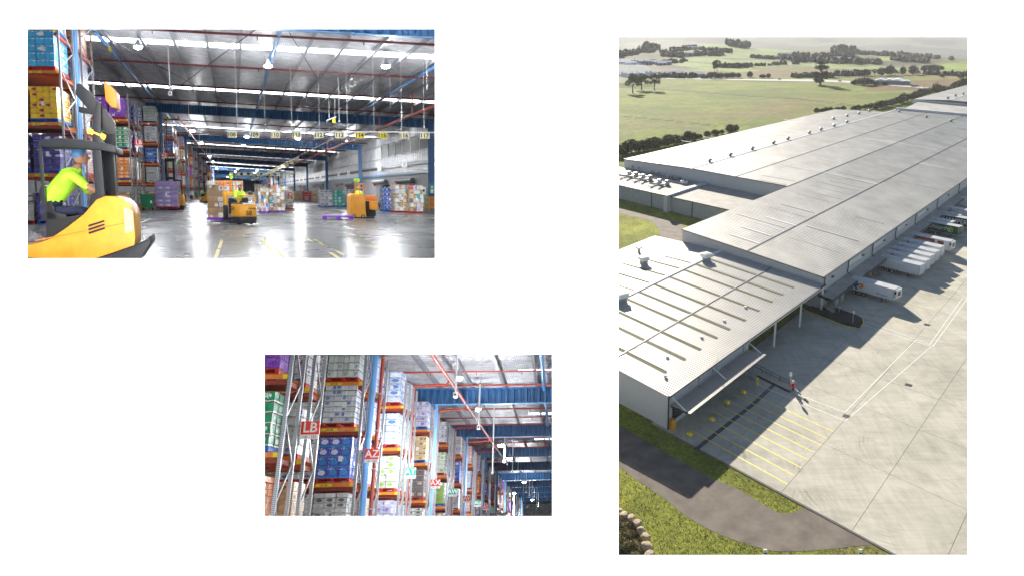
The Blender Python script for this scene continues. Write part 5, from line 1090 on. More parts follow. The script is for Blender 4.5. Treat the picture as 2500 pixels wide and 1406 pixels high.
# ---- figures
def person(M, J, label, cols=('lime', 'navy'), hair='hair', cap=None, scale=1.0, look=(0, -1, 0)):
    """J: joint positions (m). One continuous skinned body; head and hair are children."""
    t = E('person', label, 'person', M)
    names = ['pelvis', 'chest', 'neck', 'headb', 'shL', 'elL', 'wrL', 'haL', 'shR', 'elR', 'wrR', 'haR', 'hipL', 'knL', 'anL', 'toL', 'hipR', 'knR', 'anR', 'toR']
    R_ = dict(pelvis=.15, chest=.165, neck=.07, headb=.06, shL=.085, elL=.055, wrL=.035, haL=.04, hipL=.105, knL=.07, anL=.05, toL=.045)
    for k in list(R_): 
        if k.endswith('L'): R_[k[:-1] + 'R'] = R_[k]
    ed = [('pelvis', 'chest'), ('chest', 'neck'), ('neck', 'headb'), ('chest', 'shL'), ('shL', 'elL'), ('elL', 'wrL'), ('wrL', 'haL'), ('chest', 'shR'), ('shR', 'elR'), ('elR', 'wrR'), ('wrR', 'haR'), ('pelvis', 'hipL'), ('hipL', 'knL'), ('knL', 'anL'), ('anL', 'toL'), ('pelvis', 'hipR'), ('hipR', 'knR'), ('knR', 'anR'), ('anR', 'toR')]
    me = bpy.data.meshes.new('body'); me.from_pydata([J[n] for n in names], [(names.index(a), names.index(b)) for a, b in ed], [])
    o = bpy.data.objects.new('body', me); COL.objects.link(o); md = o.modifiers.new('s', 'SKIN'); 
    for i, n in enumerate(names): v = me.skin_vertices[0].data[i]; r = R_[n]; v.radius = (r * (1.15 if n in ('chest', 'pelvis') else 1), r); v.use_root = i == 0
    sb = o.modifiers.new('u', 'SUBSURF'); sb.levels = 2; sb.render_levels = 2
    dg = bpy.context.evaluated_depsgraph_get(); m2 = bpy.data.meshes.new_from_object(o.evaluated_get(dg)); bpy.data.objects.remove(o)
    m2.materials.clear()
    for c in (cols[0], cols[1], 'skin', 'rubber'): m2.materials.append(MT[c])
    reg = {('pelvis', 'chest'): 0, ('chest', 'neck'): 0, ('neck', 'headb'): 2, ('wrL', 'haL'): 2, ('wrR', 'haR'): 2, ('elL', 'wrL'): 2, ('elR', 'wrR'): 2, ('pelvis', 'hipL'): 1, ('pelvis', 'hipR'): 1, ('hipL', 'knL'): 1, ('hipR', 'knR'): 1, ('knL', 'anL'): 1, ('knR', 'anR'): 1, ('anL', 'toL'): 3, ('anR', 'toR'): 3}
    def sd_(p, a, b):
        a = Vector(J[a]); b = Vector(J[b]); ab = b - a; k = max(0, min(1, (p - a).dot(ab) / ab.length_squared)); return (p - a - ab * k).length
    for pl_ in m2.polygons:
        c = pl_.center; e_ = min(ed, key=lambda e: sd_(c, *e)); pl_.material_index = reg.get(e_, 0); pl_.use_smooth = True
        if e_ == ('pelvis', 'chest') and (c - Vector(J['pelvis'])).length < .1: pl_.material_index = 1
    O('body', m2, parent=t)
    # hands: palm is the skinned end, five fingers of different length
    for s_ in 'LR':
        h = Vector(J['ha' + s_]); d_ = (h - Vector(J['wr' + s_])).normalized(); sdv = d_.cross(Vector((0, 0, 1))); sdv = sdv.normalized() if sdv.length > .1 else Vector((1, 0, 0)); mb = MB()
        for k, ln in enumerate((.065, .075, .08, .07)): b0 = h + sdv * (k - 1.5) * .019; mb.tube([b0, b0 + d_ * ln * .6 + Vector((0, 0, -.005)), b0 + d_ * ln + Vector((0, 0, -.025))], [.011, .01, .007], 6)
        b0 = h - sdv * .035 - d_ * .03; mb.tube([b0, b0 - sdv * .03 + d_ * .03, b0 - sdv * .03 + d_ * .06 + Vector((0, 0, -.01))], [.013, .011, .008], 6); O('fingers', mb, MT['skin'], parent=t, smooth=True)
    hb = Vector(J['headb']); lk = Vector(look).normalized(); up = Vector((0, 0, 1)); sx = lk.cross(up).normalized(); HM = Matrix((sx, lk * 1, up)).transposed().to_4x4(); HM.translation = hb + Vector((0, 0, .1)) + lk * .02
    mb = MB(); mb.ell((0, 0, 0), .078, .1, .122, 14, 10); mb.ell((0, .04, -.06), .055, .06, .06, 10, 6); mb.ell((0, .105, -.015), .014, .022, .025, 6, 5); [mb.ell((a, 0, -.01), .012, .022, .034, 6, 5) for a in (-.08, .08)]; mb.box(-.025, .088, -.062, .025, .099, -.055)
    hd = O('head', mb, MT['skin'], parent=t, smooth=True, M=HM)
    mb = MB(); [mb.ell((a, .09, .018), .012, .008, .009, 6, 5) for a in (-.03, .03)]; O('eyes', mb, MT['black'], parent=hd, smooth=True)
    mb = MB(); mb.ell((0, -.015, .03), .086, .1, .11, 12, 8, M=None); O('hair' if not cap else 'cap', mb, MT[cap or hair], parent=hd, smooth=True)
    if cap: mb = MB(); mb.ell((0, .09, .045), .07, .08, .012, 10, 5); O('brim', mb, MT[cap], parent=hd)
    else: mb = MB(); mb.ell((0, .055, -.075), .05, .05, .045, 8, 6); O('beard', mb, MT[hair], parent=hd, smooth=True)
    return t
def seated(h0=.9, lean=0, yaw=0):
    return dict(pelvis=(0, 0, h0), chest=(0, -.05 - lean * .35, h0 + .38), neck=(0, -.08 - lean * .5, h0 + .56), headb=(0, -.1 - lean * .55, h0 + .64), shL=(.19, -.05 - lean * .45, h0 + .47), elL=(.27, -.2 - lean * .5, h0 + .22), wrL=(.2, -.45 - lean * .4, h0 + .2), haL=(.18, -.52 - lean * .4, h0 + .2), shR=(-.19, -.05 - lean * .45, h0 + .47), elR=(-.27, -.2 - lean * .5, h0 + .22), wrR=(-.2, -.45 - lean * .4, h0 + .2), haR=(-.18, -.52 - lean * .4, h0 + .2), hipL=(.1, -.02, h0 - .03), knL=(.15, -.45, h0 + .02), anL=(.15, -.5, h0 - .42), toL=(.15, -.65, h0 - .47), hipR=(-.1, -.02, h0 - .03), knR=(-.15, -.45, h0 + .02), anR=(-.15, -.5, h0 - .42), toR=(-.15, -.65, h0 - .47))
def standing(z=0, lean=.15):
    return dict(pelvis=(0, 0, z + .95), chest=(0, -.03 - lean * .3, z + 1.3), neck=(0, -.05 - lean * .5, z + 1.48), headb=(0, -.07 - lean * .6, z + 1.56), shL=(.19, -.04 - lean * .4, z + 1.4), elL=(.25, -.12 - lean * .5, z + 1.13), wrL=(.2, -.33 - lean * .5, z + 1.05), haL=(.18, -.41 - lean * .5, z + 1.05), shR=(-.19, -.04 - lean * .4, z + 1.4), elR=(-.25, -.12 - lean * .5, z + 1.13), wrR=(-.2, -.33 - lean * .5, z + 1.05), haR=(-.18, -.41 - lean * .5, z + 1.05), hipL=(.1, 0, z + .9), knL=(.11, -.04, z + .5), anL=(.11, .02, z + .1), toL=(.11, -.14, z + .05), hipR=(-.1, 0, z + .9), knR=(-.11, -.04, z + .5), anR=(-.11, .02, z + .1), toR=(-.11, -.14, z + .05))
before_hall = set(bpy.data.objects)
# ================================================================== LARGE HALL (upper left opening)
F = F1; K1 = 1800.0
M_floor = mat('polished_concrete_floor', (.065, .066, .068), .22, col2=(.1, .1, .096), scale=.2, stretch=(1, .45, 1), spec=.2, detail=9)
nt = M_floor.node_tree; b = nt.nodes['Principled BSDF']; L = nt.links; no = N(nt, 'ShaderNodeTexNoise'); no.inputs['Scale'].default_value = .5; no.inputs['Detail'].default_value = 8; L.new(nt.nodes['Mapping'].outputs[0], no.inputs[0]); mr = N(nt, 'ShaderNodeMapRange'); mr.inputs[1].default_value = .3; mr.inputs[2].default_value = .7; mr.inputs[3].default_value = .24; mr.inputs[4].default_value = .3; L.new(no.outputs[0], mr.inputs[0]); L.new(mr.outputs[0], b.inputs['Roughness'])
ZC, SL, YE = 11.3, .0545, 640.0
tl, tr = -.46, .40
def hallpoly(name, z, m, Y0, th, tl=tl, tr=tr, X1=23.0, X0=-45.0):
    ya, yb = X0 / tl, X1 / tr
    pts = [(tl * Y0, Y0), (tr * Y0, Y0), (X1, yb), (X1, YE), (X0, YE), (X0, ya)]
    mb = MB(); mb.hexa([(x, y, z - th) for x, y in pts], [(x, y, z) for x, y in pts]); return O(name, mb, m, M=F.M, kind='structure')
hallpoly('hall_floor', 0, M_floor, 12.6, .1)
roof_hall(F, ZC, SL, -45, 23, 24, YE, [48.6 + 21.75 * k for k in range(24)], [3 + 2.12 * k for k in range(-22, 10)], [-8, 3, 13.8], 'hall', 1.55, tl, tr)
mb = MB(); mb.hexa([(-45, YE, 0), (23, YE, 0), (23, YE + .3, 0), (-45, YE + .3, 0)], [(-45, YE, 14), (23, YE, 10.5), (23, YE + .3, 10.5), (-45, YE + .3, 14)]); O('end_wall', mb, M_foilw, M=F.M, kind='structure')
mb = MB()
for a, b_ in (((tr * 12.6, 12.6), (22.9, 22.9 / tr)), ((tl * 12.6, 12.6), (-45, 45 / -tl)), ((-45, 45 / -tl), (-45, YE))):
    mb.hexa([(a[0], a[1], -.1), (b_[0], b_[1], -.1), (b_[0] + .2, b_[1] + .2, -.1), (a[0] + .2, a[1] + .2, -.1)], [(a[0], a[1], 14 if a[0] < 0 else 11), (b_[0], b_[1], 14 if a[0] < 0 else 10.2), (b_[0] + .2, b_[1] + .2, 14 if a[0] < 0 else 10.2), (a[0] + .2, a[1] + .2, 14 if a[0] < 0 else 11)])
O('side_wall', mb, M_foilw, M=F.M, kind='structure')
# dock wall on the right, foil above and white panels below the blue girt
dw = E('dock_side_wall', None, None, F.M.copy()); dw['kind'] = 'structure'
XW = 22.75; zt_ = ZC - SL * XW
mb = MB(); mb.box(XW, 59, 4.2, XW + .2, YE, zt_); O('foil_lining', mb, M_foilw, parent=dw)
M_wpan = mat('white_insulated_panel', (.36, .36, .36), .5, var=.06)
y = 59.2
while y < 330: mb = MB(); mb.box(XW + .02, y, 0, XW + .2, y + 3.35, 3.95); O('wall_panel', mb, M_wpan, parent=dw); y += 3.4
mb = MB(); mb.box(XW + .03, 331, 0, XW + .2, YE, 3.95); O('wall_panel', mb, M_wpan, parent=dw)
mb = MB(); mb.box(XW - .35, 59, 3.95, XW, YE, 4.25); O('girt', mb, MT['bluel'], parent=dw)
for z in (5.0, 5.45, 6.6, 8.55): mb = MB(); mb.box(XW - .12, 59, z, XW - .01, YE, z + .09); O('girt', mb, M_purl, parent=dw)
mb = MB(); mb.box(XW - .4, 59, 5.05, XW - .13, 560, 5.35); O('cable_tray', mb, MT['dark'], parent=dw)
M_shut = mat('grey_roller_shutter', (.22, .24, .26), .5); M_louv = mat('grey_louvre_panel', (.3, .31, .28), .6, var=.15)
for b_ in range(0, 11):
    ya = 82.6 + 44.85 * b_
    if b_ % 2 == 0:
        n = 7; a0, a1 = ya + 2.5, ya + 34
        for k in range(n):
            y0 = a0 + (a1 - a0) * k / n; mb = MB(); mb.box(XW - .06, y0 + .25, 6.8, XW - .02, y0 + (a1 - a0) / n - .25, 8.35); O('louvre_panel', mb, M_louv, parent=dw)
            mb = MB(); mb.box(XW - .14, y0 - .2, 6.7, XW - .02, y0 + .2, 8.5); O('mullion', mb, M_purl, parent=dw)
    doors = [(ya + 11, 1), (ya + 24, 0)] if b_ else [(ya + 10, 1), (ya + 26, 0)]
    for i, (yd, op) in enumerate(doors):
        mb = MB(); mb.box(XW - .05, yd, 0, XW + .01, yd + 8.5, 2.95)
        O('dock_opening' if op else 'roller_door', mb, MT['black'] if op else M_shut, parent=dw)
        if not op:
            for k in range(9): mb = MB(); mb.box(XW - .09, yd, .2 + k * .3, XW - .05, yd + 8.5, .25 + k * .3); O('slat_rib', mb, M_purl, parent=dw) if b_ < 2 else None
        mb = MB(); mb.tube([(XW - .35, yd - .3, 3.2), (XW - .35, yd + 8.8, 3.2)], .3, 10); O('shutter_drum', mb, M_shut, parent=dw, smooth=True)
        mb = MB(); mb.box(XW - .25, yd + 9, 2.6, XW, yd + 9.8, 3.3); O('door_motor', mb, MT['signred'], parent=dw)
        mb = MB(); mb.box(XW - .45, yd + 2, 4.85, XW - .41, yd + 5, 5.6); pk = O('number_plate', mb, MT['white'], parent=dw)
        o = O('lettering', text_mesh(str(48 - b_ * 2 - i), .5, MT['ink'], .002), parent=pk); o.matrix_basis = T(XW - .47, yd + 3.5, 5.22) @ RZ(-math.pi / 2) @ RX(math.pi / 2) @ Matrix.Diagonal((3, 1, 1, 1))
q = F.at(1043, 480, X=XW); mb = MB(); mb.box(XW - .08, q.y - 1.5, 0, XW - .01, q.y + 1.5, 2.2); O('exit_door', mb, MT['signgreen'], parent=dw)
for k in range(13):
    Y = 82.6 + 44.85 * k; h = ZC - SL * 22.1 - 1.3
    column(F, 22.1, Y, h + .9, ords[k] + ' blue column of the dock wall counted from the viewer', 'blue columns along the dock wall', .27)
for k in range(-1, 12):
    Y = 82.6 + 44.85 * k; x0 = max(-9.5 if k else -9.5, tl * Y + .2); x1 = min(22.4, tr * Y - .3)
    roof_beam(F, Y, max(-44, tl * Y + .3) if k > 2 else x0, x1, ZC, SL, ords[k + 1] + ' blue corrugated roof beam of the large hall counted from the viewer', 'blue roof beams of the large hall')
for k in range(0, 8):
    Y = 37.75 + 44.85 * k; column(F, -7.8 if k else -7.85, Y, ZC + .43 - 1.3, ords[k] + ' round blue column in the rack line of the large hall', 'round blue columns in the rack line', .2, 'bluel', True)
# sprinkler lines, mains, diagonal roof braces
Ysp = [43, 54.4, 65.6, 76.8]
for k, Y in enumerate([y + 44.85 * b_ for b_ in range(4) for y in Ysp]):
    x0, x1 = max(-30, tl * Y + .3), min(22.3, tr * Y - .3); mb = MB(); mb.tube([(x0, Y, ZC - SL * x0 - .55), (x1, Y, ZC - SL * x1 - .55)], .075, 7)
    for j in range(6): x = x0 + (x1 - x0) * (j + .5) / 6; mb.bar((x, Y, ZC - SL * x - .55), (x, Y, ZC - SL * x - .8), .05)
    tag(O('sprinkler_pipe', mb, MT['dkredpipe'], M=F.M), ords[k] + ' dark red sprinkler pipe crossing under the large hall roof', 'pipe', 'sprinkler pipes of the large hall')
mb = MB(); mb.tube([(15.6, 42, 8.3), (15.6, 300, 8.3), (15.6, 302, 7.8), (15.6, 302, 0)], .14, 9); rp = E('red_fire_main', 'thick red fire main running back under the right side of the large hall roof', 'pipe', F.M.copy()); O('pipe', mb, MT['redpipe'], parent=rp, smooth=True)
for k in range(9): Y = 50 + 14 * k; mb = MB(); mb.bar((15.6, Y, 8.4), (15.6, Y, ZC - SL * 15.6 - .3), .09); O('hanger', mb, MT['redpipe'], parent=rp)
rp = E('red_branch_pipe', 'red pipe with drops beside the rack ends of the large hall', 'pipe', F.M.copy()); mb = MB(); mb.tube([(-5.9, 84, 10), (-5.9, 330, 10)], .1, 7); O('pipe', mb, MT['redpipe'], parent=rp)
for k in range(8): Y = 86 + 22.4 * k; mb = MB(); mb.tube([(-5.9, Y, 10), (-7.45, Y, 9.9), (-7.5, Y, 9.6), (-7.5, Y, .2)], .07, 6); O('drop', mb, MT['redpipe'], parent=rp)
for i, (a, b_) in enumerate((((230, 72), (560, 250)), ((640, 75), (430, 225)), ((716, 80), (812, 245)), ((1045, 112), (760, 220)))):
    for_ = lambda q: (lambda p: p)(F.at(q[0], q[1], Z=10.9))
    p, q = for_(a), for_(b_); mb = MB(); mb.tube([p, q], .03, 5); tag(O('roof_brace', mb, MT['dark'], M=F.M), ['thin diagonal brace rod at the upper left of the large hall roof', 'thin diagonal brace rod left of the middle roof lamp', 'thin diagonal brace rod right of the middle roof lamp', 'thin diagonal brace rod near the right roof lamp'][i], 'brace rod')
# lamps
def ceilpt(F, x, y, drop, zc=ZC, sl=SL):
    p = F.at(x, y, Z=zc - drop)
    for _ in range(5): p = F.at(x, y, Z=zc - drop - sl * p.x)
    return p
LP = [(560, -5, 1), (900, 10, 1), (250, 0, 1), (351, 117, 1), (665, 163, 1), (946, 163, 1), (475, 320, 1), (494, 349, 1), (607, 334, 1), (598, 355, 0), (731, 338, 1), (853, 343, 1), (795, 367, 0), (514, 382, 0), (522, 395, 0), (531, 412, 1), (582, 413, 1), (576, 419, 0), (630, 416, 1), (624, 422, 0), (556, 432, 1), (612, 433, 1), (585, 443, 1), (572, 449, 1)]  # leading entries out of view and farthest ones added to brighten the hall's ends
for i, (x, y, pw) in enumerate(LP):
    p = ceilpt(F, x, y, 1.0); lamp(F, p, ords[i] + ' bright high bay lamp of the large hall, counted from the nearest back', 'high bay lamps of the large hall', (400 if i < 14 else 1300) if pw else 0, .3 if i < 6 else .42)
# drop poles and sign rods
for i, (x, y, Z, f_) in enumerate([(424, 226, 7.6, 'box'), (467.6, 329, 7.6, 'box'), (491, 357, 7.6, 'box'), (832, 294, 7.4, 'ball'), (507, 385, 7.4, 'ball'), (516, 397, 7.4, 'ball'), (955, 262, 8.2, None), (1042, 220, 8.6, None), (653, 290, 8.0, None)]):
    pole(F, x, 0, y, Z, ['white drop pole with a camera box at the upper left of the large hall', 'white drop pole with a camera box in front of the second blue beam end', 'white drop pole with camera box beside the starry lamp', 'short white drop pole with a round sensor right of the hanging sign light', 'far white drop pole above the left aisle', 'farthest white drop pole above the left aisle', 'thin white rod under the right roof lamp', 'thin white rod at the upper right corner', 'thin white rod through the middle roof lamp'][i], 'drop poles of the large hall', f_, .035 if f_ else .015, 10.8)
# lane number signs on their wire
YS = 47.0
M_cream = mat('cream_sign_plate', (.85, .82, .52), .5, var=.05); M_ysign = mat('yellow_sign_plate', (.8, .68, .03), .5, var=.04)
p0, p1 = F.at(556, 320.5, Y=YS), F.at(1075, 321, Y=YS); mb = MB(); mb.tube([p0, p1], .035, 6); wr = tag(O('sign_rail', mb, MT['white'], M=F.M), 'white rail carrying the row of lane numbers 108 to 117', 'rail')
for i, (x, n) in enumerate(zip((572, 627, 677, 729, 782, 833, 881, 935, 987, 1036), range(108, 118))):
    t = board_sign(F, x, 328.5, YS, .58, .4, '', None, None, ('yellow' if n in (114, 115) else 'cream') + ' hanging lane sign %s from the left, reading %d' % (ords[i], n), 'lane_sign', 'lane sign', M_ysign if n in (114, 115) else M_cream)
    o = O('lettering', text_mesh(str(n), .36, MT['ink'], .002, .008), parent=t); o.matrix_basis = T(-.04, -.01, -.02) @ RX(math.pi / 2)
for i, x in enumerate((585, 653, 718, 784, 851, 915, 981, 1034)):
    p = F.at(x, 320, Y=YS); mb = MB(); mb.cyl(p, (p.x, p.y, ZC - SL * p.x - .2), .012, 5); tag(O('suspension_wire', mb, MT['white'], M=F.M), ords[i] + ' thin wire from the left holding the lane number rail', 'wire', 'wires holding the lane number rail')
for (y, YY, x0, st_, n0) in ((425, 163, 567, 16.3, 91), (432, 180, 568, 13.3, 71)):
    p0, p1 = F.at(x0 - 6, y - 3.5, Y=YY), F.at(x0 + st_ * 9 + 8, y - 3.5, Y=YY); mb = MB(); mb.tube([p0, p1], .06, 5); tag(O('sign_rail', mb, MT['white'], M=F.M), 'far white rail with cream lane signs, ' + ('upper' if y == 425 else 'lower') + ' of the two', 'rail')
    for k in range(10):
        t = board_sign(F, x0 + st_ * k, y, YY, .75, .5, '', None, None, '%s cream sign from the left on the %s far rail' % (ords[k], 'upper' if y == 425 else 'lower'), 'lane_sign', 'lane sign', M_cream)
        o = O('lettering', text_mesh(str(n0 + k), .42, MT['ink'], .002, .004), parent=t); o.matrix_basis = T(0, -.01, 0) @ RX(math.pi / 2)
a, b_ = F.at(815, 338, Z=5.9), None; Xr = a.x; mb = MB(); mb.tube([(Xr, a.y, 5.9), (Xr * .97, 330, 5.9)], .05, 5); tag(O('sign_rail', mb, MT['white'], M=F.M), 'white rail running back along the hall with hanging cream flags', 'rail')
for k in range(24):
    Y = 92 + k * 8.5; mb = MB(); mb.box(Xr * (1 - .0001 * (Y - 60)) - .3, Y, 5.35, Xr * (1 - .0001 * (Y - 60)) + .3, Y + .03, 5.85); tag(O('lane_flag', mb, M_cream, M=F.M), ords[k] + ' cream flag from the near end of the receding rail', 'lane sign', 'cream flags on the receding rail')
# racking and loads
rows1 = [34 + 22.4 * k for k in range(14)]
lab1 = ['nearest', 'second', 'third', 'fourth', 'fifth', 'sixth', 'seventh', 'eighth', 'ninth', 'tenth', 'eleventh', 'twelfth', 'thirteenth', 'fourteenth']
pool = ['white', 'tissue', 'bluepack', 'whitebox', 'lavender', 'clear', 'beige', 'leafy', 'brown', 'pink', 'greybox', 'limebox', 'purple', 'orange']
fixed1 = {0: {0: ['navy', 'whitebox'], 2.4: ['navy', 'navy'], 4.8: ['yellow', 'yellow'], 7.2: ['water', 'water'], 9.1: ['clear', 'clear']},
          1: {0: ['brown', 'whitebox'], 2.4: ['orange', 'beige', 'orange'], 4.8: ['green', 'green', 'leafy'], 7.1: ['purple', 'purple', 'clear']},
          2: {0: ['brown', 'whitebox'], 2.3: ['whitebox', 'brown'], 4.5: ['bluepack', 'white'], 6.7: ['white', 'white'], 8.9: ['clear', 'tissue']},
          3: {0: ['navy', 'brown'], 2.3: ['lavender'], 4.5: ['leafy'], 6.7: ['bluepack'], 8.9: ['tissue']},
          4: {0: ['brown'], 2.3: ['white'], 4.5: ['greybox'], 6.7: ['beige'], 8.9: ['lavender']}}
palc = ['red', 'blue', 'red']
for k, Y in enumerate(rows1):
    lv = [2.4, 4.8, 7.2, 9.1] if k == 0 else [2.4, 4.8, 7.1] if k == 1 else [2.3, 4.5, 6.7, 8.9]
    top = 11.0 if k == 0 else 9.1 if k == 1 else 9.6; nr = k < 2
    rack(F, -7.8, Y, 3.1, lv, top, lab1[k] + ' rack row on the left of the large hall, front run', 2 if k < 3 else 1, 2.85, nr, 'rack runs of the large hall', 'AZ 141', k < 2)
    rack(F, -7.8, Y + 5.1, 3.1, lv, top, lab1[k] + ' rack row on the left of the large hall, rear run', 1, 2.85, nr and False, 'rack runs of the large hall', 'AZ 141', False)
    fx = fixed1.get(k)
    for li, z in enumerate([0] + lv):
        stl = (fx.get(z) or [rl2.choice(pool)]) if fx else [rl2.choice(pool)]
        for j, s_ in enumerate(stl):
            X1_ = -8.0 - j * 1.42; hgt = {0: 1.75}.get(z, 1.72 + rl2.uniform(-.12, .12)); pc = 'blue' if s_ in ('yellow', 'navy', 'green', 'orange', 'clear', 'beige') else 'red'
            if z == 0: hgt = 1.5
            load(F, X1_ - 1.28, X1_, Y - .1, 2.9, z + .01, z + hgt, s_, pc, '%s on %s pallet, %s, %s hall rack%s' % (ST_[s_][2], pc, 'floor' if z == 0 else ['', 'first beam level', 'second beam level', 'third beam level', 'top beam level'][li], lab1[k], '' if j == 0 else ', one left' if j == 1 else ', two left'), near=k < 2, nx=3 if s_ != 'yellow' else 4, nz=6 if s_ in ('yellow', 'orange', 'navy') else 5, ny=3)
        if k < 6 and li: s_ = rl2.choice(pool); load(F, -9.3, -8.02, Y + 5.2, 2.8, z + .01, z + 1.65, s_, 'red', '%s, %s, rear run of %s hall rack' % (ST_[s_][2], ['', 'first beam level', 'second beam level', 'third beam level', 'top beam level'][li], lab1[k]), near=False)
for i, (x, y, Yd, tx, c) in enumerate([(341, 352, 54.5, 'LB', 'signred'), (403, 382, 77.5, 'AZ', 'signred'), (438, 400, 104, 'AY', 'signgreen'), (460.5, 413, 127, 'AX', 'signred'), (477, 423, 149, 'AW', 'signgreen'), (489, 428, 171, 'AV', 'signred'), (499, 432, 194, 'AU', 'signgreen')]):
    board_sign(F, x, y, Yd, .57, .56, tx, '141 - 223', MT[c], ('red' if c == 'signred' else 'green') + ' rack end sign reading %s in the large hall' % tx)
mb = MB(); p = F.at(199, 395, Y=36.8); t = E('fire_sign', 'small red fire extinguisher sign on the nearest round blue column', 'sign', F.M @ T(p)); mb.box(-.12, 0, -.16, .12, .02, .16); O('plate', mb, MT['signred'], parent=t); mb = MB(); mb.box(-.03, -.01, -.1, .03, -.002, .08); mb.box(-.015, -.01, .08, .015, -.002, .12); O('symbol', mb, MT['white'], parent=t)
# hanging emergency sign light
p = F.at(815, 292, Y=52); t = E('hanging_sign_light', 'tilted white panel light with a yellow placard hanging below the hall roof', 'sign light', F.M @ T(p)); mb = MB(); mb.box(-.35, -.25, .06, .3, .25, .12, M=RY(-.35)); O('panel', mb, MT['white'], parent=t); mb = MB(); mb.box(-.02, -.2, -.22, .2, -.17, .08); O('placard', mb, MT['ylabel'], parent=t); mb = MB(); mb.cyl((-.2, 0, .1), (-.2, 0, 1.6), .01, 5); mb.cyl((.2, 0, .1), (.2, 0, 1.6), .01, 5); O('wire', mb, MT['white'], parent=t)
for k_, (x, y) in enumerate(((280, 122), (414, 290))):
    p = F.at(x, y, Y=46 if not k_ else 84); t = E('sprinkler_tag', ['yellow tag hanging from the blue strut at the upper left', 'yellow tag hanging behind the second blue beam'][k_], 'tag', F.M @ T(p)); mb = MB(); mb.poly([(-.1, 0, .2), (.12, 0, .1), (.1, 0, -.25), (-.05, 0, -.1)]); mb.poly([(-.1, .02, .2), (-.05, .02, -.1), (.1, .02, -.25), (.12, .02, .1)]); O('plate', mb, MT['ylabel'], parent=t)
# floor loads
fl = [(936, 962, 513, 455, 'bluepack', 'blue'), (963, 997, 516, 448, 'mixed', 'red'), (998, 1030, 517, 449, 'mixed', 'red'), (779, 811, 504, 462, 'white', 'blue'), (812, 841, 504, 463, 'teal', 'blue'), (842, 872, 503, 460, 'mixed', 'blue'), (697, 715, 511, 464, 'mixed', 'red'), (716, 737, 493, 466, 'beige', 'blue'), (739, 760, 493, 466, 'red', 'blue'), (762, 777, 493, 466, 'beige', 'blue'), (657, 695, 519, 461, 'mixed', 'purple'), (630, 655, 521, 458, 'mixed', 'purple'), (640, 662, 492, 449, 'mixed', 'blue'), (664, 686, 490, 452, 'mixed', 'blue'), (688, 706, 490, 455, 'mixed', 'red'), (622, 640, 495, 450, 'white', 'blue'), (1040, 1058, 497, 470, 'brown', 'blue')]
fl_lab = ['blue and white floor pallet in front of the parked forklift', 'tall mixed cartons on a red pallet, middle of the right floor group', 'tall mixed cartons with purple cases at the right end of the floor group', 'white wrapped pallet left of the teal one on the open floor', 'teal wrapped pallet between two white ones', 'mixed pallet half hidden behind the order picker', 'low mixed pallet on a red base right of the purple based ones', 'beige carton pallet left of the red one', 'red carton pallet between two beige ones', 'beige carton pallet right of the red one', 'mixed cartons on a purple pallet, right of the numbered truck', 'mixed cartons on a purple pallet just behind the numbered truck', 'mixed pallet in the far row directly behind the truck driver', 'second mixed pallet of the far row behind the driver', 'third mixed pallet of the far row behind the driver', 'white pallet of the far row left of the driver', 'brown carton pallet beyond the yellow crate']
for i, (x0, x1, yb, yt, s_, pc) in enumerate(fl):
    p = F.at(x0, yb, Z=0); q = F.at(x1, yb, Y=p.y); r = F.at(x0, yt, Y=p.y); mx_ = s_ == 'mixed'
    load(F, p.x, q.x, p.y, 2.0, 0, r.z, s_, pc, fl_lab[i], near=x1 - x0 > 24, nx=4 if mx_ else 3, nz=6 if mx_ else 5, ny=3)
# ---- vehicles, people and bits on the hall floor
def PX(parent_loc, Y0):
    return lambda x, y: F.at(x, y, Y=Y0) - parent_loc
def pxprism(name, t, loc, poly, Y0, D, m, bevel=0, parent=None, smooth=False):
    f_ = PX(loc, Y0); lo = [f_(*p) for p in poly]; hi = [v + Vector((0, D, 0)) for v in lo]; mb = MB(); mb.hexa(lo, hi); return O(name, mb, m, parent=parent or t, bevel=bevel)
def pxtube(name, t, loc, pts, Y0, r, m, parent=None, dy=0):
    f_ = PX(loc, Y0); mb = MB(); mb.tube([f_(*p) + Vector((0, dy, 0)) for p in pts], r, 8); return O(name, mb, m, parent=parent or t, smooth=True)
def wheels(t, loc, pts, Y0, r, w_, hub=True):
    for x, y, dy in pts:
        c = F.at(x, y, Y=Y0) - loc; c.z = r; mb = MB(); mb.cyl(c + Vector((0, dy, 0)), c + Vector((0, dy + w_, 0)), r, 16); o = O('wheel', mb, MT['rubber'], parent=t, smooth=True)
        if hub: mb = MB(); mb.cyl(c + Vector((0, dy - .01, 0)), c + Vector((0, dy + w_ + .01, 0)), r * .5, 12); O('hub', mb, MT['steel'], parent=o)
# foreground reach truck, passing to the right
Y0 = 13.4; loc = Vector((-2.7, Y0, 0)); t = E('reach_truck', 'big yellow reach truck passing close in the lower left corner, driver in lime jacket', 'forklift', F.M @ T(loc))
pxprism('body', t, loc, [(20, 640), (22, 612), (67, 606), (105, 592), (150, 562), (195, 528), (228, 492), (250, 483), (275, 483), (296, 490), (312, 505), (320, 530), (321, 590), (318, 606), (262, 626), (190, 650)], Y0, 1.0, MT['yellow'], .035)
pxprism('chassis', t, loc, [(15, 690), (18, 640), (190, 650), (262, 627), (318, 606), (350, 590), (356, 582), (358, 600), (330, 640), (250, 672), (220, 690)], Y0 + .03, .94, MT['dark'], .02)
for k in range(3): pxprism('vent_slot', t, loc, [(203, 556 + 9 * k), (244, 543 + 9 * k), (246, 547 + 9 * k), (205, 561 + 9 * k)], Y0 - .012, .02, MT['black'])
pxprism('body_seam', t, loc, [(67, 596), (300, 548), (300, 550), (67, 599)], Y0 - .006, .01, MT['orange'])
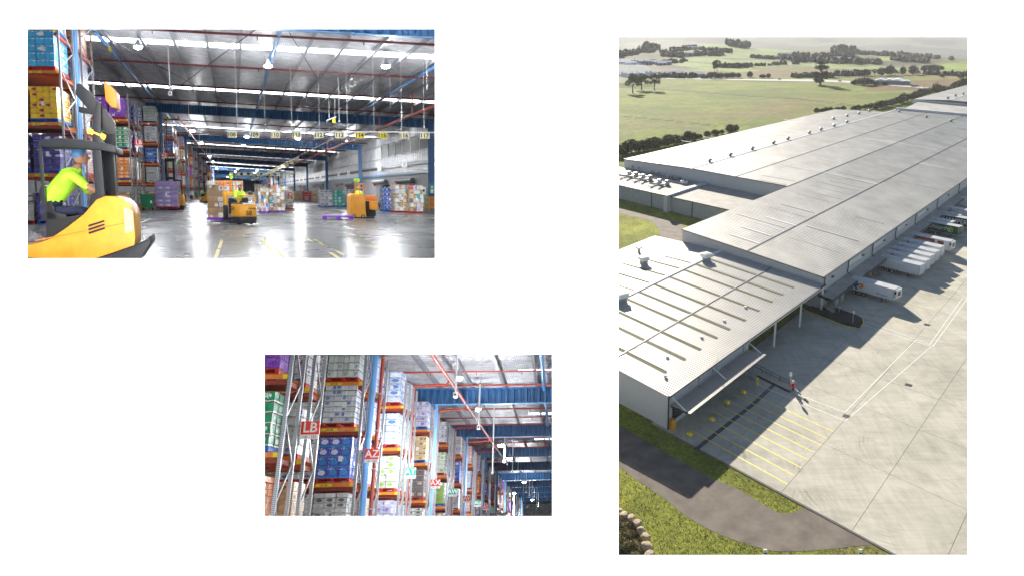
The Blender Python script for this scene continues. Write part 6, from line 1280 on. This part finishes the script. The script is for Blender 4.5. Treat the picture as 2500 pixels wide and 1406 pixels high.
pxprism('corner_panel', t, loc, [(296, 510), (318, 520), (318, 570), (296, 576)], Y0 - .01, .02, mat('pale_yellow_decal', (.85, .6, .3), .4))
pxprism('cab_well', t, loc, [(95, 605), (100, 500), (112, 495), (128, 540), (190, 530), (150, 562), (105, 592)], Y0 + .3, .6, MT['black'], .02)
pxprism('seat', t, loc, [(84, 545), (84, 470), (92, 455), (100, 470), (104, 520), (150, 530), (150, 548)], Y0 + .3, .5, MT['black'], .03)
pxprism('control_panel', t, loc, [(205, 515), (215, 478), (245, 470), (252, 484), (228, 495)], Y0 + .2, .6, MT['dark'], .02)
for dy in (.06, .8): pxprism('mast_rail', t, loc, [(226, 490), (224, 365), (232, 290), (240, 250), (252, 254), (250, 300), (246, 365), (250, 486)] if dy < .1 else [(258, 490), (256, 340), (262, 300), (284, 300), (284, 360), (280, 490)], Y0 + dy, .14, MT['dark'], .01)
pxprism('mast_plate', t, loc, [(240, 490), (240, 362), (276, 362), (278, 484)], Y0 + .35, .2, MT['dark'], .01)
pxprism('guard_roof', t, loc, [(88, 352), (95, 344), (140, 340), (200, 343), (262, 352), (283, 362), (283, 376), (240, 368), (180, 362), (120, 362), (92, 362)], Y0 + .02, .95, MT['dark'], .03)
pxprism('guard_post', t, loc, [(92, 500), (90, 362), (97, 362), (99, 500)], Y0 + .04, .07, MT['dark']); pxprism('guard_post', t, loc, [(92, 500), (90, 362), (97, 362), (99, 500)], Y0 + .86, .07, MT['dark'])
pxprism('mast_head', t, loc, [(190, 232), (194, 206), (204, 206), (222, 222), (246, 250), (270, 280), (284, 300), (284, 330), (262, 330), (236, 290), (214, 262)], Y0 + .1, .12, MT['dark'], .01)
pxprism('load_plate', t, loc, [(262, 200), (280, 212), (290, 226), (291, 266), (276, 262), (264, 246)], Y0 + .2, .5, MT['orange'], .02)
pxprism('mast_cross_bar', t, loc, [(196, 262), (232, 268), (232, 280), (196, 276)], Y0 + .4, .2, MT['dark'], .01)
pxtube('beacon', t, loc, [(216, 322), (232, 326), (250, 334), (258, 338)], Y0 + .1, .045, mat('amber_lamp', (1, .42, .03), .4, var=0, emit=2.2))
wheels(t, loc, [(300, 650, .05), (300, 650, .75), (80, 650, .05), (80, 650, .75)], Y0, .2, .18)
pl_ = Vector((-3.42, Y0 + .5, 0))
J = dict(pelvis=(0, 0, 1.32), chest=(0, -.24, 1.72), neck=(0, -.42, 1.93), headb=(0, -.44, 2.02), shL=(.21, -.38, 1.84), elL=(.27, -.5, 1.56), wrL=(.2, -.72, 1.52), haL=(.18, -.8, 1.52), shR=(-.21, -.38, 1.84), elR=(-.27, -.55, 1.66), wrR=(-.22, -.74, 1.56), haR=(-.2, -.82, 1.54), hipL=(.11, -.02, 1.28), knL=(.16, -.5, 1.3), anL=(.16, -.5, .84), toL=(.16, -.68, .78), hipR=(-.11, -.02, 1.28), knR=(-.16, -.5, 1.3), anR=(-.16, -.5, .84), toR=(-.16, -.68, .78))
o = person(F.M @ T(pl_) @ RZ(math.pi / 2) @ T(0, .2, -.42) @ Matrix.Scale(1.3, 4), J, 'driver in lime jacket and light cap leaning forward in the foreground truck', cap='bluel', look=(.25, -1, -.1)); o['rigid'] = 1
# numbered tow and pallet truck
p = F.at(603, 551, Z=0); TH = rad(27); TM_ = F.M @ T(p) @ RZ(TH) @ T(0, .9, 0); t = E('pallet_truck', 'yellow pallet truck with black number 50, carrying mixed goods, driver standing', 'pallet truck', TM_); t['rigid'] = 1
fr_ = [(-.5, -.15), (-.5, -.65), (-.44, -.86), (-.28, -.98), (0, -1.02), (.28, -.98), (.44, -.86), (.5, -.65), (.5, -.15)]
def ring(P, z, k=1.0): return [Vector((x * k, (y + .5) * k - .5, z)) for x, y in P]
mb = MB(); mb.hexa(ring(fr_, .40), ring(fr_, 1.02, .97)); O('cowl', mb, MT['yellow'], parent=t, bevel=.025)
mb = MB(); mb.hexa(ring(fr_, .06, .96), ring(fr_, .39, 1.02)); O('skirt', mb, MT['dark'], parent=t, bevel=.03)
mb = MB(); mb.hexa(ring(fr_, 1.03, .98), ring(fr_, 1.09, .93)); O('deck_cover', mb, MT['dark'], parent=t, bevel=.02)
mb = MB(); mb.tube([(-.3, -.95, 1.03), (0, -1.0, 1.03), (.3, -.95, 1.03)], .03, 6); O('front_trim', mb, MT['white'], parent=t)
mb = MB(); mb.box(-.5, -.15, .08, .5, .55, .2); O('platform', mb, MT['dark'], parent=t, bevel=.02)
mb = MB(); mb.box(-.5, .42, .2, -.34, .6, .95); mb.box(.34, .42, .2, .5, .6, .95); O('lower_post', mb, MT['dark'], parent=t, bevel=.02)
for x in (-.5, .34): mb = MB(); mb.box(x, .42, .96, x + .16, .6, 1.42); O('upper_post', mb, MT['yellow'], parent=t, bevel=.02)
mb = MB(); mb.box(-.5, .45, 1.43, .5, .58, 1.62); O('cross_panel', mb, MT['yellow'], parent=t, bevel=.02)
mb = MB(); mb.box(-.3, .3, .5, .3, .44, 1.3); O('back_pad', mb, MT['black'], parent=t, bevel=.04)
mb = MB(); mb.tube([(-.42, -.75, 1.08), (-.42, -.75, 1.38), (-.38, -.72, 1.44), (.38, -.72, 1.44), (.42, -.75, 1.38), (.42, -.75, 1.08)], .035, 8); O('hand_bar', mb, MT['yellow'], parent=t, smooth=True)
mb = MB(); mb.box(-.12, -.7, 1.1, .12, -.5, 1.32); O('control_head', mb, MT['black'], parent=t, bevel=.03)
mb = MB(); mb.ell((.3, -.6, 1.52), .12, .12, .14, 10, 7); O('mirror', mb, MT['dark'], parent=t, smooth=True)
mb = MB(); [mb.bar((x, .52, 1.62), (x, .52, 2.15), .04) for x in (-.45, -.15, .15, .45)]; mb.bar((-.45, .52, 2.15), (.45, .52, 2.15), .045); O('load_guard', mb, MT['orange'], parent=t)
mb = MB(); mb.bar((-.1, .5, 1.62), (-.1, .5, 2.3), .04); O('sign_pole', mb, MT['orange'], parent=t); mb = MB(); mb.box(-.18, .47, 2.28, -.02, .49, 2.5); sp = O('number_plate', mb, MT['lime'], parent=t); o = O('lettering', text_mesh('57', .14, MT['ink'], .002), parent=sp); o.matrix_basis = T(-.1, .465, 2.39) @ RX(math.pi / 2)
for x in (-.38, .18): mb = MB(); mb.box(x, .6, .06, x + .2, 2.2, .12); O('fork', mb, MT['dark'], parent=t)
for x in (-.3, .3): mb = MB(); mb.cyl((x - .06, -.55, .09), (x + .06, -.55, .09), .09, 10); O('wheel', mb, MT['rubber'], parent=t)
def onface(txt, size, x, y, z, rot, m='ink'): o = O('lettering', text_mesh(txt, size, MT[m], .003, .004), parent=t); o.matrix_basis = T(x, y, z) @ RZ(rot) @ RX(math.pi / 2 - .03); return o
onface('50', .30, -.06, -1.045, .57, 0); onface('CROWN', .1, .13, -1.03, .8, .05); onface('50', .26, -.53, -.45, .8, -math.pi / 2)
for k in range(3): mb = MB(); mb.box(-.513, -.3, .68 + .09 * k, -.505, -.22, .73 + .09 * k); O('side_slot', mb, MT['black'], parent=t)
o = person(TM_ @ T(0, .12, 0) @ Matrix.Scale(1.0, 4), standing(.2, .35), 'bearded driver in lime shirt standing on the numbered pallet truck', look=(-.9, -.9, -.35)); o['rigid'] = 1
ld = load(F, 0, 1.0, 0, 1.3, 0, 1.95, 'mixed', 'purple', 'mixed wrapped goods on a purple pallet carried by the numbered truck', near=True, nx=4, nz=7, ny=4); ld.matrix_basis = TM_ @ T(-.55, .75, .13) @ Matrix.Diagonal((1.12, 1.3, 1.06, 1)); ld['rigid'] = 1
# stretch film as faint ties round the load
# reach truck bringing the purple load
Y0 = 60.0; p = F.at(376, 509, Y=Y0); q = F.at(431, 509, Y=Y0); z1 = F.at(376, 444, Y=Y0).z; zb = F.at(376, 512, Y=Y0).z
load(F, p.x, q.x, Y0, 2.4, .12, z1, 'violet', 'red', 'purple wrapped cases on a red pallet carried by the dark masted truck', near=True, nx=3, nz=6, ny=3)
Y0 = 63.0; loc = Vector((-4.6, Y0, 0)); t = E('reach_truck', 'reach truck with a tall dark open mast behind the purple load', 'forklift', F.M @ T(loc))
for a in (403, 422): pxprism('mast_rail', t, loc, [(a, 505), (a, 390), (a + 5, 388), (a + 6, 505)], Y0, .5, MT['black'])
pxprism('mast_bar', t, loc, [(403, 396), (403, 388), (428, 388), (428, 396)], Y0, .4, MT['black']); pxprism('mast_bar', t, loc, [(405, 440), (405, 434), (426, 434), (426, 440)], Y0, .4, MT['black'])
pxprism('body', t, loc, [(428, 510), (428, 478), (433, 474), (443, 477), (446, 484), (446, 505)], Y0, 2.2, MT['yellow'], .05); pxprism('chassis', t, loc, [(386, 518), (386, 511), (446, 505), (446, 514), (420, 518)], Y0 - .4, 2.4, MT['black'], .03)
pxprism('guard_roof', t, loc, [(427, 443), (426, 439), (443, 442), (443, 445)], Y0, 2, MT['black']); pxtube('guard_post', t, loc, [(441, 445), (443, 478)], Y0, .05, MT['black'])
wheels(t, loc, [(394, 515, -.3), (440, 513, -.1)], Y0, .17, .2)
# far reach truck
Y0 = 95.6; loc = Vector((-3.6, Y0, 0)); t = E('reach_truck', 'far yellow reach truck by the left racks with its driver in lime', 'forklift', F.M @ T(loc))
pxprism('body', t, loc, [(484, 494), (486, 488), (500, 478), (507, 472), (512, 475), (515, 482), (515, 493)], Y0, 2.5, MT['yellow'], .05); pxprism('chassis', t, loc, [(484, 497), (484, 494), (515, 493), (515, 497)], Y0, 2.5, MT['black'])
for a in (497, 508): pxprism('mast_rail', t, loc, [(a, 482), (a, 424), (a + 3, 424), (a + 3, 482)], Y0 + .6, .5, MT['black'])
pxprism('mast_bar', t, loc, [(497, 428), (497, 424), (511, 424), (511, 428)], Y0 + .6, .4, MT['black']); pxprism('guard_roof', t, loc, [(486, 447), (486, 445), (511, 447), (511, 449)], Y0, 2, MT['black']); pxprism('load_box', t, loc, [(506, 432), (506, 424), (512, 424), (512, 432)], Y0, 1, MT['orange'])
wheels(t, loc, [(489, 497, -.02), (510, 497, -.02)], Y0, .14, .2)
p = F.at(492, 497, Y=96.4); p.z = 0; o = person(F.M @ T(p) @ RZ(1.3) @ Matrix.Scale(1.15, 4), seated(.85, .35), 'distant driver in lime vest sitting in the far reach truck', cap='white'); o['rigid'] = 1
# order picker driving off with a purple pallet on its forks
Y0 = 46.5; loc = Vector((7.8, Y0, 0)); t = E('order_picker', 'yellow order picker seen from behind beside the empty purple pallet', 'order picker', F.M @ T(loc))
pxprism('body', t, loc, [(854, 528), (854, 476), (858, 471), (886, 471), (890, 478), (892, 528)], Y0, 1.4, MT['yellow'], .04); pxprism('vent_slot', t, loc, [(862, 479), (880, 479), (880, 481), (862, 481)], Y0 - .01, .02, MT['orange'])
pxprism('platform', t, loc, [(888, 527), (890, 490), (902, 488), (914, 496), (916, 524), (900, 530)], Y0 + .5, 1.2, MT['black'], .03); pxprism('rear_body', t, loc, [(901, 509), (901, 488), (920, 489), (922, 494), (920, 511)], Y0 + .3, 1.6, MT['yellow'], .04); pxprism('side_box', t, loc, [(894, 487), (894, 476), (919, 475), (919, 488)], Y0 + .5, 1.2, MT['orange'], .03)
pxprism('skirt', t, loc, [(852, 533), (852, 528), (892, 528), (912, 526), (912, 531), (880, 533)], Y0, 1.5, MT['dark'])
for a in (866, 877, 888): pxtube('cage_post', t, loc, [(a, 471), (a, 447)], Y0 + .3, .035, MT['orange'])
for b_ in (447, 456): pxtube('cage_rail', t, loc, [(866, b_), (888, b_)], Y0 + .3, .03, MT['orange'])
wheels(t, loc, [(862, 532, -.02), (884, 532, -.02), (908, 530, .6)], Y0, .12, .2)
pxprism('number_flag', t, loc, [(864, 442), (864, 434), (878, 434), (878, 442)], Y0 + .3, .04, MT['lime'])
p = F.at(874, 520, Y=47.6); p.z = .25; o = person(F.M @ T(p) @ RZ(math.pi * .85), standing(0, .1), 'order picker driver mostly hidden behind the yellow body, lime cap showing', cap='lime'); o['rigid'] = 1
p = F.at(783, 541, Z=0); pt = E('empty_pallet', 'empty purple plastic pallet on the forks at the centre right', 'pallet', F.M @ T(F.at(786, 536, Z=0)) @ RZ(-.12)); pt['rigid'] = 1
W9, D9 = 1.75, 1.9
for i in range(7): mb = MB(); x = i * W9 / 7; mb.box(x, 0, .2, x + W9 / 7 * .8, D9, .235); O('deck_board', mb, MT['ppurple'], parent=pt)
for y in (0, D9 / 2 - .05, D9 - .1): mb = MB(); mb.box(0, y, .17, W9 - .03, y + .1, .199); O('cross_board', mb, MT['ppurple'], parent=pt)
for x in (0, W9 / 2 - .12, W9 - .27):
    for y in (0, D9 / 2 - .1, D9 - .2): mb = MB(); mb.box(x, y, .03, x + .24, y + .2, .169); O('block', mb, MT['ppurple'], parent=pt)
# parked counterbalance forklift
Y0 = 76.0; loc = Vector((15, Y0, 0)); t = E('counterbalance_forklift', 'black parked forklift half hidden behind the right floor pallets', 'forklift', F.M @ T(loc))
for a in (935, 943): pxtube('mast_rail', t, loc, [(a, 504), (a - 1, 452), (a + 3, 449)], Y0, .09, MT['black'])
pxprism('body', t, loc, [(942, 498), (942, 482), (956, 480), (962, 486), (962, 498)], Y0, 2.5, MT['dark'], .08); pxprism('guard_roof', t, loc, [(938, 452), (940, 448), (962, 449), (962, 452)], Y0, 2.4, MT['black'], .03); pxtube('guard_post', t, loc, [(960, 452), (961, 484)], Y0, .07, MT['black'])
pxprism('fork_carriage', t, loc, [(924, 500), (924, 472), (933, 472), (933, 500)], Y0, .3, MT['steel']); wheels(t, loc, [(930, 502, 0), (955, 502, 0)], Y0, .32, .3)
# bins, crate, door sign
def bin_(x0, x1, yt, yb, m, label, lid=True):
    a = F.at(x0, yb, Z=0); b_ = F.at(x1, yb, Y=a.y); h = F.at(x0, yt, Y=a.y).z; w_ = b_.x - a.x; t = E('wheelie_bin', label, 'bin', F.M @ T(a.x, a.y, 0))
    mb = MB(); mb.hexa([(w_ * .1, .1, .18), (w_ * .9, .1, .18), (w_ * .9, .9, .18), (w_ * .1, .9, .18)], [(0, 0, h * .88), (w_, 0, h * .88), (w_, 1.0, h * .88), (0, 1.0, h * .88)]); O('tub', mb, MT[m], parent=t, bevel=.03)
    mb = MB(); mb.box(-.03, -.04, h * .89, w_ + .03, 1.04, h); O('lid', mb, MT[m], parent=t, bevel=.03)
    for x in (.12, w_ - .2): 
        for y in (.1, .8): mb = MB(); mb.cyl((x, y, .1), (x + .08, y, .1), .1, 10); O('wheel', mb, MT['rubber'], parent=t)
    mb = MB(); mb.box(w_ * .75, -.01, h * .45, w_ * .88, -.002, h * .62) if x1 - x0 > 20 else None; O('sticker', mb, MT['white'], parent=t) if mb.v else None
bin_(338, 371, 478, 517, 'greenbin', 'large green wheeled bin at the foot of the LB rack'); bin_(473, 481, 471, 486, 'greenbin', 'small green bin farther along the left rack ends'); bin_(461, 469, 479, 491, 'navy', 'small dark blue bin by the left rack ends'); bin_(446, 452, 478, 494, 'greybin' if 0 else 'dark', 'narrow grey bin beside the purple load truck')
a = F.at(1043, 508, Z=0); b_ = F.at(1066, 508, Y=a.y); h = F.at(1043, 476, Y=a.y).z; t = E('yellow_crate', 'yellow steel framed crate at the right edge of the hall', 'crate', F.M @ T(a)); w_ = b_.x - a.x
for z in (.15, h * .5, h - .12): mb = MB(); mb.box(0, 0, z, w_, .12, z + .12); mb.box(0, 1.6, z, w_, 1.72, z + .12); O('rail', mb, MT['yellow'], parent=t)
for x in (0, w_ - .12): mb = MB(); mb.box(x, -.01, 0, x + .12, .13, h); O('post', mb, MT['yellow'], parent=t)
for k in range(5): mb = MB(); mb.box(.05, .14, .3 + k * (h - .4) / 5, w_ - .05, .2, .3 + (k + .85) * (h - .4) / 5); O('panel_board', mb, MT['orange'], parent=t)
p = F.at(1051, 457, Y=76); t = E('safety_sign', 'green first aid sign with white cross on the right hand column', 'sign', F.M @ T(p)); mb = MB(); mb.box(-.2, 0, -.5, .2, .03, .5); O('plate', mb, MT['signgreen'], parent=t); mb = MB(); mb.box(-.13, -.01, .12, .13, -.001, .22); mb.box(-.05, -.012, .04, .05, -.002, .3); mb.box(-.14, -.01, -.45, .14, -.001, -.05); O('cross', mb, MT['white'], parent=t)
p = F.at(1031, 462, Y=78); mb = MB(); mb.box(-.25, 0, -.4, .25, .03, .4); mb.box(-.1, -.01, -.1, .1, -.001, .15, mi=1); tag(O('notice_board', mb, [MT['white'], MT['ink']], M=F.M @ T(p)), 'white notice with a dark symbol left of the green exit door', 'notice')
# floor tape
M_tape = mat('worn_yellow_tape', (.62, .5, .03), .5, var=.4, scale=9); M_wt = mat('worn_white_tape', (.6, .6, .58), .5, var=.3, scale=6)
for i, (x0, y0, x1, y1, wd, m) in enumerate([(534, 576, 547, 576, .1, 0), (537, 589, 529, 610, .1, 0), (528, 612, 520, 634, .1, 0), (637, 583, 643, 598, .1, 0), (646, 600, 655, 613, .1, 0), (663, 600, 672, 611, .1, 0), (676, 616, 684, 628, .1, 0), (748, 584, 760, 590, .1, 0), (763, 584, 773, 588, .1, 0), (775, 590, 786, 598, .1, 0), (800, 616, 822, 629, .1, 0), (818, 612, 832, 621, .1, 0), (898, 598, 915, 603, .1, 0), (912, 597, 930, 602, .1, 0), (316, 556, 362, 538, .12, 1), (318, 546, 340, 539, .1, 1)]):
    a, b_ = F.at(x0, y0, Z=.005), F.at(x1, y1, Z=.005); d_ = (b_ - a).normalized(); n = Vector((-d_.y, d_.x, 0)) * wd / 2
    mb = MB(); mb.poly([a + n, b_ + n, b_ - n, a - n]); O('floor_tape', mb, [M_tape, M_wt][m], M=F.M, kind='structure')
F1.fit([o for o in bpy.data.objects if o not in before_hall and o.parent is None])
before_hall = set(bpy.data.objects)
# ================================================================== RACK AISLE VIEW (lower opening)
F = F2; Y2 = 190.0
XL, XR = -17.0, 3.0
mb = MB(); mb.hexa([(XL, 12, -.1), (.4, 12, -.1), (XR, 78, -.1), (XR, Y2, -.1), (XL, Y2, -.1)], [(XL, 12, 0), (.4, 12, 0), (XR, 78, 0), (XR, Y2, 0), (XL, Y2, 0)]); O('aisle_floor', mb, M_floor, M=F.M, kind='structure')
ZC = 11.27
roof_hall(F, ZC, 0, XL, XR, 31, Y2, [42 + 15.6 * k for k in range(9)], [-17 + 2.12 * k + .9 for k in range(9)], [-9.9, -.8], 'aisle', .65, trimR=.038, lx=(-2.3, 99))
mb = MB(); mb.box(XL, Y2, 0, XR, Y2 + .3, 11.5); O('end_wall', mb, M_foilw, M=F.M, kind='structure')
mb = MB(); mb.box(XR, 79, 0, XR + .2, Y2, 11.5); mb.hexa([(.98, 26, 0), (3, 79, 0), (3.2, 79, 0), (1.18, 26, 0)], [(.98, 26, 11.5), (3, 79, 11.5), (3.2, 79, 11.5), (1.18, 26, 11.5)]); mb.box(XL - .2, 18, 0, XL, Y2, 11.5); O('side_wall', mb, M_foilw, M=F.M, kind='structure')
for k in range(0, 10):
    Y = 45.8 + 15.7 * k; roof_beam(F, Y, XL + .2, min(XR, .038 * Y) - .1, ZC, 0, ords[k] + ' blue corrugated roof beam of the rack aisle counted from the viewer', 'blue roof beams of the rack aisle', 1.0, step=.42)
for k in range(-1, 9):
    Y = 45.8 + 15.7 * k; column(F, -7.75, Y, 9.95 if k >= 0 else 9.2, ords[k + 1] + ' round blue column standing among the rack ends', 'round blue columns of the rack aisle', .15, 'bluel', True)
for k, Y in enumerate([40.2, 44, 48.6, 52.5, 56.4, 60, 64.3, 68.2, 72, 76]):
    mb = MB(); mb.tube([(XL + .3, Y, ZC - .5 ), (XR - .3, Y, ZC - .5 )], .055, 7)
    for j in range(7): x = -15 + j * 2.6; mb.bar((x, Y, ZC - .5 ), (x, Y, ZC - .72 ), .04)
    tag(O('sprinkler_pipe', mb, MT['redpipe'], M=F.M), ords[k] + ' dark red sprinkler pipe crossing under the aisle roof', 'pipe', 'sprinkler pipes of the rack aisle')
rp = E('red_main_pipe', 'red main pipe slanting down through the aisle view with branch drops at every rack', 'pipe', F.M.copy()); mb = MB(); mb.tube([(-5.9, 32, 10.0), (-5.9, 86, 10.0)], .09, 9); O('pipe', mb, MT['redpipe'], parent=rp, smooth=True)
for k in range(7):
    Y = 38.8 + 7.9 * k; mb = MB(); mb.tube([(-5.9, Y, 9.95), (-6.05, Y, 9.75), (-7.6, Y, 9.7), (-7.75, Y, 9.62), (-7.78, Y, 9.4), (-7.78, Y, .2)], .065, 7); O('drop', mb, MT['redpipe'], parent=rp, smooth=True)
mb = MB(); mb.tube([(-7.72, 31.4, 11), (-7.72, 31.4, 0)], .075, 8); O('drop', mb, MT['redpipe'], parent=rp, smooth=True)
for z in (9.4, 7.8, 6.2, 4.6, 3.0):
    mb = MB(); mb.box(-7.84, 31.3, z, -7.6, 31.5, z + .06); O('clamp', mb, MT['steel'], parent=rp)
LP2 = [(1255, 815, 1), (1114, 920, 1), (1163, 1000, 1), (1222, 1090, 1), (1243, 1122, 0), (1280, 1180, 1), (1255, 1205, 1), (1300, 1222, 1), (1322, 1252, 1)]  # first lamp is unseen, farthest ones extra, all added to brighten the dim aisle
for i, (x, y, pw) in enumerate(LP2): lamp(F, F.at(x, y, Z=9.35), ords[i] + ' high bay lamp above the rack aisle, counted from the viewer', 'high bay lamps of the rack aisle', (480 if i == 0 else 600 if i < 4 else 750) if pw else 0, .17 if i < 3 else .3)
pol = [(1106.6, 960, 8.1, 'box'), (1166, 1042, 8.1, 'box'), (1203, 1155, 6.0, 'ball'), (1231, 1127, 8.1, 'box'), (1251, 1152, 8.1, 'box'), (1264.5, 1172, 8.1, 'ball'), (1278, 1226, 6.2, None), (1285, 1200, 8.1, 'box'), (1293, 1210, 8.1, 'box'), (1300, 1218, 8.1, 'box'), (1305, 1226, 8.1, 'ball'), (1311, 1236, 7.5, None), (1315, 1238, 8.0, 'ball'), (1321, 1245, 8.0, 'ball'), (1326, 1250, 7.9, None), (1331, 1257, 7.6, None), (1336, 1262, 7.3, None)]
for i, (x, y, Z, f_) in enumerate(pol): pole(F, x, 0, y, Z, ords[i] + ' white drop pole from the left under the aisle roof', 'white drop poles of the rack aisle', f_, .045 if i < 7 else .035, 11.2)
rows2 = [13.4 + 7.8 * k for k in range(1, 20)]
fixed2 = {0: {1.95: ['brown', 'brown'], 4.2: ['green', 'green'], 6.43: ['purple', 'purple']},
          1: {1.9: ['whitebox', 'whitebox', 'brown'], 3.93: ['bluepack', 'whitebox', 'brown'], 6.04: ['white', 'clear', 'white'], 7.86: ['clear', 'white', 'clear']},
          2: {1.94: ['lavender'], 4.06: ['leafy'], 6.18: ['tissue'], 8.28: ['tissue']}, 3: {1.95: ['whitebox'], 4.03: ['greybox'], 6.2: ['beige'], 8.2: ['lavender']},
          4: {1.95: ['brown'], 4.0: ['limebox'], 6.1: ['leafy'], 8.25: ['white']}, 5: {1.95: ['white'], 4.0: ['white'], 6.1: ['bluepack'], 8.25: ['white']}, 6: {1.95: ['pink'], 4.0: ['pink'], 6.1: ['lavender'], 8.25: ['pink']}}
fixed2[0][1.95] = ['orange', 'orange']
lvn = ['', 'lowest beam level', 'second beam level', 'third beam level', 'top beam level']
for k, Y in enumerate(rows2):
    fx = fixed2.get(k); lv = sorted(fx) if fx else [1.95, 4.0, 6.1, 8.25]; top = [8.9, 9.6][k > 0]; nr = k < 5
    rack(F, -7.8, Y, 1.0, lv, top, lab1[k % 14] + (' rack run of the aisle view, front side' if k < 14 else ' rack run at the far end of the aisle view, front side'), 3 if k == 1 else 2 if k < 3 else 1, 2.85, k < 4, 'rack runs of the aisle view', 'AZ 148', k < 3, False)
    rack(F, -7.8, Y + (1.9 if k != 1 else 2.6), 1.0, lv, top, lab1[k % 14] + (' rack run of the aisle view, back side' if k < 14 else ' rack run at the far end of the aisle view, back side'), 2 if k < 2 else 1, 2.85, k < 2, 'rack runs of the aisle view', 'AZ 148', False, False)
    for li, z in enumerate(lv):
        stl = fx[z] if fx else [rl2.choice(pool)]
        for j, s_ in enumerate(stl):
            X1_ = (-8.02 if k else -8.12) - j * 1.38; pc = 'blue' if s_ in ('green', 'beige', 'lavender', 'limebox') else 'red'; hg_ = 1.68 + rl2.uniform(-.08, .1)
            load(F, X1_ - 1.26, X1_, Y - .08, 1.12, z + .01, z + hg_, s_, pc, '%s on %s pallet, %s, %s aisle rack%s' % (ST_[s_][2], pc, lvn[li + 1], lab1[k % 14] + (' far' if k > 13 else ''), ['', ', one left', ', two left'][j]), near=k < 6 and j < 2, nx=3 if s_ != 'tissue' else 2, nz=[5, 6, 7][li % 3] if s_ in ('white', 'clear') else 8 if s_ in ('orange', 'whitebox') else 5 if s_ != 'bluepack' else 4, ny=3)
        if k < 4:
            for j in range(2 if k < 2 else 1): s_ = rl2.choice(pool[:8]); load(F, -9.3 - j * 1.38, -8.04 - j * 1.38, Y + (2.0 if k != 1 else 2.7), 1.1, z + .01, z + 1.6, s_, 'red', '%s, %s behind the %s aisle rack%s' % (ST_[s_][2], lvn[li + 1], lab1[k], ', further in' if j else ''), near=k < 2, nx=3, nz=5, ny=2)
for i, (x, y, Yd, tx, c) in enumerate([(762, 1048, 23.0, 'LB', 0), (912, 1111, 30.0, 'AZ', 0), (1005, 1153, 38.4, 'AY', 1), (1066, 1180, 46.6, 'AX', 0), (1108, 1201, 54.4, 'AW', 1), (1142, 1217, 62.8, 'AV', 0), (1168, 1228, 71, 'AU', 1), (1188, 1237, 79, 'AT', 0), (1205, 1244, 87, 'AS', 1), (1219, 1250, 95, 'AR', 0), (1231, 1255, 103, 'AQ', 1), (1241, 1259, 111, 'AP', 0)]):
    Yd = Yd - .45 if i < 3 else 13.25 + 7.8 * (i + 1)
    board_sign(F, x, y, Yd, .56, .53, tx, '141 - 223', MT[['signred', 'signgreen'][c]], ['red', 'green'][c] + ' rack end sign reading %s in the aisle view' % tx)
F2.fit([o for o in bpy.data.objects if o not in before_hall and o.parent is None])
